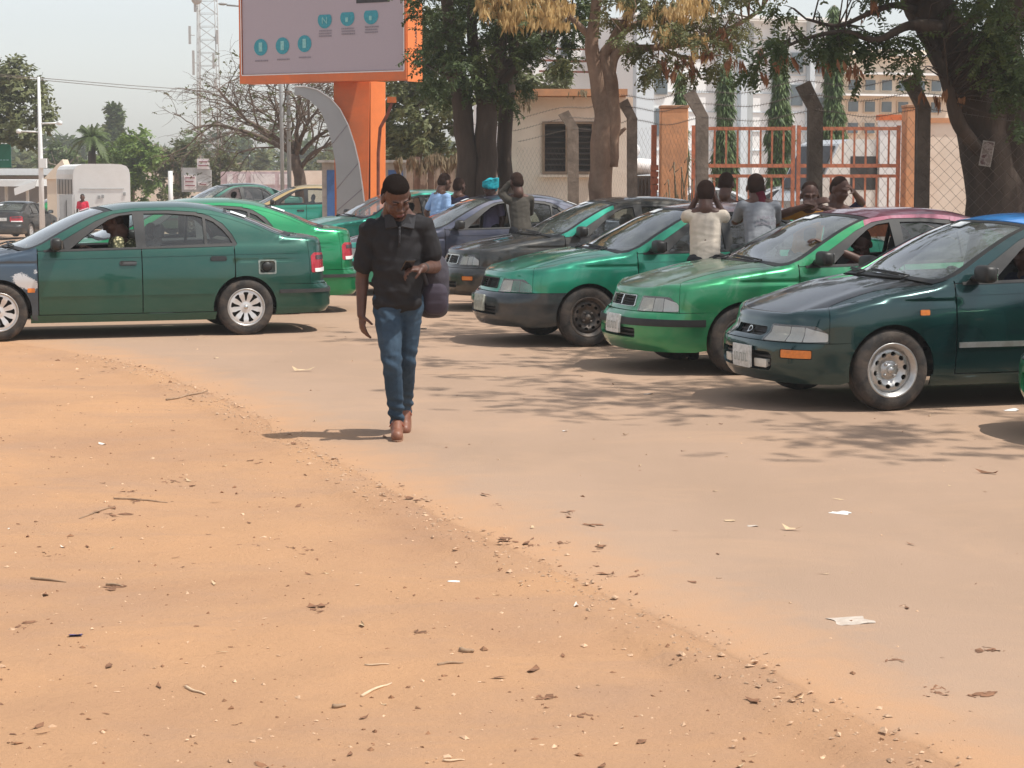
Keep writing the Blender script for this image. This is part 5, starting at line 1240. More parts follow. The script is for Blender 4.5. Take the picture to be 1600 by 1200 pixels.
# conifer
Yc = 165; b = at(178, 290, Yc); root = empty('conifer', (b.x, Yc, 0), 0, 'tall thin hazy conifer beside the palm', 'tree'); s = Yc / FPX
mb = MB(); mb.tube([Vector((b.x, Yc, 0)), at(177, 220, Yc), at(176, 168, Yc)], [.25, .15, .04], 6); tr = mb.build('trunk', MATS['bark_dark'], root)
C = []
for k in range(900):
    t = rng.random(); w = (4 + 11 * t**.8 + 3 * math.sin(t * 17)); a = rng.uniform(0, 2 * PI); r = w * s * math.sqrt(rng.random()); p = at(177 + 3 * math.sin(t * 7), 168 + 75 * t, Yc); C.append((p.x + r * math.cos(a), p.y + r * math.sin(a), p.z))
C = np.array(C); D = rng.normal(0, 1, C.shape); cr = obj('crown', leafmesh('crown', 'broad', C, D, rng.uniform(.5, .9, len(C))), MATS['leaf_mid'], root)
for o in (tr, cr): parent_keep(o, root)
# palm
Yp = 90; top = at(143, 216, Yp); root = empty('palm_tree', (top.x, Yp, 0), 0, 'date palm with arching fronds above the white bus', 'tree')
mb = MB(); mb.tube([(top.x, Yp, 0), (top.x, Yp, top.z)], [.22, .16], 8); tr = mb.build('trunk', MATS['bark_dark'], root); parent_keep(tr, root)
V = []; F = []
for k in range(46):
    a = rng.uniform(0, 2 * PI); el = rng.uniform(-.35, 1.3); Lf = rng.uniform(.85, 1.3); n = 12; prev = None
    for i in range(n + 1):
        t = i / n; h = math.cos(el) * Lf * t * (1 - .12 * t); z = math.sin(el) * Lf * t - .85 * t * t * (1.1 - .4 * el) * .9
        p = Vector((top.x + math.cos(a) * h, Yp + math.sin(a) * h, top.z + z)); sd_ = Vector((-math.sin(a), math.cos(a), 0))
        if prev is not None:
            for sg in (1, -1):
                Ln = .27 * math.sin(PI * min(1, t + .12)) + .08; q = (p + prev) / 2; e = q + sd_ * sg * Ln + Vector((math.cos(a) * .13, math.sin(a) * .13, -.12)); b_ = len(V); V += [tuple(prev), tuple(p), tuple(e)]; F.append((b_, b_ + 1, b_ + 2))
            w = sd_ * .035; b_ = len(V); V += [tuple(prev - w), tuple(p - w), tuple(p + w + Vector((0, 0, .03))), tuple(prev + w + Vector((0, 0, .03)))]; F.append((b_, b_ + 1, b_ + 2)); F.append((b_, b_ + 2, b_ + 3))
        prev = p
fr = obj('fronds', fastmesh('fronds', np.array(V), np.array(F)), MATS['leaf_mid'], root); parent_keep(fr, root)
# bare umbrella-shaped tree behind the far saloons
Yb = 58; base = at(473, 290, Yb); root = empty('bare_tree', (base.x, Yb, 0), 0, 'leafless spreading tree with a tangle of bare branches left of the billboard', 'tree')
mb = MB(); tips = []
def grow(p, d, L, r, depth, trn):
    pts = [p.copy()]; q = p.copy(); dd = d.copy(); n = 5
    for k in range(n):
        dd = (dd + Vector(tuple(trn.normal(0, .16, 3))) + Vector((0, 0, -.035 * (3 - depth)))).normalized(); q = q + dd * L / n; pts.append(q.copy())
    mb.tube(pts, [r * (1 - .45 * k / n) for k in range(n + 1)], 6 if depth > 2 else 4, cap=False)
    if depth == 0: tips.append(q.copy()); return
    for k in range(3 if depth > 1 else 4):
        i = int(trn.integers(2, n + 1)); nd = (dd + Vector(tuple(trn.normal(0, .62, 3))) * Vector((1, 1, .55))).normalized() if False else None
        v = trn.normal(0, .62, 3); nd = (dd + Vector((v[0], v[1], v[2] * .6 + .08))).normalized(); grow(pts[i], nd, L * trn.uniform(.6, .82), r * .52, depth - 1, trn)
trn = np.random.default_rng(5)
P = [Vector((base.x, Yb, 0)), at(470, 290, Yb), at(458, 240, Yb)]; smooth_tube(mb, P, [.22, .18, .15], 8, 4, .2)
for (u0, v0, u1, v1, r) in ((452, 236, 345, 196, .085), (470, 240, 520, 200, .07), (458, 240, 385, 188, .09), (458, 240, 410, 205, .08), (460, 236, 440, 200, .09), (462, 245, 480, 195, .09), (470, 262, 505, 230, .07), (455, 238, 440, 205, .08), (462, 240, 465, 190, .08)):
    a, e = at(u0, v0, Yb), at(u1, v1, Yb + float(trn.uniform(-1, 1))); smooth_tube(mb, [a, a.lerp(e, .5) + Vector((0, 0, .1)), e], [r, r * .8, r * .6], 6, 4, .3)
    dd = (e - a).normalized()
    for k in range(5): v = trn.normal(0, .42, 3); grow(e if k > 1 else a.lerp(e, .35 + .3 * k), (dd + Vector((v[0], v[1], v[2] * .6 + .02))).normalized(), 1.3, r * .42, 3, trn)
tr = mb.build('trunk', mat('bark_dry', (.15, .11, .085), .9, .3, 6, bmp=.6), root); parent_keep(tr, root)
Ct = np.array([tuple(t) for t in tips]); k = rng.integers(0, len(Ct), 420); Ct = Ct[k] + rng.normal(0, .22, (420, 3)); cr = obj('crown', leafmesh('crown', 'broad', Ct, rng.normal(0, 1, Ct.shape), rng.uniform(.10, .2, 420)), MATS['leaf_olive'], root); parent_keep(cr, root)
# narrow weeping mast trees in front of the white building
for (u, vt, hw, lb, Y) in ((1062, 112, 11, 'shortest narrow weeping tree above the left gate pillar', 52), (1132, 96, 21, 'narrow weeping tree behind the left gate leaf', 54), (1217, 62, 25, 'tall narrow weeping tree right behind the middle of the left gate leaf', 54), (1299, 8, 24, 'tallest narrow weeping tree behind the dark fence post', 54)):
    b = at(u, 290, Y); root = empty('mast_tree', (b.x, Y, 0), 0, lb, 'tree', 'narrow weeping trees in front of the white building'); s = Y / FPX; top = at(u, vt, Y)
    mb = MB(); mb.tube([(b.x, Y, 0), (b.x, Y, top.z)], [.10, .03], 6); tr = mb.build('trunk', MATS['bark_grey'], root)
    n = 2300; t = rng.random(n)**.9; z = top.z - (top.z - .9) * t; w = .82 * hw * s * (.16 + .62 * np.clip(t * 1.6, 0, 1)**.7 + .18 * t) * (1 + .22 * np.sin(z * 3.3 + u) + .12 * np.sin(z * 9 + 2 * u)) * rng.uniform(.35, 1.0, n)**.5; a = rng.uniform(0, 2 * PI, n)
    C = np.column_stack([b.x + w * np.cos(a), Y + w * np.sin(a), z]); cr = obj('crown', leafmesh('crown', 'droop', C, C * 0 + 1, rng.uniform(.12, .24, n)), MATS['leaf_ashoka'], root)
    for o in (tr, cr): parent_keep(o, root)
# ------------------------------------------------------------------ BILLBOARD
mat('orange_paint', (.72, .17, .045), .5, .08, 3, dirt=(.45, .16, .07), dirtamt=.4, dscale=2)
mat('orange_side', (.80, .22, .055), .5, .08, 3)
mat('panel_grey', (.36, .37, .38), .45, .05, 2, metal=.3)
mat('screen_lilac', (.44, .38, .43), .6, .05, 60, bmp=.15, bscale=120)
mat('icon_teal', (.03, .30, .38), .5, .25, 30); mat('icon_light', (.25, .55, .55), .5, .2, 30); mat('print_grey', (.27, .24, .28), .7, .1); mat('dark_print', (.03, .03, .035), .6, .1); mat('white_print', (.75, .75, .75), .6, .05)
YB = 42.0
def text(body, size, m, name, parent, mtx, align='CENTER'):
    cu = bpy.data.curves.new(name, 'FONT'); cu.body = body; cu.size = size; cu.align_x = align; cu.extrude = .002; cu.resolution_u = 2
    o = bpy.data.objects.new(name + '_src', cu); COL.objects.link(o); bpy.context.view_layer.update()
    me = bpy.data.meshes.new_from_object(o.evaluated_get(bpy.context.evaluated_depsgraph_get())); bpy.data.objects.remove(o); me.name = name
    if me.materials: me.materials.clear()
    me.transform(mtx); return obj(name, me, m, parent)
A = at(376, 131, YB + 1.1); Bq = at(636, 124, YB - 1.0)          # lower front corners of the cabinet
ax = (Bq - A); ax.z = 0; Wd = ax.length; ax.normalize(); nrm = Vector((ax.y, -ax.x, 0))       # nrm faces the camera
root = empty('billboard', (at(560, 130, YB).x, YB, 0), 0, 'big orange framed advertising screen on an orange post', 'billboard')
zb = (A.z + Bq.z) / 2; Ht = 2.4
Fm = Matrix(((ax.x, -nrm.x, 0, A.x), (ax.y, -nrm.y, 0, A.y), (0, 0, 1, zb), (0, 0, 0, 1)))     # local: x along, y away from camera, z up
def fb(m, x0, x1, y0, y1, z0, z1): m.add([Fm @ Vector(p) for p in [(x0, y0, z0), (x1, y0, z0), (x1, y1, z0), (x0, y1, z0), (x0, y0, z1), (x1, y0, z1), (x1, y1, z1), (x0, y1, z1)]], [(0, 3, 2, 1), (4, 5, 6, 7), (0, 1, 5, 4), (1, 2, 6, 5), (2, 3, 7, 6), (3, 0, 4, 7)])
px = YB / FPX; D_ = .5
m = MB(); fb(m, 0, Wd, .03, D_, 0, Ht); cab = m.build('cabinet', MATS['orange_paint'], root)
m = MB(); fb(m, 0, Wd, -.03, .028, 0, 13 * px); fb(m, 0, 4 * px, -.03, .028, 13 * px + .001, Ht - .2); fb(m, Wd - 4 * px, Wd, -.03, .028, 13 * px + .001, Ht - .2); fb(m, 0, Wd, -.03, .028, Ht - .199, Ht); frm = m.build('frame', MATS['orange_paint'], root)
m = MB(); fb(m, 4 * px + .02, Wd - 4 * px - .02, -.004, .026, 13 * px + .02, Ht - .22); scr = m.build('screen', MATS['screen_lilac'], root)
m = MB(); z = 13 * px
fb(m, 4 * px, Wd - 4 * px, -.034, -.031, z - .012, z + .01); fb(m, Wd - 4 * px - .01, Wd - 4 * px + .012, -.034, -.031, z + .011, Ht - .2); fb(m, 4 * px - .012, 4 * px + .01, -.034, -.031, z + .011, Ht - .2); edge_ = m.build('screen_edge', MATS['white_print'], root)
m = MB(); fb(m, Wd + .004, Wd + .02, .0, D_ + .06, -.04, Ht); side = m.build('side_board', MATS['orange_side'], root)
def scr_pt(u, v): return ((u - 376) / 260 * Wd, zb * 0 + (A.z - zb) + (131 - v) * px)
for u, v in ((410, 75), (445, 74), (480, 72), (512, 37), (547, 35), (583, 34)):
    x, z = scr_pt(u, v); top = v < 60; m = MB(); n = 24; V = []
    for (rr, yy) in ((.150, -.012), (.0, -.013)):
        for k in range(n):
            a = 2 * PI * k / n; zz = math.sin(a) * rr * 1.18
            if top: zz = min(zz, rr * .72)
            V.append(Fm @ Vector((x + math.cos(a) * rr * 1.18, yy, z + zz)))
    m.add(V, [(k, (k + 1) % n, n + (k + 1) % n, n + k) for k in range(n)]); ic = m.build('icon', MATS['icon_teal'], scr)
    m = MB(); 
    if u == 512: 
        text('N', .20, MATS['icon_light'], 'icon_letter', scr, Fm @ Matrix.Translation((x, -.02, z - .08)) @ Matrix.Rotation(PI / 2, 4, 'X'))
    else:
        fb(m, x - .045, x + .045 if not top else x + .02, -.02, -.016, z - .09, z + (.10 if not top else .0)); m.build('icon_mark', MATS['icon_light'], scr)
    m = MB(); x0 = x - .16
    rows = 3 if top else 1
    for r_ in range(rows):
        xx = x0 + .02 * rng.random(); ze = z - (.24 if top else .30) - r_ * .055
        while xx < x + .16: w = rng.uniform(.015, .04); fb(m, xx, xx + w, -.012, -.010, ze, ze + .032); xx += w + .012
    o = m.build('caption', MATS['print_grey'], scr); o['kind'] = 'stuff'
x, z = scr_pt(586, 7); m = MB(); fb(m, x - .41, x + .41, -.014, -.010, z - .10, z + .26); m.build('title_block', MATS['dark_print'], scr)
text('Quickteller', .105, MATS['white_print'], 'title_text', scr, Fm @ Matrix.Translation((x, -.020, z - .01)) @ Matrix.Rotation(PI / 2, 4, 'X'))
T = Fm @ Matrix.Translation((Wd + .024, D_ * .45 + .12, (131 - 88) * px)) @ Matrix.Rotation(PI / 2, 4, 'Z') @ Matrix.Rotation(PI / 2, 4, 'X') @ Matrix.Rotation(PI / 2, 4, 'Z')
text('B.TALABRAKALI', .105, MATS['dark_print'], 'side_lettering', side, T, 'LEFT')
# post
def pw(u, v, Y): return at(u, v, Y)
m = MB(); zt_ = zb + .02
p0, p1 = at(522, 200, YB + .2).x, at(578, 200, YB + .2).x; m.add([(p0, YB + .2, 0), (at(573, 290, YB + .2).x, YB + .2, 0), (p1, YB + .2, zt_), (p0, YB + .2, zt_), (p0, YB + 1.0, 0), (at(573, 290, YB + .2).x, YB + .85, 0), (p1, YB + 1.0, zt_), (p0, YB + 1.0, zt_)], [(0, 1, 2, 3), (4, 7, 6, 5), (0, 3, 7, 4), (1, 5, 6, 2), (2, 6, 7, 3)])
m.build('post', MATS['orange_paint'], root)
m = MB(); q0, q1 = p1 + .01, at(601, 200, YB + .5).x
m.add([(q0 - .03, YB + .34, 0), (q1 - .02, YB + .62, 0), (q1, YB + .62, zt_), (q0, YB + .34, zt_), (q0 - .03, YB + .9, 0), (q1 - .02, YB + .9, 0), (q1, YB + .9, zt_), (q0, YB + .9, zt_)], [(0, 1, 2, 3), (4, 7, 6, 5), (0, 3, 7, 4), (1, 5, 6, 2), (2, 6, 7, 3)]); m.build('post_wing', MATS['orange_side'], root)
# curved grey fin
ou = [(460, 135), (475, 135), (495, 140), (515, 153), (530, 170), (543, 195), (553, 225), (560, 255), (566, 295), (570, 330), (572, 390)]
inn = [(460, 149), (470, 149), (484, 157), (500, 172), (510, 195), (519, 225), (524, 255), (526, 295), (526, 330), (526, 390)]
m = MB(); Yf = YB - .05; ring = [at(u, v, Yf) for u, v in ou] + [at(u, v, Yf) for u, v in inn[::-1]]
n1 = len(ou); n2 = len(inn)
Po = [at(u, v, Yf) for u, v in ou]; Pi = [at(*inn[min(i, n2 - 1)], Yf) if i < n2 else at(*inn[-1], Yf) for i in range(n1)]
V = []
for d in (0, .5):
    for P_ in (Po, Pi): V += [(p.x, p.y + d, max(p.z, 0)) for p in P_]
F = []
for i in range(n1 - 1): F += [(i, n1 + i, n1 + i + 1, i + 1), (2 * n1 + i, 2 * n1 + i + 1, 3 * n1 + i + 1, 3 * n1 + i), (i, i + 1, 2 * n1 + i + 1, 2 * n1 + i), (n1 + i, 3 * n1 + i, 3 * n1 + i + 1, n1 + i + 1)]
F += [(0, 2 * n1, 3 * n1, n1)]; m.add(V, F); fin = m.build('curved_fin', MATS['panel_grey'], root)
m = MB(); m.tube([p + Vector((.015, -.02, 0)) for p in Po], .014, 6); m.build('fin_edge', MATS['white_print'], root)
m = MB()
for i in (5, 7, 8): a, b_ = Po[i], Pi[min(i, n2 - 1)]; m.tube([a + Vector((0, -.006, 0)), b_ + Vector((0, -.006, 0))], .006, 4)
m.build('fin_joints', MATS['print_grey'], root)
m = MB(); m.tube([at(612, 160, YB - .3), at(606, 178, YB - .3), at(594, 200, YB - .2), at(591, 240, YB - .2), at(591, 300, YB - .2), at(591, 380, YB - .2)], .035, 8); m.build('cable_pipe', mat('rust_red', (.22, .07, .045), .8, .3, 8), root)
m = MB(); m.box(at(612, 156, YB - .3), (.16, .12, .12), rz=.4); m.build('junction_box', MATS['orange_side'], root)
for o in list(root.children): parent_keep(o, root)

# ------------------------------------------------------------------ GATEHOUSE, WALLS, GATE, FENCE
mat('cream_wall', (.80, .69, .58), .9, .05, 2, dirt=(.55, .41, .30), dirtamt=.35, dscale=1.6, bmp=.2)
mat('peach_paint', (.66, .32, .16), .85, .10, 2, dirt=(.34, .20, .13), dirtamt=.5, dscale=2.5, bmp=.3)
mat('window_dark', (.035, .035, .035), .35, .4, 4, spec=.5); mat('window_frame_m', (.28, .20, .14), .7, .2)
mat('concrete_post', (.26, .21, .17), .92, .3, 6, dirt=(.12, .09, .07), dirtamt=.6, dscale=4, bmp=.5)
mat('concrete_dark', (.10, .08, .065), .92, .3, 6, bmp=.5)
mat('gate_paint', (.50, .17, .085), .6, .15, 8, dirt=(.20, .09, .06), dirtamt=.6, dscale=9)
mat('wire', (.16, .13, .11), .6, .2, 5, metal=.3)
YG = 38.0; pg = YG / FPX
def X(u, Y=YG): return at(u, 268, Y).x
def Zv(v, Y=YG): return at(800, v, Y).z
root = empty('gatehouse', (X(900), YG, 0), 0, 'cream plastered gatehouse with a dark louvred window and orange edged flat roof', 'building')
x0, x1, wz0, wz1, wx0, wx1 = X(795), X(988), Zv(272), Zv(190), X(847), X(928)
m = MB(); zt_ = Zv(152); y0, y1 = YG, YG + 3.2; t = .18
m.box(((x0 + wx0) / 2, y0, zt_ / 2), (wx0 - x0, t, zt_)); m.box(((wx1 + x1) / 2, y0, zt_ / 2), (x1 - wx1, t, zt_)); m.box(((wx0 + wx1) / 2, y0, wz0 / 2), (wx1 - wx0, t, wz0)); m.box(((wx0 + wx1) / 2, y0, (wz1 + zt_) / 2), (wx1 - wx0, t, zt_ - wz1))
m.box((x0 + t / 2, (y0 + y1) / 2 + t / 2, zt_ / 2), (t, y1 - y0 - t, zt_)); m.box((x1 - t / 2, (y0 + y1) / 2 + t / 2, zt_ / 2), (t, y1 - y0 - t, zt_)); m.box(((x0 + x1) / 2, y1, zt_ / 2), (x1 - x0 - .002, t, zt_)); wl_ = m.build('wall', MATS['cream_wall'], root)
m = MB(); m.box((X(870), y0 + 1.4, zt_ + .075), (X(1000) - X(760) - .3, 3.7, .13)); m.build('roof', MATS['peach_paint'], root)
m = MB(); fw = .05
for (cx, cz, w, h) in (((wx0 + wx1) / 2, wz0 + fw / 2, wx1 - wx0, fw), ((wx0 + wx1) / 2, wz1 - fw / 2, wx1 - wx0, fw), (wx0 + fw / 2, (wz0 + wz1) / 2, fw, wz1 - wz0 - 2 * fw), (wx1 - fw / 2, (wz0 + wz1) / 2, fw, wz1 - wz0 - 2 * fw), (X(886), (wz0 + wz1) / 2, .07, wz1 - wz0 - 2 * fw)): m.box((cx, y0 - .10, cz), (w, .06, h))
wf = m.build('window', MATS['window_frame_m'], root)
m = MB(); m.box(((wx0 + wx1) / 2, y0 + .06, (wz0 + wz1) / 2), (wx1 - wx0, .02, wz1 - wz0)); m.build('pane', MATS['window_dark'], wf)
for k in range(9):
    zc = wz0 + .07 + (wz1 - wz0 - .14) * k / 8; m = MB()
    for a, b_ in ((wx0 + .06, X(886) - .045), (X(886) + .045, wx1 - .06)): m.box(((a + b_) / 2, y0 - .06, zc), (b_ - a, .05, .012), M=Matrix.Rotation(.5, 4, 'X'))
    m.build('louvre', mat('louvre_glass', (.09, .08, .075), .3, .3, 6, spec=.6), wf)
m = MB(); m.box(((wx0 + wx1) / 2, y0 - .13, wz0 - .035), (wx1 - wx0 + .12, .12, .05)); m.build('sill', MATS['cream_wall'], root)
for o in list(root.children): parent_keep(o, root)
# dry creeper draped over the gatehouse roof
C, D = blob_points([(790, 150, 20, 12, -.4, .5), (830, 146, 30, 9, -.3, .6), (880, 145, 34, 7, -.2, .6), (925, 142, 30, 7, -.2, .5), (810, 158, 16, 8, -.5, .3)], YG, 26); k = rng.random(len(C)) < .8
o = tag(obj('dry_creeper', leafmesh('dry_creeper', 'pod', C, D, rng.uniform(.08, .2, len(C))), MATS['dry_brush']), 'dry brown creeper hanging over the gatehouse roof edge', 'creeper')
# pillars
def pillar(u0, u1, vtop, Y, label, cap=True):
    xa_, xb_ = X(u0, Y), X(u1, Y); h = Zv(vtop, Y); root = empty('gate_pillar', ((xa_ + xb_) / 2, Y, 0), 0, label, 'pillar', 'gate pillars')
    m = MB(); m.box((0, 0, h / 2 - .03), (xb_ - xa_, .5, h - .06), bev=.015); m.build('shaft', MATS['peach_paint'], root)
    m = MB(); m.box((0, 0, h - .028), (xb_ - xa_ + .03, .53, .055), bev=.01); m.build('cap', mat('cap_dirty', (.40, .22, .13), .9, .3, 8), root); return root
pillar(1031, 1073, 165, YG, 'peach gate pillar left of the gate')
pillar(1411, 1436, 164, YG, 'narrow peach gate pillar right of the gate')
m = MB(); xa_ = X(1022); m.box((xa_, YG + .1, Zv(195) / 2), (.10, .10, Zv(195))); 
for v in (262, 272, 283, 293): m.box((xa_ + .01, YG + .03, Zv(v)), (.15, .08, .10))
tag(m.build('gate_post', MATS['gate_paint']), 'rusty steel hinge post against the left side of the gate pillar', 'post')
# boundary wall right of the gate
root = empty('boundary_wall', (X(1500), YG, 0), 0, 'cream boundary wall with orange coping behind the chain link, right of the gate', 'wall')
m = MB(); h = Zv(192); m.box((X(1437) + 4.0, YG, h / 2), (8.0, .22, h)); o = m.build('wall_face', MATS['cream_wall'], root); parent_keep(o, root)
m = MB(); m.box((X(1437) + 4.0, YG, h + .045), (8.0, .30, .09)); o = m.build('coping', MATS['peach_paint'], root); parent_keep(o, root)
# gate of two leaves
def leaf(u0, u1, label, swing):
    xa_, xb_ = X(u0), X(u1); root = empty('metal_gate', ((xa_ + xb_) / 2, YG - .05, 0), 0, label, 'gate', 'leaves of the rusty orange gate')
    w = xb_ - xa_; zs = [Zv(201), Zv(259), Zv(275), Zv(345)]
    for zc, hh in ((zs[0], .065), (zs[1], .07), (zs[2], .06), (zs[3], .06)):
        m = MB(); m.box((0, 0, zc), (w - .14, .05, hh)); m.build('rail', MATS['gate_paint'], root)
    for sx in (-1, 1):
        m = MB(); m.box((sx * (w / 2 - .035), 0, (Zv(196) + .25) / 2), (.07, .06, Zv(196) - .25)); m.build('stile', MATS['gate_paint'], root)
    n = 9
    for k in range(1, n):
        xx = -w / 2 + w * k / n
        m = MB(); m.box((xx, 0, (zs[0] + zs[1]) / 2), (.035, .03, zs[0] - zs[1] - .068)); m.build('bar', MATS['gate_paint'], root)
        m = MB(); m.box((xx, 0, (zs[2] + zs[3]) / 2), (.035, .03, zs[2] - zs[3] - .062)); m.build('bar', MATS['gate_paint'], root)
    m = MB(); m.box((0, 0, Zv(275) - .9), (w - .14, .012, .5)); m.build('kick_panel', MATS['gate_paint'], root)
    return root
leaf(1080, 1241, 'left leaf of the rusty orange barred gate', 0); leaf(1244, 1405, 'right leaf of the rusty orange barred gate', 0)
# concrete fence posts with cranked tops
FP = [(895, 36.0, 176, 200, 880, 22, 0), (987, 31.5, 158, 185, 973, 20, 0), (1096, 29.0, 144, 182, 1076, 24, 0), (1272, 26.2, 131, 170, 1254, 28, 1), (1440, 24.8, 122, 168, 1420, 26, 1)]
PLB = ['cranked concrete fence post in front of the gatehouse window', 'cranked concrete fence post at the corner of the gatehouse', 'pale cranked concrete fence post in front of the left gate pillar', 'dark cranked concrete fence post in front of the middle of the gate', 'dark cranked concrete fence post in front of the right gate pillar']
fpos = []
for (u, Y, vt, vb, ut, wpx, dk), lb in zip(FP, PLB):
    s = Y / FPX; w = wpx * s * .78; b = at(u, 268, Y); zk = at(u, vb, Y).z; tp = at(ut, vt, Y)
    root = empty('fence_post', (b.x, Y, 0), 0, lb, 'fence post', 'cranked concrete fence posts'); fpos.append((b.x, Y, zk))
    mm_ = MATS['concrete_dark' if dk else 'concrete_post']  # dark copy puts the shade on the right-hand posts into their colour
    m = MB(); V = []
    for z, cx in ((0, b.x), (zk * .5, b.x + .01), (zk, b.x), (tp.z, tp.x)):
        ww = w * (.92 if z == tp.z else 1)
        for sx, sy in ((-1, -1), (1, -1), (1, 1), (-1, 1)): V.append((cx + sx * ww / 2, Y + sy * ww / 2, z + (sx * .04 if z == tp.z else 0)))
    F = [(0, 3, 2, 1), (12, 13, 14, 15)]
    for r_ in range(3):
        for k in range(4): F.append((r_ * 4 + k, r_ * 4 + (k + 1) % 4, r_ * 4 + 4 + (k + 1) % 4, r_ * 4 + 4 + k))
    m.add(V, F); o = m.build('shaft', mm_, root); parent_keep(o, root)
# chain link between them
def chain(x0, y0, x1, y1, z0, z1, cell=.075, r=.0024, name='chain_link'):
    L = math.hypot(x1 - x0, y1 - y0); n = int(L / cell); nzs = int((z1 - z0) / cell); V = []; F = []
    dx, dy = (x1 - x0) / L, (y1 - y0) / L; b = 0
    for i in range(n + 1):
        s0 = i * cell; rows = []
        for j in range(nzs + 1):
            s = s0 + (cell * .5 if (i + j) % 2 else -cell * .5); z = z0 + j * cell; y_off = .004 * (1 if j % 2 else -1) + .03 * math.sin(i * .13)
            px_, py_ = x0 + dx * s - dy * y_off, y0 + dy * s + dx * y_off; rows.append((px_, py_, z))
        for (p) in rows:
            V += [(p[0] - dx * r, p[1] - dy * r, p[2]), (p[0] + dx * r, p[1] + dy * r, p[2]), (p[0], p[1] - 2 * r, p[2] + r)]
        for j in range(nzs):
            for k in range(3):
                k2 = (k + 1) % 3; F.append((b + j * 3 + k, b + j * 3 + k2, b + j * 3 + 3 + k2, b + j * 3 + 3 + k))
        b += (nzs + 1) * 3
    return np.array(V), np.array(F)
root = empty('chain_link_fence', ((fpos[0][0] + fpos[-1][0]) / 2, 30, 0), 0, 'sagging chain link fence with barbed wire between the concrete posts', 'fence')
pp = [(fpos[0][0] - 2.2, 40.5, 2.3)] + fpos + [(fpos[-1][0] + 2.6, 23.4, 2.3)]
for a, b_ in zip(pp[:-1], pp[1:]):
    V, F = chain(a[0], a[1] - .1, b_[0], b_[1] - .1, .25, min(a[2], b_[2]) - .06); o = obj('wire_mesh', fastmesh('wire_mesh', V, F), MATS['wire'], root); o['kind'] = 'stuff'; parent_keep(o, root)
    for dz, sx in ((-.02, 0), (.18, -.10), (.36, -.2)):
        m = MB(); P = []
        for k in range(13):
            t = k / 12; P.append((a[0] + (b_[0] - a[0]) * t + sx, a[1] + (b_[1] - a[1]) * t - .1, a[2] + (b_[2] - a[2]) * t + dz - .08 * math.sin(PI * t) + .015 * math.sin(9 * t)))
        m.tube(P, .004, 4)
        for k in range(1, 40):
            t = k / 40; i = min(11, int(t * 12)); f = t * 12 - i; c = Vector(P[i]).lerp(Vector(P[i + 1]), f); v = Vector((.3, 0, 1)).normalized() * .025; m.tube([c - v, c + v], .0025, 3)
        o = m.build('barbed_wire', MATS['wire'], root); parent_keep(o, root)
# dead grass along the fence foot
C = []
for k in range(900): t = rng.random(); i = min(len(pp) - 2, int(t * (len(pp) - 1))); f = t * (len(pp) - 1) - i; C.append((pp[i][0] + (pp[i + 1][0] - pp[i][0]) * f + rng.normal(0, .15), pp[i][1] + (pp[i + 1][1] - pp[i][1]) * f + rng.normal(0, .3), rng.uniform(.3, .9)))
C = np.array(C); tag(obj('dry_weeds', leafmesh('dry_weeds', 'pod', C, C, rng.uniform(.3, .8, len(C))), MATS['dry_brush']), kind='stuff')
# tall dry stalks by the left pillar
for k in range(2):
    m = MB(); bx = X(1050 + 28 * k, 37.3)
    for j in range(7):
        a = rng.uniform(-.25, .25); h = rng.uniform(1.3, 2.1); m.tube([(bx + j * .03, 37.3, 0), (bx + j * .03 + a * .4, 37.3, h * .6), (bx + j * .03 + a, 37.25, h), (bx + j * .03 + a * 1.7, 37.2, h - .1)], .012, 4)
    tag(m.build('dry_stalks', MATS['dry_brush']), ['dry stalks at the foot of the left gate pillar', 'dry stalks between left gate pillar and pale post'][k], 'weeds')
# stand-by generator seen between gatehouse and pillar
root = empty('generator', (X(1003), YG + 1.5, 0), 0, 'dark louvred generator box with white drums on top beside the gatehouse', 'generator')
m = MB(); m.box((0, 0, Zv(275) / 2), (.75, .8, Zv(275))); m.build('housing', MATS['concrete_dark'], root)
for k in range(9): m = MB(); m.box((-.28 + .07 * k, -.42, Zv(298)), (.03, .03, .5)); m.build('louvre', MATS['trim_grey'], root)
m = MB(); m.lathe([(.0, -.3), (.15, -.28), (.17, 0), (.15, .28), (.0, .3)], 'X', 14, (0, 0, Zv(275) + .18)); m.build('tank', MATS['white_print'], root)
m = MB(); m.ell((-.1, 0, Zv(275) + .5), (.16, .16, .16)); m.build('lamp_globe', MATS['white_print'], root)

# ------------------------------------------------------------------ WHITE OFFICE BUILDING
YW = 75.0; pw_ = YW / FPX
mat('white_render', (.84, .85, .84), .8, .03, .8); mat('pale_blue_render', (.60, .66, .70), .8, .04, .8); mat('grey_render', (.42, .45, .46), .8, .05, .8); mat('beige_render', (.74, .62, .49), .8, .06, .8); mat('office_glass', (.10, .13, .15), .15, .2, 2, spec=.8)
def XW(u, Y=YW): return at(u, 268, Y).x
def ZW(v, Y=YW): return at(800, v, Y).z
def wblock(m, u0, u1, v0, v1, dy=0, th=.5): m.box(((XW(u0) + XW(u1)) / 2, YW + dy + th / 2, (ZW(v0) + ZW(v1)) / 2), (XW(u1) - XW(u0), th, ZW(v1) - ZW(v0)))
root = empty('office_building', (XW(1150), YW, 0), 0, 'large white office building with pale blue pilasters behind the gate', 'building')
m = MB(); wblock(m, 985, 1330, 320, 28, 0, 9); m.build('wall', MATS['white_render'], root)
for (a, b_) in ((985, 1012), (1118, 1131), (1150, 1160), (1206, 1212), (1262, 1270), (1318, 1330)): m = MB(); wblock(m, a, b_, 320, 30, -.35, .34); m.build('pilaster', MATS['pale_blue_render'], root)
m = MB(); wblock(m, 1161, 1175, 320, 36, -.06, .05); m.build('recess_panel', MATS['grey_render'], root)
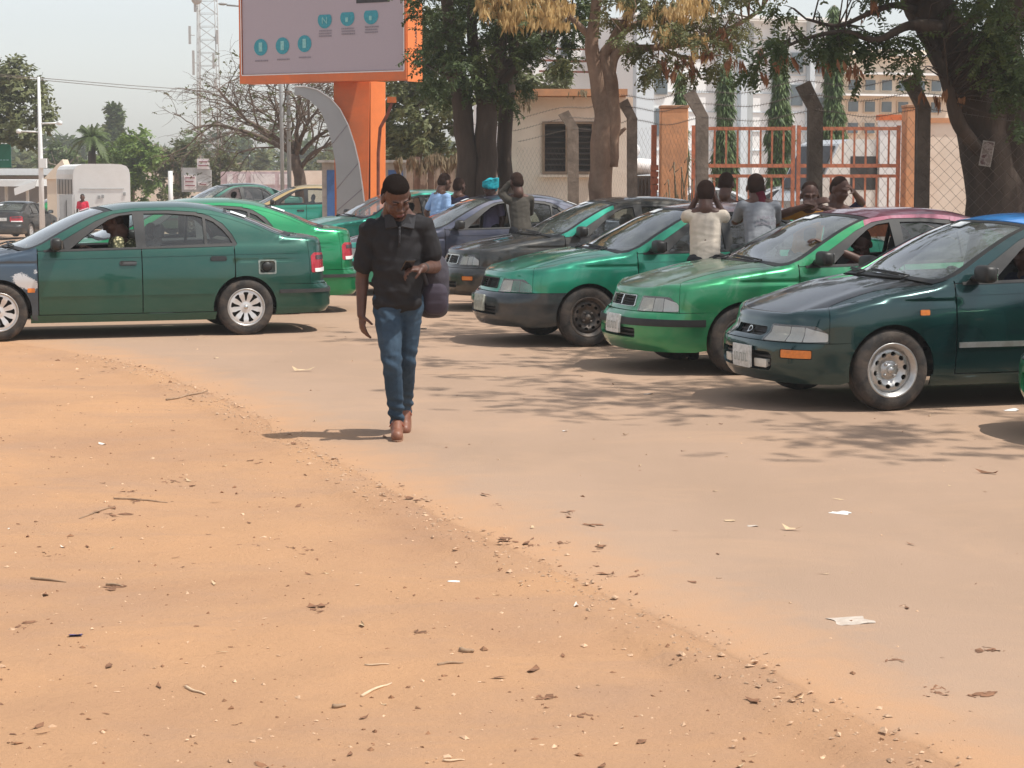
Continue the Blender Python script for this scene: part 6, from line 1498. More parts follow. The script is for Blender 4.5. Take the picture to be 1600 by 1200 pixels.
for v in (60, 88, 117, 146, 176, 206, 236): m = MB(); wblock(m, 1012.5, 1318, v, v - 1.6, -.05, .045); m.build('string_course', MATS['pale_blue_render'], root)
for (a, b_, t, bt) in ((1018, 1038, 120, 150), (1018, 1038, 170, 214), (1235, 1256, 80, 112), (1235, 1256, 130, 165), (1275, 1310, 82, 112), (1275, 1310, 150, 180)):
    m = MB(); wblock(m, a, b_, bt, t, -.10, .045); w_ = m.build('window', MATS['grey_render'], root); m = MB(); wblock(m, a + 1.5, b_ - 1.5, bt - 1.5, t + 1.5, -.13, .028); m.build('pane', MATS['office_glass'], w_)
m = MB(); wblock(m, 980, 1335, 30, 25, -.5, .45); m.build('parapet', MATS['white_render'], root)
for o in list(root.children): parent_keep(o, root)
root = empty('office_wing', (XW(1400), YW, 0), 0, 'beige upper storeys with rows of shaded windows behind the cranked post at right', 'building')
m = MB(); wblock(m, 1332, 1520, 320, 74, 1.2, 7); m.build('wall', MATS['beige_render'], root)
for v in (82, 112, 146): m = MB(); wblock(m, 1330, 1522, v + 3, v, .7, .49); m.build('ledge', MATS['white_render'], root)
for v in (128, 162, 196):
    for k in range(6): a = 1342 + 28 * k; m = MB(); wblock(m, a, a + 19, v + 13, v - 6, 1.12, .06); w_ = m.build('window', MATS['beige_render'], root); m = MB(); wblock(m, a + 1.5, a + 17.5, v + 11.5, v - 4.5, 1.08, .035); m.build('pane', MATS['office_glass'], w_)
for o in list(root.children): parent_keep(o, root)
root = empty('glass_block', (XW(930), YW, 0), 0, 'white framed block with brown sunshade rails behind the gatehouse roof', 'building')
m = MB(); wblock(m, 862, 984, 320, 40, 2, 7); m.build('wall', MATS['white_render'], root)
for v in (72, 91, 108): m = MB(); wblock(m, 864, 984, v + 3, v, 1.4, .1); m.build('rail', MATS['rust_red'], root)
for (a, t, bt) in ((884, 60, 84), (904, 60, 84), (884, 94, 120), (904, 94, 120), (962, 50, 72), (962, 80, 128), (975, 110, 134)): m = MB(); wblock(m, a, a + 13, bt, t, 1.94, .05); w_ = m.build('window', MATS['pale_blue_render'], root); m = MB(); wblock(m, a + 1.5, a + 11.5, bt - 1.5, t + 1.5, 1.90, .035); m.build('pane', MATS['office_glass'], w_)
for o in list(root.children): parent_keep(o, root)
for nm_ in ('office_building', 'office_wing', 'glass_block'): o = bpy.data.objects[nm_]; o.rotation_euler = (0, 0, math.radians(20)); o.scale = (1.07, 1, 1)
# low orange wall stub right of the gate, inside the yard
root = empty('yard_wall', (X(1392, 44), 44, 0), 0, 'low peach wall in the yard behind the right gate pillar', 'wall'); m = MB(); m.box((0, 0, ZW(188, 44) / 2), (X(1412, 44) - X(1372, 44), .3, ZW(188, 44))); m.build('wall_face', MATS['white_render'], root); m = MB(); m.box((0, 0, ZW(188, 44) + .06), (.64, .4, .12)); m.build('coping', MATS['orange_paint'], root)
# white van behind the gate
def boxvan(loc, rz, L, W_, H_, label, name='white_van', cat='van'):
    root = empty(name, loc, rz, label, cat); m = MB(); z0 = .35
    prof = [(-L / 2, z0), (L / 2, z0), (L / 2, H_ * .45), (L / 2 - .25, H_ * .55), (L / 2 - .75, H_ * .96), (L / 2 - 1.0, H_), (-L / 2 + .08, H_), (-L / 2, H_ * .94)]
    m.poly([(x, -W_ / 2, z) for x, z in prof], (0, W_, 0)); m.build('body', MATS['white_paint'], root)
    for sg in (-1, 1):
        for k in range(4):
            a = L / 2 - 1.0 - k * (L - 1.5) / 4; m = MB(); m.box((a - (L - 1.7) / 8, sg * (W_ / 2 + .006), H_ * .70), ((L - 1.7) / 4 - .06, .012, H_ * .30)); m.build('side_window', MATS['window_dark'], root)
        for xx in (L / 2 - .85, -L / 2 + .9): m = MB(); m.lathe([(.001, 0), (.2, .0), (.32, -.02), (.34, -.10), (.32, -.2), (0.001, -.2)], 'Y', 20, (xx, sg * (W_ / 2) + (0 if sg > 0 else .2), .34)); m.build('wheel', MATS['rubber'], root)
    m = MB(); m.poly([(L / 2 - .235, -W_ / 2 + .1, H_ * .56), (L / 2 - .235, W_ / 2 - .1, H_ * .56), (L / 2 - .72, W_ / 2 - .14, H_ * .94), (L / 2 - .72, -W_ / 2 + .14, H_ * .94)], (.02, 0, .01)); m.build('windscreen', MATS['window_dark'], root)
    return root
boxvan((X(1375, 45), 45, 0), math.radians(200), 4.6, 1.8, 2.45, 'white van parked inside the yard behind the right gate leaf')

# ------------------------------------------------------------------ LEFT BACKGROUND
# kiosks
for (u0, u1, lb) in ((503, 530, 'blue doored kiosk left of the billboard fin'), (597, 634, 'blue doored kiosk right of the billboard post')):
    Yk = 47.0; root = empty('kiosk', ((X(u0, Yk) + X(u1, Yk)) / 2, Yk, 0), 0, lb, 'kiosk', 'blue doored kiosks'); w = X(u1, Yk) - X(u0, Yk); h = ZW(254, Yk)
    m = MB(); m.box((0, .4, h / 2), (w, .8, h)); m.build('cabin', mat('kiosk_grey', (.38, .37, .34), .7), root)
    m = MB(); m.box((.04, -.02, h * .47), (w * .62, .03, h * .88)); m.build('door', mat('kiosk_blue', (.05, .14, .36), .5, .2, 5), root)
    m = MB(); m.box((0, .35, h + .03), (w + .2, 1.1, .06)); m.build('roof', MATS['kiosk_grey'], root)
# rusty sheet fence behind the twin trunk tree
root = empty('sheet_fence', (X(690, 44), 44, 0), 0, 'rusty pale corrugated sheet fence behind the twin trunk tree', 'fence'); n = 26
mat('sheet_metal', (.34, .27, .22), .7, .35, 3, dirt=(.16, .09, .06), dirtamt=.7, dscale=1.5, stretch=(3, 3, .4))
for k in range(n):
    xk = X(640, 44) - X(690, 44) + k * .155; m = MB(); h = 1.95 + .12 * math.sin(k * 1.7); m.box((xk, .03 * (k % 2), h / 2), (.15, .02, h), rz=.25 * (-1)**k); m.build('sheet', MATS['sheet_metal'], root)
C, D = blob_points([(u, 246, 20, 10, 0, .5) for u in range(640, 800, 18)], 43.6, 16); tag(obj('dry_brush', leafmesh('dry_brush', 'pod', C, D, rng.uniform(.2, .4, len(C))), MATS['dry_brush']), kind='stuff')
# hazy street furniture
mat('white_metal', (.74, .75, .74), .5, .04); mat('sign_green', (.01, .23, .15), .5, .1); mat('grey_metal', (.36, .37, .37), .6, .1); mat('notice_white', (.70, .68, .68), .7, .1, 4, dirt=(.35, .25, .3), dirtamt=.5, dscale=5)
Ys = 72.0; zs_ = float(zg(X(64, Ys), Ys)); root = empty('street_pole', (X(64, Ys), Ys, zs_), 0, 'white street pole with two camera arms at the far left', 'pole')
m = MB(); m.tube([(0, 0, 0), (0, 0, 3.0), (0, 0, ZW(120, Ys) - zs_)], [.105, .085, .045], 10); m.build('shaft', MATS['white_metal'], root)
for (u1, v0) in ((95, 193), (31, 206)):
    dx = X(u1, Ys) - X(64, Ys); z = ZW(v0, Ys) - zs_; m = MB(); m.tube([(0, 0, z), (dx, 0, z + .02)], .035, 6); m.lathe([(0.001, -.08), (.09, -.06), (.10, .05), (0.001, .09)], 'Z', 10, (dx, 0, z + .02)); m.build('camera_arm', MATS['white_metal'], root)
m = MB(); m.box((.12, -.12, ZW(255, Ys) - zs_), (.24, .2, .34)); m.build('control_box', MATS['white_metal'], root)
Ys = 80.0; root = empty('direction_sign', (X(2, Ys), Ys, -.8), 0, 'green road direction board cut by the left edge', 'sign')
m = MB(); m.box((0, 0, (ZW(225, Ys) + ZW(262, Ys)) / 2 + .8), (X(18, Ys) - X(-14, Ys), .06, ZW(225, Ys) - ZW(262, Ys))); m.build('board', MATS['sign_green'], root)
for dx in (-.35,): m = MB(); m.tube([(dx, .08, 0), (dx, .08, ZW(225, Ys) + .8)], .05, 8); m.build('leg', MATS['grey_metal'], root)
m = MB()
for k in range(5): m.box((-.25 + .13 * k, -.035, ZW(250, Ys) + .8), (.09, .01, .05))
o = m.build('lettering', MATS['icon_light'], root); o['kind'] = 'stuff'
# canopy building
Yc = 98.0; root = empty('canopy_building', (X(20, Yc), Yc, -1.2), 0, 'low flat roofed filling station style building behind the parked hatchback', 'building')
def cb(m, u0, u1, v0, v1, dy, th): m.box(((X(u0, Yc) + X(u1, Yc)) / 2 - X(20, Yc), dy + th / 2, (ZW(v0, Yc) + ZW(v1, Yc)) / 2 + 1.2), (X(u1, Yc) - X(u0, Yc), th, ZW(v1, Yc) - ZW(v0, Yc)))
m = MB(); cb(m, -80, 62, 291, 281, -1, 6); m.build('canopy', MATS['white_metal'], root)
m = MB(); m.add([(X(30, Yc) - X(20, Yc), -1.05, ZW(294, Yc) + 1.2), (X(66, Yc) - X(20, Yc), -1.05, ZW(281, Yc) + 1.2), (X(62, Yc) - X(20, Yc), -1.05, ZW(293, Yc) + 1.2), (X(31, Yc) - X(20, Yc), -1.05, ZW(305, Yc) + 1.2)], [(0, 1, 2, 3)]); V = m.v[:]; m = MB(); m.poly([V[3], V[2], V[1], V[0]], (0, -.08, 0)); m.build('fascia', MATS['white_render'], root)
m = MB(); cb(m, -80, 98, 274, 263, 6, 6); m.build('upper_roof', MATS['white_metal'], root)
m = MB(); cb(m, -80, 96, 345, 275, 8, 4); m.build('rear_wall', mat('dull_grey_wall', (.30, .27, .25), .9, .3, .6), root)  # rear wall in an uneven dull grey brown
for u in (-10, 24, 78, 92): m = MB(); cb(m, u, u + 3, 345, 281, 2, .3); m.build('column', MATS['white_metal'], root)
for k, u in enumerate((38, 46, 54, 72, 84)): m = MB(); cb(m, u, u + 5, 332, 303 + 3 * (k % 2), 5.5, .1); m.build('shop_front', MATS['notice_white'], root)
root = empty('tan_hut', (X(92, 92), 92, -1), 0, 'small tan roofed hut left of the bus', 'hut'); m = MB(); m.box((0, 0, 1.2), (.9, 1, 2.4)); m.build('wall', MATS['beige_render'], root); m = MB(); m.poly([(-.6, -.6, 2.4), (.6, -.6, 2.4), (.3, -.6, 3.3)], (0, 1.2, 0)); m.build('roof', MATS['beige_render'], root)
# white wall band seen under the trees
root = empty('perimeter_wall', (X(350, 110), 110, 0), 0, 'long pale low wall under the far trees', 'wall'); m = MB(); m.box((0, 0, .9), (X(640, 110) - X(205, 110), .3, 1.8)); m.build('wall_face', MATS['cream_wall'], root)
# white stucco gatepost and notices
Yn = 78.0
for (u, v0, w, lb) in ((266, 267, .09, 'short white pole right of the bus'),):
    tag(MB().tube([(X(u, Yn), Yn, -.5), (X(u, Yn), Yn, ZW(v0, Yn))], w, 8).build('bollard_pole', MATS['white_metal']), lb, 'pole')
root = empty('notice_board', (X(303, Yn), Yn, -.5), 0, 'grey notice board with white printed panels below the lattice mast', 'notice board')
def nb_(m, u0, u1, v0, v1, dy, th): m.box(((X(u0, Yn) + X(u1, Yn)) / 2 - X(303, Yn), dy, (ZW(v0, Yn) + ZW(v1, Yn)) / 2 + .5), (X(u1, Yn) - X(u0, Yn), th, abs(ZW(v1, Yn) - ZW(v0, Yn))))
m = MB(); nb_(m, 284, 330, 300, 262, 0, .2); m.build('backboard', MATS['grey_metal'], root)
for (a, b_, t, bt) in ((288, 307, 273, 296), (309, 328, 248, 264), (310, 326, 284, 290)): m = MB(); nb_(m, a, b_, bt, t, -.12, .03); m.build('panel', MATS['notice_white'], root)
m = MB()
for k, (a, b_, v) in enumerate(((290, 305, 277), (290, 303, 283), (290, 305, 289), (312, 325, 252), (311, 326, 258), (313, 323, 287))): nb_(m, a, b_, v + 1.6, v, -.145, .01)
o = m.build('print_lines', mat('print_maroon', (.25, .08, .10), .7), root); o['kind'] = 'stuff'
root = empty('poster_wall', (X(400, Yn), Yn, -.2), 0, 'long pinkish poster hoarding behind the far saloons', 'hoarding'); m = MB(); m.box((0, 0, (ZW(268, Yn) + .2) / 2), (X(462, Yn) - X(352, Yn), .15, ZW(268, Yn) + .2)); m.build('board', mat('poster_pink', (.50, .40, .42), .7, .35, 2.5), root)
for (a, b_) in ((355, 364), (372, 384), (392, 430), (436, 455)): m = MB(); m.box(((X(a, Yn) + X(b_, Yn)) / 2 - X(400, Yn), -.085, ZW(280, Yn) + .2), (X(b_, Yn) - X(a, Yn), .02, .42)); m.build('poster', MATS['notice_white'], root)
tag(MB().tube([(X(441, 56), 56, 0), (X(441, 56), 56, 6.8)], .055, 8).build('lamp_post', MATS['grey_metal']), 'thin grey lamp post rising left of the billboard fin', 'lamp post')
# street lamp head reaching in at the top beside the billboard
root = empty('street_lamp', (X(441, 57) + .2, 57, 0), 0, 'street lamp arm reaching out left of the billboard top', 'street lamp'); m = MB(); p = at(380, 10, 57); m.tube([(0, 0, 0), (0, 0, 7.2)], .06, 8); m.build('shaft', MATS['grey_metal'], root)
m = MB(); dx = p.x - root.location.x; m.tube([(0, 0, 7.1), (dx, 0, p.z), (X(358, 57) - root.location.x, 0, ZW(8, 57))], .03, 6); m.build('arm', MATS['grey_metal'], root); m = MB(); m.ell((X(352, 57) - root.location.x, 0, ZW(6, 57)), (.13, .08, .045)); m.build('lamp_head', MATS['grey_metal'], root)
# lattice mast
mat('mast_grey', (.40, .40, .39), .6, .1); Ym = 150.0; sm_ = Ym / FPX; root = empty('lattice_mast', (X(328, Ym), Ym, 0), 0, 'tall white lattice telecom mast with antennas', 'mast'); w0, w1 = 17 * sm_, 13 * sm_; Hm = ZW(-40, Ym)
crn = [(-1, -1), (1, -1), (1, 1), (-1, 1)]
P_ = lambda k, z: Vector((crn[k % 4][0] * (w0 + (w1 - w0) * z / Hm), crn[k % 4][1] * (w0 + (w1 - w0) * z / Hm), z))
for k in range(4): m = MB(); m.tube([P_(k, 0), P_(k, Hm)], 0.045 if k != 1 else .04, 5); m.build('leg', MATS['mast_grey'], root)
m = MB(); nz_ = 17
for i in range(nz_):
    z0, z1 = Hm * i / nz_, Hm * (i + 1) / nz_
    for k in range(4): m.tube([P_(k, z0), P_(k + 1, z1)], .018, 3); m.tube([P_(k, z1), P_(k + 1, z1)], .018, 3)
    for k in (0,): m.tube([P_(k + 1, z0), P_(k, z1)], .018, 3)
o = m.build('bracing', MATS['mast_grey'], root); o['kind'] = 'stuff'
m = MB(); m.tube([(-w0 * .7, -w0, 0), (-w0 * .7, -w1, Hm)], .05, 5); m.build('cable_ladder', MATS['mast_grey'], root)
for (u, v0, v1) in ((303, 42, 70), (345, 48, 70), (308, 80, 118), (339, 84, 108), (341, 124, 140), (312, 2, 20)):
    m = MB(); dx = (u - 328) * sm_; m.box((dx, -w0, (ZW(v0, Ym) + ZW(v1, Ym)) / 2), (.17, .14, ZW(v0, Ym) - ZW(v1, Ym))); m.tube([(dx, -w0, (ZW(v0, Ym) + ZW(v1, Ym)) / 2), (dx * .7, -w0 + .1, (ZW(v0, Ym) + ZW(v1, Ym)) / 2)], .03, 4); m.build('antenna', MATS['mast_grey'], root)
m = MB(); m.lathe([(.001, 0), (.3, .08), (.42, .2)], 'Y', 16, ((315 - 328) * sm_, -w0 - .3, ZW(0, Ym))); m.build('dish', MATS['mast_grey'], root)
# overhead lines
for (v0, v1, v2, lb) in ((117, 122, 149, 'upper overhead wire crossing the sky at left'), (119, 125, 155, 'lower overhead wire crossing the sky at left')):
    P = [at(-30, v0 - 3, 73), at(64, v1, 73.5), at(200, v1 + (v2 - v1) * .42, 80), at(340, v1 + (v2 - v1) * .78, 88), at(470, v2, 96), at(620, v2 + 10, 104)]
    tag(MB().tube(P, .012, 4).build('overhead_wire', MATS['wire']), lb, 'wire')
# bus
Yb_ = 79.0; zb_ = -.85; root = empty('bus', (X(146, Yb_), Yb_ + 3, zb_), 0, 'white minibus seen from behind, parked beyond the dark green saloon', 'bus')
w = X(203, Yb_) - X(114, Yb_); hw_ = w / 2; Hb = ZW(256, Yb_) - zb_; xc = (X(114, Yb_) + X(203, Yb_)) / 2 - root.location.x; Lb = 6.2; sk = -1.3
m = MB(); prof = [(-hw_, .45), (hw_, .45), (hw_, Hb - .42), (hw_ - .04, Hb - .22), (hw_ - .14, Hb - .09), (hw_ - .34, Hb - .02), (hw_ - .7, Hb), (-hw_ + .7, Hb), (-hw_ + .34, Hb - .02), (-hw_ + .14, Hb - .09), (-hw_ + .04, Hb - .22), (-hw_, Hb - .42)]
m.poly([(xc + x, -3, z) for x, z in prof], (sk * 1.6, Lb, 0)); m.build('body', mat('bus_white', (.82, .82, .80), .45, .04, 2, dirt=(.6, .57, .52), dirtamt=.25, dscale=1), root)
for k in range(5):
    t = (.4 + k * 1.1) / Lb; m = MB(); m.box((xc - hw_ - .012 + sk * 1.6 * (t + .08), -3 + Lb * (t + .08), Hb * .68), (.03, .95, .62), M=Matrix.Rotation(math.atan2(sk * 1.6, Lb) * -1, 4, 'Z')); m.build('side_window', MATS['window_dark'], root)
m = MB(); m.box((xc, -3.015, Hb * .66), (w * .78, .02, .02)); m.build('panel_seam', MATS['grey_metal'], root)
m = MB(); m.box((xc + w * .34, -3.02, 1.12), (.10, .03, .10)); m.build('taillight', MATS['lamp_red'], root); m = MB(); m.box((xc, -3.06, .42), (w * .96, .14, .20), bev=.03); m.build('bumper', MATS['trim_grey'], root)
m = MB(); m.box((xc - hw_ + .03, -3.02, Hb * .3), (.05, .03, .8)); m.build('corner_strip', MATS['grey_metal'], root)
for sg in (-1, 1):
    for yy in (-1.6, 2.0): m = MB(); m.lathe([(.001, 0), (.38, 0), (.42, .08), (.38, .24), (.001, .24)], 'X', 18, (xc + sg * (hw_ - .15) - .12 + (sk * 1.6) * (yy + 3) / Lb, yy, .42)); m.build('wheel', MATS['rubber'], root)
for (u, v) in ((153, 308), (159, 307), (193, 303)): m = MB(); m.box((X(u, Yb_ - .1) - root.location.x, -3.02, ZW(v, Yb_) - zb_), (.10, .02, .13)); m.build('vent', MATS['grey_metal'], root)
root2 = empty('grey_cabinet', (X(104, 77), 77, -.85), 0, 'grey metal cabinet standing at the left rear corner of the minibus', 'cabinet'); m = MB(); m.box((0, 0, (ZW(302, 77) + .8) / 2), (X(114, 77) - X(94, 77), .5, ZW(302, 77) + .8)); m.build('box', MATS['grey_metal'], root2)
m = MB(); m.box((.02, -.27, .9), (.02, .02, 1.2)); m.build('door_gap', MATS['black_trim'], root2)

# ------------------------------------------------------------------ MORE CARS
def car_at(kit, Y, u, z, rz, keys, label, skip=(), wk=W_STEEL, group='green painted saloon taxis waiting in the car park', **k):
    p = at(u, 268, Y); return instantiate(kit, wk, keys, label, (p.x, Y, z), rz, group, skip=skip, **k)
dk = dict(rim=MATS['steel_black'], nut=MATS['steel_grey'])
l, r = place(30, 0) if False else (None, None)
g_ = at(560, 372, 25.2); R_ = Matrix.Rotation(PI + HEAD, 3, 'Z'); tail = R_ @ Vector((-2.25, .55, 0)); oB = Vector((g_.x, 24.9, 0)) - tail
instantiate(KIT_B, W_STEEL, dict(body=MATS['bright_green'], sideglass=MATS['glass_clear'], **dk), 'bright green saloon parked directly behind the dark green one, rear end showing', (oB.x, oB.y, 0), PI + HEAD, skip=('front_side_window',))
instantiate(KIT_B, W_STEEL, dict(body=MATS['aqua_green'], sideglass=MATS['glass_clear'], **dk), 'aqua green saloon behind the walking man with a sticker on its windscreen', (X(618, 36), 36.0, 0), PI + math.radians(26), skip=('front_side_window',))
instantiate(KIT_B, W_STEEL, dict(body=MATS['aqua_green'], roof=MATS['yellow_roof'], pillar=MATS['yellow_roof'], sideglass=MATS['glass_clear'], **dk), 'green saloon with a yellow roof left of the billboard post', (X(462, 50), 50.0, 0), PI + math.radians(6), skip=('front_side_window',))
instantiate(KIT_B, W_STEEL, dict(body=MATS['teal_body'], **dk), 'dull green saloon half hidden left of the yellow roofed one', (X(350, 56), 56.0, 0), PI + math.radians(30), skip=('front_side_window',))
instantiate(KIT_A, W_CAP, dict(body=MATS['charcoal_paint'], trunk=MATS['charcoal_paint']), 'dark hatchback seen from behind at the left edge', (X(12, 75), 77.0, -.80), math.radians(84), group='cars driving or parked on the far road')
instantiate(KIT_B, W_CAP, dict(body=MATS['bright_green']), 'small distant green car right of the street pole', (X(92, 92), 95.0, -.85), math.radians(30), group='cars driving or parked on the far road')
for (u, Y, rz, pm, lb) in ((1120, 46, 20, 'silver_paint', 'silver car inside the yard behind the left gate leaf'), (1215, 49, 170, 'white_paint', 'white car inside the yard behind the middle of the gate'), (1320, 52, 10, 'white_paint', 'white car inside the yard left of the van')):
    instantiate(KIT_B, W_CAP, dict(body=MATS[pm]), lb, (X(u, Y), Y, 0), math.radians(rz), group='cars parked inside the yard')
# the car whose nose just enters at the right edge
l, r = place(1935, 709); instantiate(KIT_C, W_STEEL, dict(body=MATS['bright_green'], **dk), 'green saloon of which only the nose shows at the right edge', l, r)
# ------------------------------------------------------------------ PEOPLE
mat('skin', (.095, .044, .030), .52, .18, 18, bmp=.12, bscale=90, spec=.45)
mat('skin_light', (.13, .062, .040), .42, .18, 18, bmp=.12, bscale=90, spec=.45)
mat('hair', (.018, .012, .010), .95, .3, 200, bmp=.9, bscale=300, spec=.1)
mat('hair_short', (.048, .026, .019), .9, .3, 200, bmp=.9, bscale=300, spec=.15)
mat('lip', (.16, .055, .05), .4, .1)
mat('eye_white', (.55, .50, .46), .3, .05)
def cloth(name, c, rough=.9, var=.12, stripes=None, **k):
    if name in MATS: return MATS[name]
    m = mat(name, c, rough, var, 9, bmp=.25, bscale=160, spec=.2, **k); return m
cloth('black_polo', (.024, .023, .025)); cloth('jeans', (.030, .054, .085), dirt=(.085, .13, .18), dirtamt=.5, dscale=3.5); cloth('cream_shirt', (.60, .52, .43)); cloth('grey_tee', (.25, .26, .28)); cloth('sky_shirt', (.32, .48, .74))
cloth('khaki_dark', (.075, .066, .055)); cloth('navy_cloth', (.03, .03, .06)); cloth('maroon', (.10, .012, .022)); cloth('mustard', (.42, .20, .04)); cloth('red_shirt', (.60, .03, .07)); cloth('lilac', (.33, .27, .42)); cloth('teal_wrap', (.02, .30, .36), var=.8); cloth('aqua_shirt', (.16, .52, .52)); cloth('trousers_dark', (.03, .03, .034)); cloth('trousers_tan', (.30, .22, .16))
mat('shoe_leather', (.20, .070, .038), .5, .2, 20, dirt=(.30, .17, .11), dirtamt=.35, dscale=14); mat('sole', (.28, .15, .09), .8); mat('lace', (.30, .05, .02), .7)
mat('bag_fabric', (.040, .034, .046), .75, .25, 30, bmp=.3); mat('phone_black', (.01, .01, .012), .15, .1)
pm, nt, N, L, Bn = nodes('patterned_shirt'); v = N.new('ShaderNodeTexVoronoi'); v.inputs['Scale'].default_value = 26; L.new(nt.nodes.new('ShaderNodeTexCoord').outputs['Object'], v.inputs['Vector'])
L.new(ramp(nt, v.outputs['Distance'], [(.28, (.68, .62, .36)), (.42, (.10, .10, .05))]), Bn.inputs['Base Color']); Bn.inputs['Roughness'].default_value = .9; MATS['patterned_shirt'] = pm
V3 = Vector
class Body(MB):
    def limb(s, p0, p1, r0, r1, sq=1.0, n=12):
        """tapered limb with rounded ends; sq squeezes it along world y"""
        p0, p1 = V3(p0), V3(p1); d = (p1 - p0); L = d.length; d = d / L
        a = d.cross(V3((0, 1, 0)));
        if a.length < .05: a = d.cross(V3((1, 0, 0)))
        a.normalize(); b = d.cross(a); V = []; R = []
        for k in range(5): t = PI / 2 * (1 - k / 5); R.append((-r0 * math.sin(t), r0 * math.cos(t)))
        for k in range(5): t = k / 4; R.append((L * t, r0 + (r1 - r0) * t))
        for k in range(1, 6): t = PI / 2 * k / 5; R.append((L + r1 * math.sin(t), r1 * math.cos(t)))
        for h, r in R:
            r = max(r, 1e-4)
            for k in range(n): t = 2 * PI * k / n; V.append(p0 + d * h + a * math.cos(t) * r + b * math.sin(t) * r * sq)
        F = []
        for i in range(len(R) - 1):
            for k in range(n): k2 = (k + 1) % n; F.append((i * n + k, i * n + k2, (i + 1) * n + k2, (i + 1) * n + k))
        F.append(tuple(range(n))[::-1]); F.append(tuple((len(R) - 1) * n + k for k in range(n))); return s.add(V, F, True)
    def chain(s, pts, rad, sq=1.0):
        for i in range(len(pts) - 1): s.limb(pts[i], pts[i + 1], rad[i], rad[i + 1], sq)
        return s
    def remesh(s, name, vox, m, parent, smooth=3, wr=0.0, wscale=(6, 6, 16), seed=0, wfun=None):
        src = s.mesh(name + '_src'); o = bpy.data.objects.new(name + '_src', src); COL.objects.link(o)
        md = o.modifiers.new('r', 'REMESH'); md.mode = 'VOXEL'; md.voxel_size = vox
        sm = o.modifiers.new('s', 'SMOOTH'); sm.factor = .5; sm.iterations = smooth
        bpy.context.view_layer.update(); me = bpy.data.meshes.new_from_object(o.evaluated_get(bpy.context.evaluated_depsgraph_get()))
        bpy.data.objects.remove(o); me.name = name; nv = len(me.vertices)
        if wr > 0 or wfun:
            co = np.empty(nv * 3, np.float32); me.vertices.foreach_get('co', co); co = co.reshape(-1, 3)
            no = np.array([tuple(v.normal) for v in me.vertices]); off = V3((seed * 3.1, seed, 7))
            if wr > 0:
                f = np.empty(nv)
                for i in range(nv):
                    p = co[i]; q = V3((p[0] * wscale[0], p[1] * wscale[1], p[2] * wscale[2])) + off
                    w = V3((noise.noise(q * .35), noise.noise(q * .35 + V3((5, 5, 5))), 0)) * 2.2; a = noise.noise(q + w); f[i] = (1 - abs(a) * 3.2) * .6 + .4 * noise.noise(q * 2.3 + w)
                co = co + no * (f * wr)[:, None]
            if wfun: co = co + no * wfun(co)[:, None]
            me.vertices.foreach_set('co', co.astype(np.float32).ravel())
        me.polygons.foreach_set('use_smooth', [True] * len(me.polygons)); me.update()
        if me.materials: me.materials.clear()
        return obj(name, me, m, parent)
def frame(f, up=(0, 0, 1)):
    f = V3(f).normalized(); r = f.cross(V3(up)).normalized(); u = r.cross(f); return r, f, u      # right, forward, up
def head_shape(B, c, fwd, up=(0, 0, 1), face=True, s=1.12):
    r, f, u = frame(fwd, up); c = V3(c); M3 = Matrix((r, f, u)).transposed(); P = lambda x, y, z: c + (r * x + f * y + u * z) * s
    E = lambda x, y, z, a, b, d: B.ell(P(x, y, z), (a * s, b * s, d * s), 16, 12, M3)
    E(0, -.012, .035, .076, .094, .088); E(0, .020, -.035, .062, .070, .078); E(0, .038, -.075, .040, .045, .036); E(0, .045, .020, .056, .045, .030)
    for q in (-1, 1): E(q * .079, -.008, -.012, .010, .020, .032); E(q * .036, .056, -.030, .024, .026, .026)
    if face:
        E(0, .098, -.022, .013, .022, .014); E(0, .088, .004, .009, .018, .030)
        for q in (-1, 1): E(q * .016, .093, -.027, .011, .014, .010); E(q * .030, .080, .026, .022, .014, .008)
        E(0, .086, -.054, .026, .014, .008); E(0, .084, -.068, .022, .014, .009)
    B.limb(P(0, -.020, -.04), P(0, -.035, -.13), .056 * s, .062 * s)
    return P, M3
def hair_shape(c, fwd, up=(0, 0, 1), s=1.12):
    r, f, u = frame(fwd, up); M3 = Matrix((r, f, u)).transposed(); c = V3(c); H = Body()
    P = lambda x, y, z: c + (r * x + f * y + u * z) * s
    H.ell(P(0, -.016, .042), (.0765 * s, .090 * s, .085 * s), 20, 14, M3); H.ell(P(0, -.048, .0), (.073 * s, .062 * s, .078 * s), 16, 12, M3)
    return H
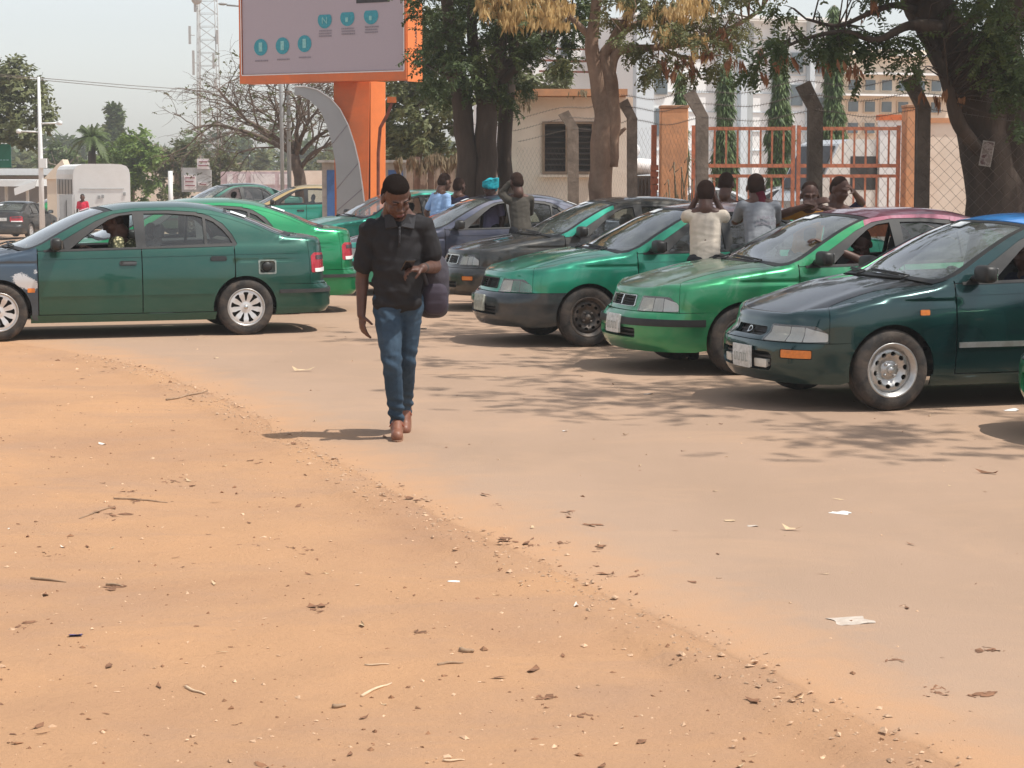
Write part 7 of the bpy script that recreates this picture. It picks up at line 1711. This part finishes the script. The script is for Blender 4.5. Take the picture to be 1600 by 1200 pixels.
def hand(B, w, d, nrm, side, curl=.6, spread=.15, s=1.0, r=1.0):
    """w wrist, d pointing direction, nrm out of the palm, side towards the thumb"""
    w, d, nrm = V3(w), V3(d).normalized(), V3(nrm); nrm = (nrm - d * nrm.dot(d)).normalized(); t = V3(side); t = (t - d * t.dot(d) - nrm * t.dot(nrm)).normalized()
    M3 = Matrix((t, nrm, d)).transposed(); B.ell(w + d * .048 * s, (.040 * s, .016 * s, .052 * s), 14, 10, M3); B.ell(w + d * .030 * s + t * .022 * s + nrm * .006, (.018 * s, .014 * s, .034 * s), 10, 8, M3)
    for k, (o, L) in enumerate(((.030, .078), (.010, .086), (-.010, .080), (-.029, .062))):
        p = w + d * .082 * s + t * o * s; ang = curl * (.6 + .12 * k); dd = d + t * spread * (1.5 - k) * .25; dd.normalize(); q = p
        for j, (fl, rr) in enumerate(((.45, .0092), (.30, .0084), (.25, .0076))):
            a = ang * (j + 1) * .75; e = dd * math.cos(a) + nrm * math.sin(a); n = q + e * L * fl * s; B.limb(q - e * .004, n, rr * r * s, rr * .92 * r * s, n=8); q = n
    p = w + d * .018 * s + t * .028 * s; e = (d * .55 + t * .75 + nrm * .35).normalized(); q = p + e * .040 * s; B.limb(p, q, .0125 * r * s, .0105 * r * s, n=8); e = (d * .85 + t * .25 + nrm * .45 * (1 + curl)).normalized(); B.limb(q, q + e * .034 * s, .0105 * r * s, .0085 * r * s, n=8)
def person(label, loc, rz, J, top, skin='skin', bottom='trousers_dark', vox=.012, long_sleeve=False, hairm='hair_short', face=True, headf=(0, -1, -.1), untuck=.0, group=None, wr=.004, shoes=True, seated=False, girth=1.0):
    """J: joints in a frame where the person faces -Y. keys: head, neck, chest, pelvis, shoulder/elbow/wrist/hip/knee/ankle with suffix l (+x) and r (-x)"""
    root = empty('person', loc, rz, label, 'person', group); g = girth
    B = Body(); head_shape(B, J['head'], headf, face=face); B.limb(V3(J['head']) + V3((0, .02, -.06)), J['neck'], .055, .060)
    B.chain([J['neck'], J['chest'], J['pelvis']], [.07, .11, .10]); 
    for q in 'lr':
        B.limb(J['neck'], J['sh' + q], .055, .050); B.chain([J['sh' + q], J['el' + q], J['wr' + q]], [.046, .040, .026]); B.limb(V3(J['el' + q]), V3(J['el' + q]).lerp(V3(J['wr' + q]), .3), .041, .043)
        d = V3(J['wr' + q]) - V3(J['el' + q]); hd = J.get('hd' + q, d); hand(B, J['wr' + q], hd, J.get('pn' + q, (-1 if q == 'l' else 1, 0, 0)), J.get('th' + q, (0, -1, 0)), J.get('curl', .5))
        B.chain([J['hp' + q], J['kn' + q], J['an' + q]], [.075, .052, .035])
    B.remesh('body', vox * .85, MATS[skin], root, 2)
    H = hair_shape(J['head'], headf); H.remesh('hair', .01, MATS[hairm], root, 2)
    S = Body(); ch, pl, nk = V3(J['chest']), V3(J['pelvis']), V3(J['neck'])
    md_ = ch.lerp(pl, .5); S.limb(ch + V3((0, 0, .03)), md_, .150 * g, .142 * g, .74); S.limb(md_, pl + V3((0, 0, .03 - untuck)), .142 * g, .150 * g, .78)
    S.ell(ch + V3((0, 0, .06)), (.150 * g, .10, .13)); S.limb(nk + V3((0, .0, -.05)), nk + V3((0, .005, -.01)), .085, .066)
    for q in 'lr':
        sh, el, wr_ = V3(J['sh' + q]), V3(J['el' + q]), V3(J['wr' + q]); S.limb(nk + V3((0, 0, -.06)), sh, .068, .060)
        if long_sleeve: S.chain([sh, el, el.lerp(wr_, .92)], [.062, .054, .042])
        else: S.limb(sh, sh.lerp(el, .72), .057, .056)
    S.remesh('shirt', vox, MATS[top], root, 6, wr=wr, seed=len(label))
    T = Body(); T.limb(pl + V3((-.06, 0, 0)), pl + V3((.06, 0, 0)), .115, .115, .9)
    for q in 'lr': T.chain([J['hp' + q], J['kn' + q], V3(J['an' + q]) + V3((0, 0, .02))], [.10, .072, .058])
    T.remesh('trousers', vox * 1.2, MATS[bottom], root, 3, wr=.005)
    if shoes:
        for q in 'lr':
            a = V3(J['an' + q]); F = Body(); F.limb(a + V3((0, .03, -.045)), a + V3((0, -.16, -.055)), .042, .036, .7 if False else 1); F.limb(a, a + V3((0, 0, -.04)), .045, .045); F.remesh('shoe', .012, MATS['trim_grey'], root, 2)
    return root
def standing(h=1.72, head=(0, -.02), lean=0.0):
    k = h / 1.75; J = dict(head=(0, -.03 - lean, 1.60), neck=(0, .01 - lean, 1.45), chest=(0, .01 - lean * .8, 1.26), pelvis=(0, 0, .96), shl=(.165, .01 - lean, 1.40), shr=(-.165, .01 - lean, 1.40), ell=(.215, .03 - lean, 1.12), elr=(-.215, .03 - lean, 1.12), wrl=(.225, -.03 - lean, .87), wrr=(-.225, -.03 - lean, .87),
        hpl=(.09, 0, .90), hpr=(-.09, 0, .90), knl=(.10, -.01, .49), knr=(-.10, -.01, .49), anl=(.10, .02, .085), anr=(-.10, .02, .085))
    return {a: (V3(b) * k) for a, b in J.items()}
def at_ground(u, Y): return (at(u, 268, Y).x, Y, 0)

# --- the walking man
s0 = 235.0; base = V3((gp(622, 684).x, gp(622, 684).y, 0)); root = empty('person', base, 0, 'man in black polo shirt and blue jeans walking towards us looking at his phone', 'person')
Q = lambda px, py, y=0.0: V3(((px - 622) / s0, y, (686 - py) / s0 * 1.0))
hf = V3((.34, -.76, -.62)); hup = V3((.10, -.60, .80)); hc = V3((.005, -.11, 1.585))
B = Body(); P, M3 = head_shape(B, hc, hf, hup, s=1.15)
nk = V3((.03, .0, 1.455)); B.limb(hc + V3((-.005, .04, -.05)), nk, .060, .066)
shR, shL = V3((-.180, .01, 1.365)), V3((.180, .0, 1.385))
elR, wrR = V3((-.232, .035, 1.055)), V3((-.235, -.015, .815))
elL, wrL = V3((.245, .02, 1.13)), V3((.175, -.20, 1.13))
B.chain([nk, (0.01, .01, 1.26), (0, .01, .98)], [.08, .12, .10])
for a, b in ((nk, shR), (nk, shL)): B.limb(a, b, .06, .055)
B.chain([shR, elR, wrR], [.054, .044, .029]); B.limb(elR + V3((0, 0, -.03)), elR.lerp(wrR, .45), .047, .038)
B.chain([shL, elL, wrL], [.054, .045, .030]); B.limb(elL, elL.lerp(wrL, .4), .047, .042)
hand(B, wrR, (.10, -.06, -1), (.75, .45, 0), (.35, -1, 0), .55, .3, s=1.02)
hand(B, wrL, (-.93, -.30, -.06), (-.15, .25, -.95), (-.2, -.9, .3), 1.15, .1, s=1.0)
hipR, knR, anR = V3((-.070, .0, .90)), V3((-.030, -.13, .505)), V3((-.005, -.02, .095))
hipL, knL, anL = V3((.080, .02, .90)), V3((.055, .06, .50)), V3((.030, .36, .15))
B.chain([hipR, knR, anR], [.07, .045, .026]); B.chain([hipL, knL, anL], [.07, .045, .026])
B.remesh('body', .0058, MATS['skin'], root, 3)
H = Body(); HP = lambda x, y, z: P(x, y, z)
H.ell(P(0, -.020, .044), (.0885, .100, .098), 22, 16, M3); H.ell(P(0, -.058, -.015), (.085, .064, .090), 18, 12, M3); H.ell(P(0, .012, .078), (.074, .070, .048), 16, 10, M3)
H.remesh('hair', .006, MATS['hair'], root, 3, wr=.002, wscale=(60, 60, 60))
F_ = Body(); F_.ell(P(0, .093, -.057), (.027, .010, .006), 12, 8, M3); F_.ell(P(0, .090, -.067), (.022, .010, .007), 12, 8, M3); F_.build('lips', MATS['lip'], root)
for q in (-1, 1): F_ = Body(); F_.ell(P(q * .031, .084, .008), (.015, .008, .006), 10, 6, M3); e = F_.build('eyebrow', MATS['hair'], root) if False else F_.build('eyelid', MATS['skin'], root)
for q in (-1, 1): F_ = Body(); F_.limb(P(q * .018, .090, .030), P(q * .046, .078, .034), .0045, .003); F_.build('eyebrow', MATS['hair'], root)
F_ = Body(); F_.ell(P(0, .050, -.088), (.034, .034, .020), 12, 8, M3); F_.ell(P(0, .082, -.078), (.016, .012, .010), 10, 6, M3)
F_.remesh('beard', .006, MATS['hair'], root, 2)
# polo shirt
S = Body()
S.ell((.005, .0, 1.32), (.172, .112, .12), 24, 14); S.limb((.005, -.005, 1.30), (.003, -.012, 1.13), .168, .163, .74, 24); S.limb((.003, -.012, 1.13), (.004, -.004, .97), .163, .160, .78, 24)
S.box((.004, -.002, .90), (.315, .225, .11), bev=.04)
S.limb(nk + V3((0, 0, -.05)), shR, .085, .074); S.limb(nk + V3((0, 0, -.05)), shL, .085, .074)
S.limb(shR, shR.lerp(elR, .70), .068, .072); S.limb(shL, shL.lerp(elL, .66), .068, .074)
S.limb(nk + V3((-.01, .005, -.08)), nk + V3((-.01, .022, -.02)), .085, .070)
def folds(co):
    x, y, z = co[:, 0], co[:, 1], co[:, 2]; f = .0035 * np.sin((x * .55 + z) * 62 + 2.2 * np.sin(x * 14)) * np.exp(-((z - 1.0) / .09)**2) + .004 * np.sin((z - x * 1.2) * 55) * np.exp(-((x - .16) / .09)**2) * (z > 1.1)
    return f + .005 * np.sin((z + x * 1.3) * 48) * np.exp(-((x + .17) / .08)**2)
S.remesh('polo_shirt', .0085, MATS['black_polo'], root, 4, wr=.008, wscale=(6, 6, 9), seed=4, wfun=folds)
S = Body()                                               # collar flaps and placket
ck = nk + V3((-.005, -.06, -.002))
for q in (-1, 1):
    S.poly([ck + V3((q * .012, -.062, -.062)), ck + V3((q * .092, -.046, -.078)), ck + V3((q * .104, .030, .006)), ck + V3((q * .050, -.030, .018))], (0, -.012, .008))
S.build('collar', cloth('black_polo_light', (.038, .038, .042)), root)
S = Body(); S.tube([ck + V3((0, -.066, -.06)), ck + V3((0, -.078, -.12)), ck + V3((-.002, -.085, -.19))], .008, 6); [S.ell(ck + V3((0, -.074 - .012 * b_ * .6, -.07 - .045 * b_)), (.007, .006, .007), 8, 6) for b_ in range(3)]; S.build('placket', MATS['black_polo_light'], root)
# jeans
T = Body(); T.limb((-.045, .0, .90), (.055, .01, .90), .106, .106, .95); T.limb((-.045, .0, .97), (.05, .0, .97), .10, .10, 1)
T.chain([hipR, hipR.lerp(knR, .5), knR, knR.lerp(anR, .4), anR + V3((0, .01, .005))], [.098, .084, .064, .060, .046])
T.chain([hipL, hipL.lerp(knL, .5), knL, knL.lerp(anL, .4), anL + V3((0, .01, .0))], [.096, .080, .062, .058, .046])
def jf(co):
    z = co[:, 2]; x = co[:, 0]; y = co[:, 1]
    return .008 * np.sin(z * 95 + x * 30) * np.exp(-((z - .17) / .09)**2) + .005 * np.sin((z + x * .7) * 70) * np.exp(-((z - .52) / .07)**2) + .004 * np.sin((z - abs(x) * 1.2) * 70) * np.exp(-((z - .84) / .06)**2)
T.remesh('jeans', .0075, MATS['jeans'], root, 3, wr=.004, wscale=(7, 7, 14), seed=2, wfun=jf)
def shoe(a, toe, up, nm='shoe'):
    a, toe, up = V3(a), V3(toe).normalized(), V3(up); F = Body(); F.limb(a - toe * .02 - up * .045, a + toe * .15 - up * .052, .040, .040); F.limb(a - toe * .01, a - toe * .01 - up * .04, .046, .044); F.limb(a + toe * .02, a + toe * .11 - up * .045, .040, .030)
    o = F.remesh(nm, .007, MATS['shoe_leather'], root, 3); Z = Body(); r, f, u = frame(toe, up); M_ = Matrix.Translation(a + toe * .055 - up * .088) @ Matrix((r, f, u)).transposed().to_4x4()
    Z.add([M_ @ V3((.047 * math.cos(t) * (1 - .12 * math.cos(t)**2), .145 * math.sin(t), zz)) for zz in (-.010, .014) for t in np.linspace(0, 2 * PI, 20, endpoint=False)], [tuple(range(20))[::-1], tuple(range(20, 40))] + [(k, (k + 1) % 20, 20 + (k + 1) % 20, 20 + k) for k in range(20)]); Z.build('sole', MATS['sole'], o)
    Lc = Body()
    for k in range(4): c = a + toe * (.045 + .022 * k) - up * (.004 + .012 * k); Lc.tube([c - r * .028 - up * .010, c + up * .008, c + r * .028 - up * .010], .0042, 5)
    c = a + toe * .04; Lc.tube([c, c + r * .035 + up * .012, c + r * .05 - up * .01], .004, 5); Lc.tube([c, c - r * .03 + up * .012, c - r * .045 - up * .012], .004, 5); q_ = Lc.build('laces', MATS['lace'], o); q_['kind'] = 'stuff'
shoe(anR + V3((0, -.01, 0)), V3((.06, -1, -.05)), V3((0, -.05, 1)).normalized()); shoe(anL + V3((0, .0, -.01)), V3((.0, -.86, -.5)), V3((0, -.5, .86)).normalized())
Wt = Body(); Wt.limb(wrL.lerp(elL, .12), wrL.lerp(elL, .17), .033, .034); Wt.remesh('wrist_band', .006, MATS['trim_grey'], root, 1)
# phone and bag are things of their own
m = MB(); m.box(base + wrL + V3((-.088, -.055, .022)), (.070, .135, .010), M=Matrix.Rotation(.35, 4, 'Z') @ Matrix.Rotation(-.55, 4, 'X'), bev=.004); tag(m.build('mobile_phone', MATS['phone_black']), 'black mobile phone held in the hand of the man in the black polo', 'phone')
bag = empty('backpack', base + V3((.215, .16, .99)), 0, 'dark purple grey backpack hanging from the shoulder of the man in the black polo', 'backpack')
K_ = Body(); K_.sell((.015, .02, .01), (.105, .12, .205), .72, 24, 16); K_.sell((.01, .02, -.12), (.105, .11, .09), .7); K_.remesh('main_bag', .009, MATS['bag_fabric'], bag, 4, wr=.007, wscale=(7, 7, 9), seed=9)
K_ = Body(); K_.sell((.03, -.075, -.075), (.085, .055, .105), .7, 20, 12); K_.remesh('front_pocket', .009, cloth('bag_light', (.055, .045, .062), .7), bag, 3, wr=.004)
K_ = Body(); K_.tube([(-.055, -.075, .405), (-.02, -.135, .36), (-.045, -.165, .26), (-.05, -.15, .12), (.0, -.06, -.05)], [.012] * 5, 8); K_.tube([(-.045, -.07, .41), (-.04, .05, .40), (-.01, .06, .22)], .014, 8); K_.build('strap', cloth('strap_grey', (.07, .07, .085), .6), bag)
K_ = Body(); K_.box((-.047, -.172, .24), (.018, .01, .03), bev=.003); K_.build('buckle', MATS['chrome'], bag)

# --- people leaning on the cars
pz = lambda u, v, Y: at(u, v, Y)
def place_p(u, vhead, Y, h=1.72, z=0.0): return (at(u, 268, Y).x, Y, z)
# cream shirt, back to us, hands at face
J = standing(1.76, lean=.10); J.update(ell=V3((.185, -.30, 1.38)), elr=V3((-.185, -.30, 1.38)), wrl=V3((.09, -.30, 1.56)), wrr=V3((-.09, -.30, 1.56)), head=V3((0, -.16, 1.60)), thl=(-1, 0, 0), thr=(1, 0, 0), pnl=(0, .5, .5), pnr=(0, .5, .5))
person('man in a cream shirt seen from behind, hands at face, leaning on a saloon', (at(1103, 268, 18.55).x, 18.55, -.07), PI - .10, J, 'cream_shirt', untuck=.10, face=False, headf=(0, -.9, -.35), vox=.010, wr=.0045)
# grey tee with printed back
J = standing(1.74, lean=.20); J.update(ell=V3((.20, -.36, 1.24)), elr=V3((-.20, -.34, 1.22)), wrl=V3((.06, -.46, 1.30)), wrr=V3((-.08, -.46, 1.30)), head=V3((.02, -.26, 1.57)))
pg_ = person('man in a grey printed T-shirt seen from behind, leaning over the mint green saloon', (at(1192, 268, 19.3).x, 19.3, 0.02), PI + .06, J, 'grey_tee', vox=.010, wr=.004, face=False, headf=(-.1, -.9, -.25), girth=1.08)
S = Body(); S.limb(V3((0, -.19, 1.42)), V3((0, -.20, 1.49)), .082, .070); S.remesh('collar', .01, MATS['maroon'], pg_, 2)
tm_ = Matrix.Translation((-.10, -.115 + .005, 1.235)) @ Matrix.Rotation(PI, 4, 'Z') @ Matrix.Rotation(PI / 2, 4, 'X')
Mt = Matrix.Translation((-.03, -.004, 1.27)) @ Matrix.Rotation(PI, 4, 'Z') @ Matrix.Rotation(PI / 2 - .18, 4, 'X')
text('FUNKY', .050, MATS['print_grey'], 'back_print', pg_, Mt); text('MONKEY', .048, MATS['print_grey'], 'back_print', pg_, Mt @ Matrix.Translation((.01, -.058, 0)))
# head with maroon collar beyond the mint green saloon
J = standing(1.70); J.update(head=V3((.03, -.05, 1.60))); person('man in maroon of whom only head and neck show beyond the mint green saloon roof', (at(1136, 268, 22.6).x, 22.6, .0), PI - .5, J, 'maroon', headf=(.2, -.9, -.4), face=True)
# facing man with mustard sleeve, arms on the mauve roof
J = standing(1.70, lean=.22); J.update(head=V3((-.02, -.30, 1.545)), ell=V3((.26, -.42, 1.36)), elr=V3((-.30, -.30, 1.36)), wrl=V3((.02, -.50, 1.45)), wrr=V3((-.02, -.48, 1.47)), curl=.3)
person('man with mustard sleeves resting his folded arms on the mauve roof and facing us', (at(1268, 268, 19.6).x, 19.6 + .35, -.03), .05, J, 'mustard', skin='skin', headf=(-.12, -1, -.22), vox=.009)
J = standing(1.66, lean=.2); J.update(head=V3((0, -.22, 1.56)), ell=V3((.22, -.3, 1.42)), wrl=V3((.05, -.42, 1.55)))
person('bare armed man whose head shows just behind the mustard sleeved man', (at(1298, 268, 21.2).x, 21.2, 0), .3, J, 'navy_cloth', skin='skin', headf=(.3, -.9, -.3))
# olive shirt, arms raised, between the navy and charcoal saloons
J = standing(1.72, lean=.12); J.update(head=V3((.03, -.12, 1.60)), ell=V3((.21, -.20, 1.46)), wrl=V3((.12, -.12, 1.60)), hdl=(-.6, .1, .5), elr=V3((-.20, -.22, 1.2)), wrr=V3((-.10, -.36, 1.30)))
person('man in a dark olive shirt one arm raised to his head, beside the navy saloon', (at(815, 268, 26.6).x, 26.6, 0), PI + .35, J, 'khaki_dark', long_sleeve=True, face=False, headf=(.1, -.9, -.2))
# light blue shirt
J = standing(1.72, lean=.1); J.update(head=V3((.0, -.17, 1.585)), ell=V3((.27, -.02, 1.14)))
person('man in a pale blue shirt standing with bowed head right of the walking man', (at(681, 268, 30).x, 30.0, 0), PI / 2 + .7, J, 'sky_shirt', skin='skin_light', headf=(0, -.9, -.3), untuck=.08)
J = standing(1.66); person('person in dark clothes in the shade right of the man in pale blue', (at(716, 268, 31).x, 31.0, 0), PI - .6, J, 'navy_cloth', vox=.014)
J = standing(1.66); tw = person('woman with a turquoise head wrap and lilac top beyond the navy saloon', (at(768, 268, 29.2).x, 29.2, .0), -.8, J, 'lilac', hairm='teal_wrap', vox=.012)
S = Body(); r, f, u = frame((0, -1, -.1)); c = V3(J['head']) + V3((0, .01, .05)); S.ell(c, (.10, .115, .085), 18, 12)
for k in range(5): a = k * .5 - 1; S.tube([c + V3((.10 * math.cos(t) , .115 * math.sin(t), .03 * math.sin(t + a) + .02 * k - .03)) for t in np.linspace(0, 2 * PI, 18)], .018, 8)
S.remesh('head_wrap', .01, MATS['teal_wrap'], tw, 2, wr=.004, wscale=(12, 12, 20))
# aqua shirted person inside the aqua green saloon, seen through its window
def seated(label, car, x, y, top, skin='skin', headf=(1, 0, -.2), hz=1.10, vox=.014, arms=None, lean=0.0, lights=False):
    R = car.matrix_world if False else Matrix.Translation(car.location) @ Matrix.Rotation(car.rotation_euler.z, 4, 'Z'); p = R @ V3((x, y, 0))
    root = empty('person', p, car.rotation_euler.z, label, 'person'); B = Body(); hcn = V3((-.02 + lean, 0, hz)); head_shape(B, hcn, headf); nk = V3((-.03 + lean * .8, 0, hz - .17)); B.limb(hcn + V3((-.02, 0, -.06)), nk, .056, .06)
    B.chain([nk, V3((-.05, 0, hz - .35)), V3((-.08, 0, hz - .62))], [.07, .12, .12]); S = Body()
    for q in (-1, 1):
        sh = nk + V3((0, q * .18, -.05)); a = (arms or {}).get(q, [V3((.12, q * .24, hz - .45)), V3((.36, q * .14, hz - .30))]); B.chain([sh, a[0], a[1]], [.048, .040, .027]); hand(B, a[1], a[1] - a[0], (0, 0, -1), (0, -q, 0), .9)
        B.chain([V3((-.05, q * .10, hz - .64)), V3((.36, q * .13, hz - .60)), V3((.62, q * .13, hz - .80))], [.08, .06, .04]); S.limb(nk + V3((0, 0, -.06)), sh, .075, .07); S.limb(sh, sh.lerp(a[0], .75), .07, .066)
    B.remesh('body', vox * .8, MATS[skin], root, 2); hair_shape(hcn, headf).remesh('hair', .01, MATS['hair_short'], root, 2)
    S.ell(V3((-.05, 0, hz - .35)), (.125, .185, .17)); S.ell(V3((-.07, 0, hz - .52)), (.13, .175, .16)); S.limb(nk + V3((0, 0, -.05)), nk, .08, .066); S.remesh('shirt', vox, MATS[top], root, 3, wr=.005)
    T = Body(); 
    for q in (-1, 1): T.chain([V3((-.05, q * .10, hz - .66)), V3((.36, q * .13, hz - .62)), V3((.6, q * .13, hz - .80))], [.10, .08, .06])
    T.remesh('trousers', .02, MATS['trousers_dark'], root, 2); return root
seated('driver in a patterned yellow shirt leaning forward inside the dark green saloon', CARS['A'], -.08, .36, 'patterned_shirt', headf=(.95, 0, -.55), hz=1.215, lean=.16, vox=.010)
seated('driver with an arm across the window of the leaf green saloon', CARS['C2'], -.05, .34, 'maroon', headf=(.4, .6, -.5), hz=1.10, vox=.011, arms={1: [V3((.22, .42, .98)), V3((.50, .30, 1.12))], -1: [V3((.12, -.24, .65)), V3((.36, -.14, .8))]})
seated('driver sitting in the shade inside the blue roofed teal saloon', CARS['C1'], -.08, .34, 'navy_cloth', headf=(1, .2, -.1), hz=1.12)
# man in red by the bus
J = standing(1.72); person('man in a red shirt and cap walking in front of the white minibus', (at(128, 268, 77).x, 77.0, -.82), .1, J, 'red_shirt', bottom='trousers_tan', vox=.02, hairm='trousers_dark')

# ------------------------------------------------------------------ HAZE
hm = bpy.data.materials.new('haze_air'); hm.use_nodes = True; hn = hm.node_tree.nodes; hn.remove(hn['Principled BSDF'])
pv = hn.new('ShaderNodeVolumePrincipled'); pv.inputs['Color'].default_value = (.96, .96, .95, 1); pv.inputs['Density'].default_value = .0010; pv.inputs['Anisotropy'].default_value = .2
hm.node_tree.links.new(pv.outputs[0], hn['Material Output'].inputs['Volume'])
m = MB(); m.box((0, 190, 8.0), (520, 480, 19.5)); tag(m.build('haze', hm), kind='stuff')
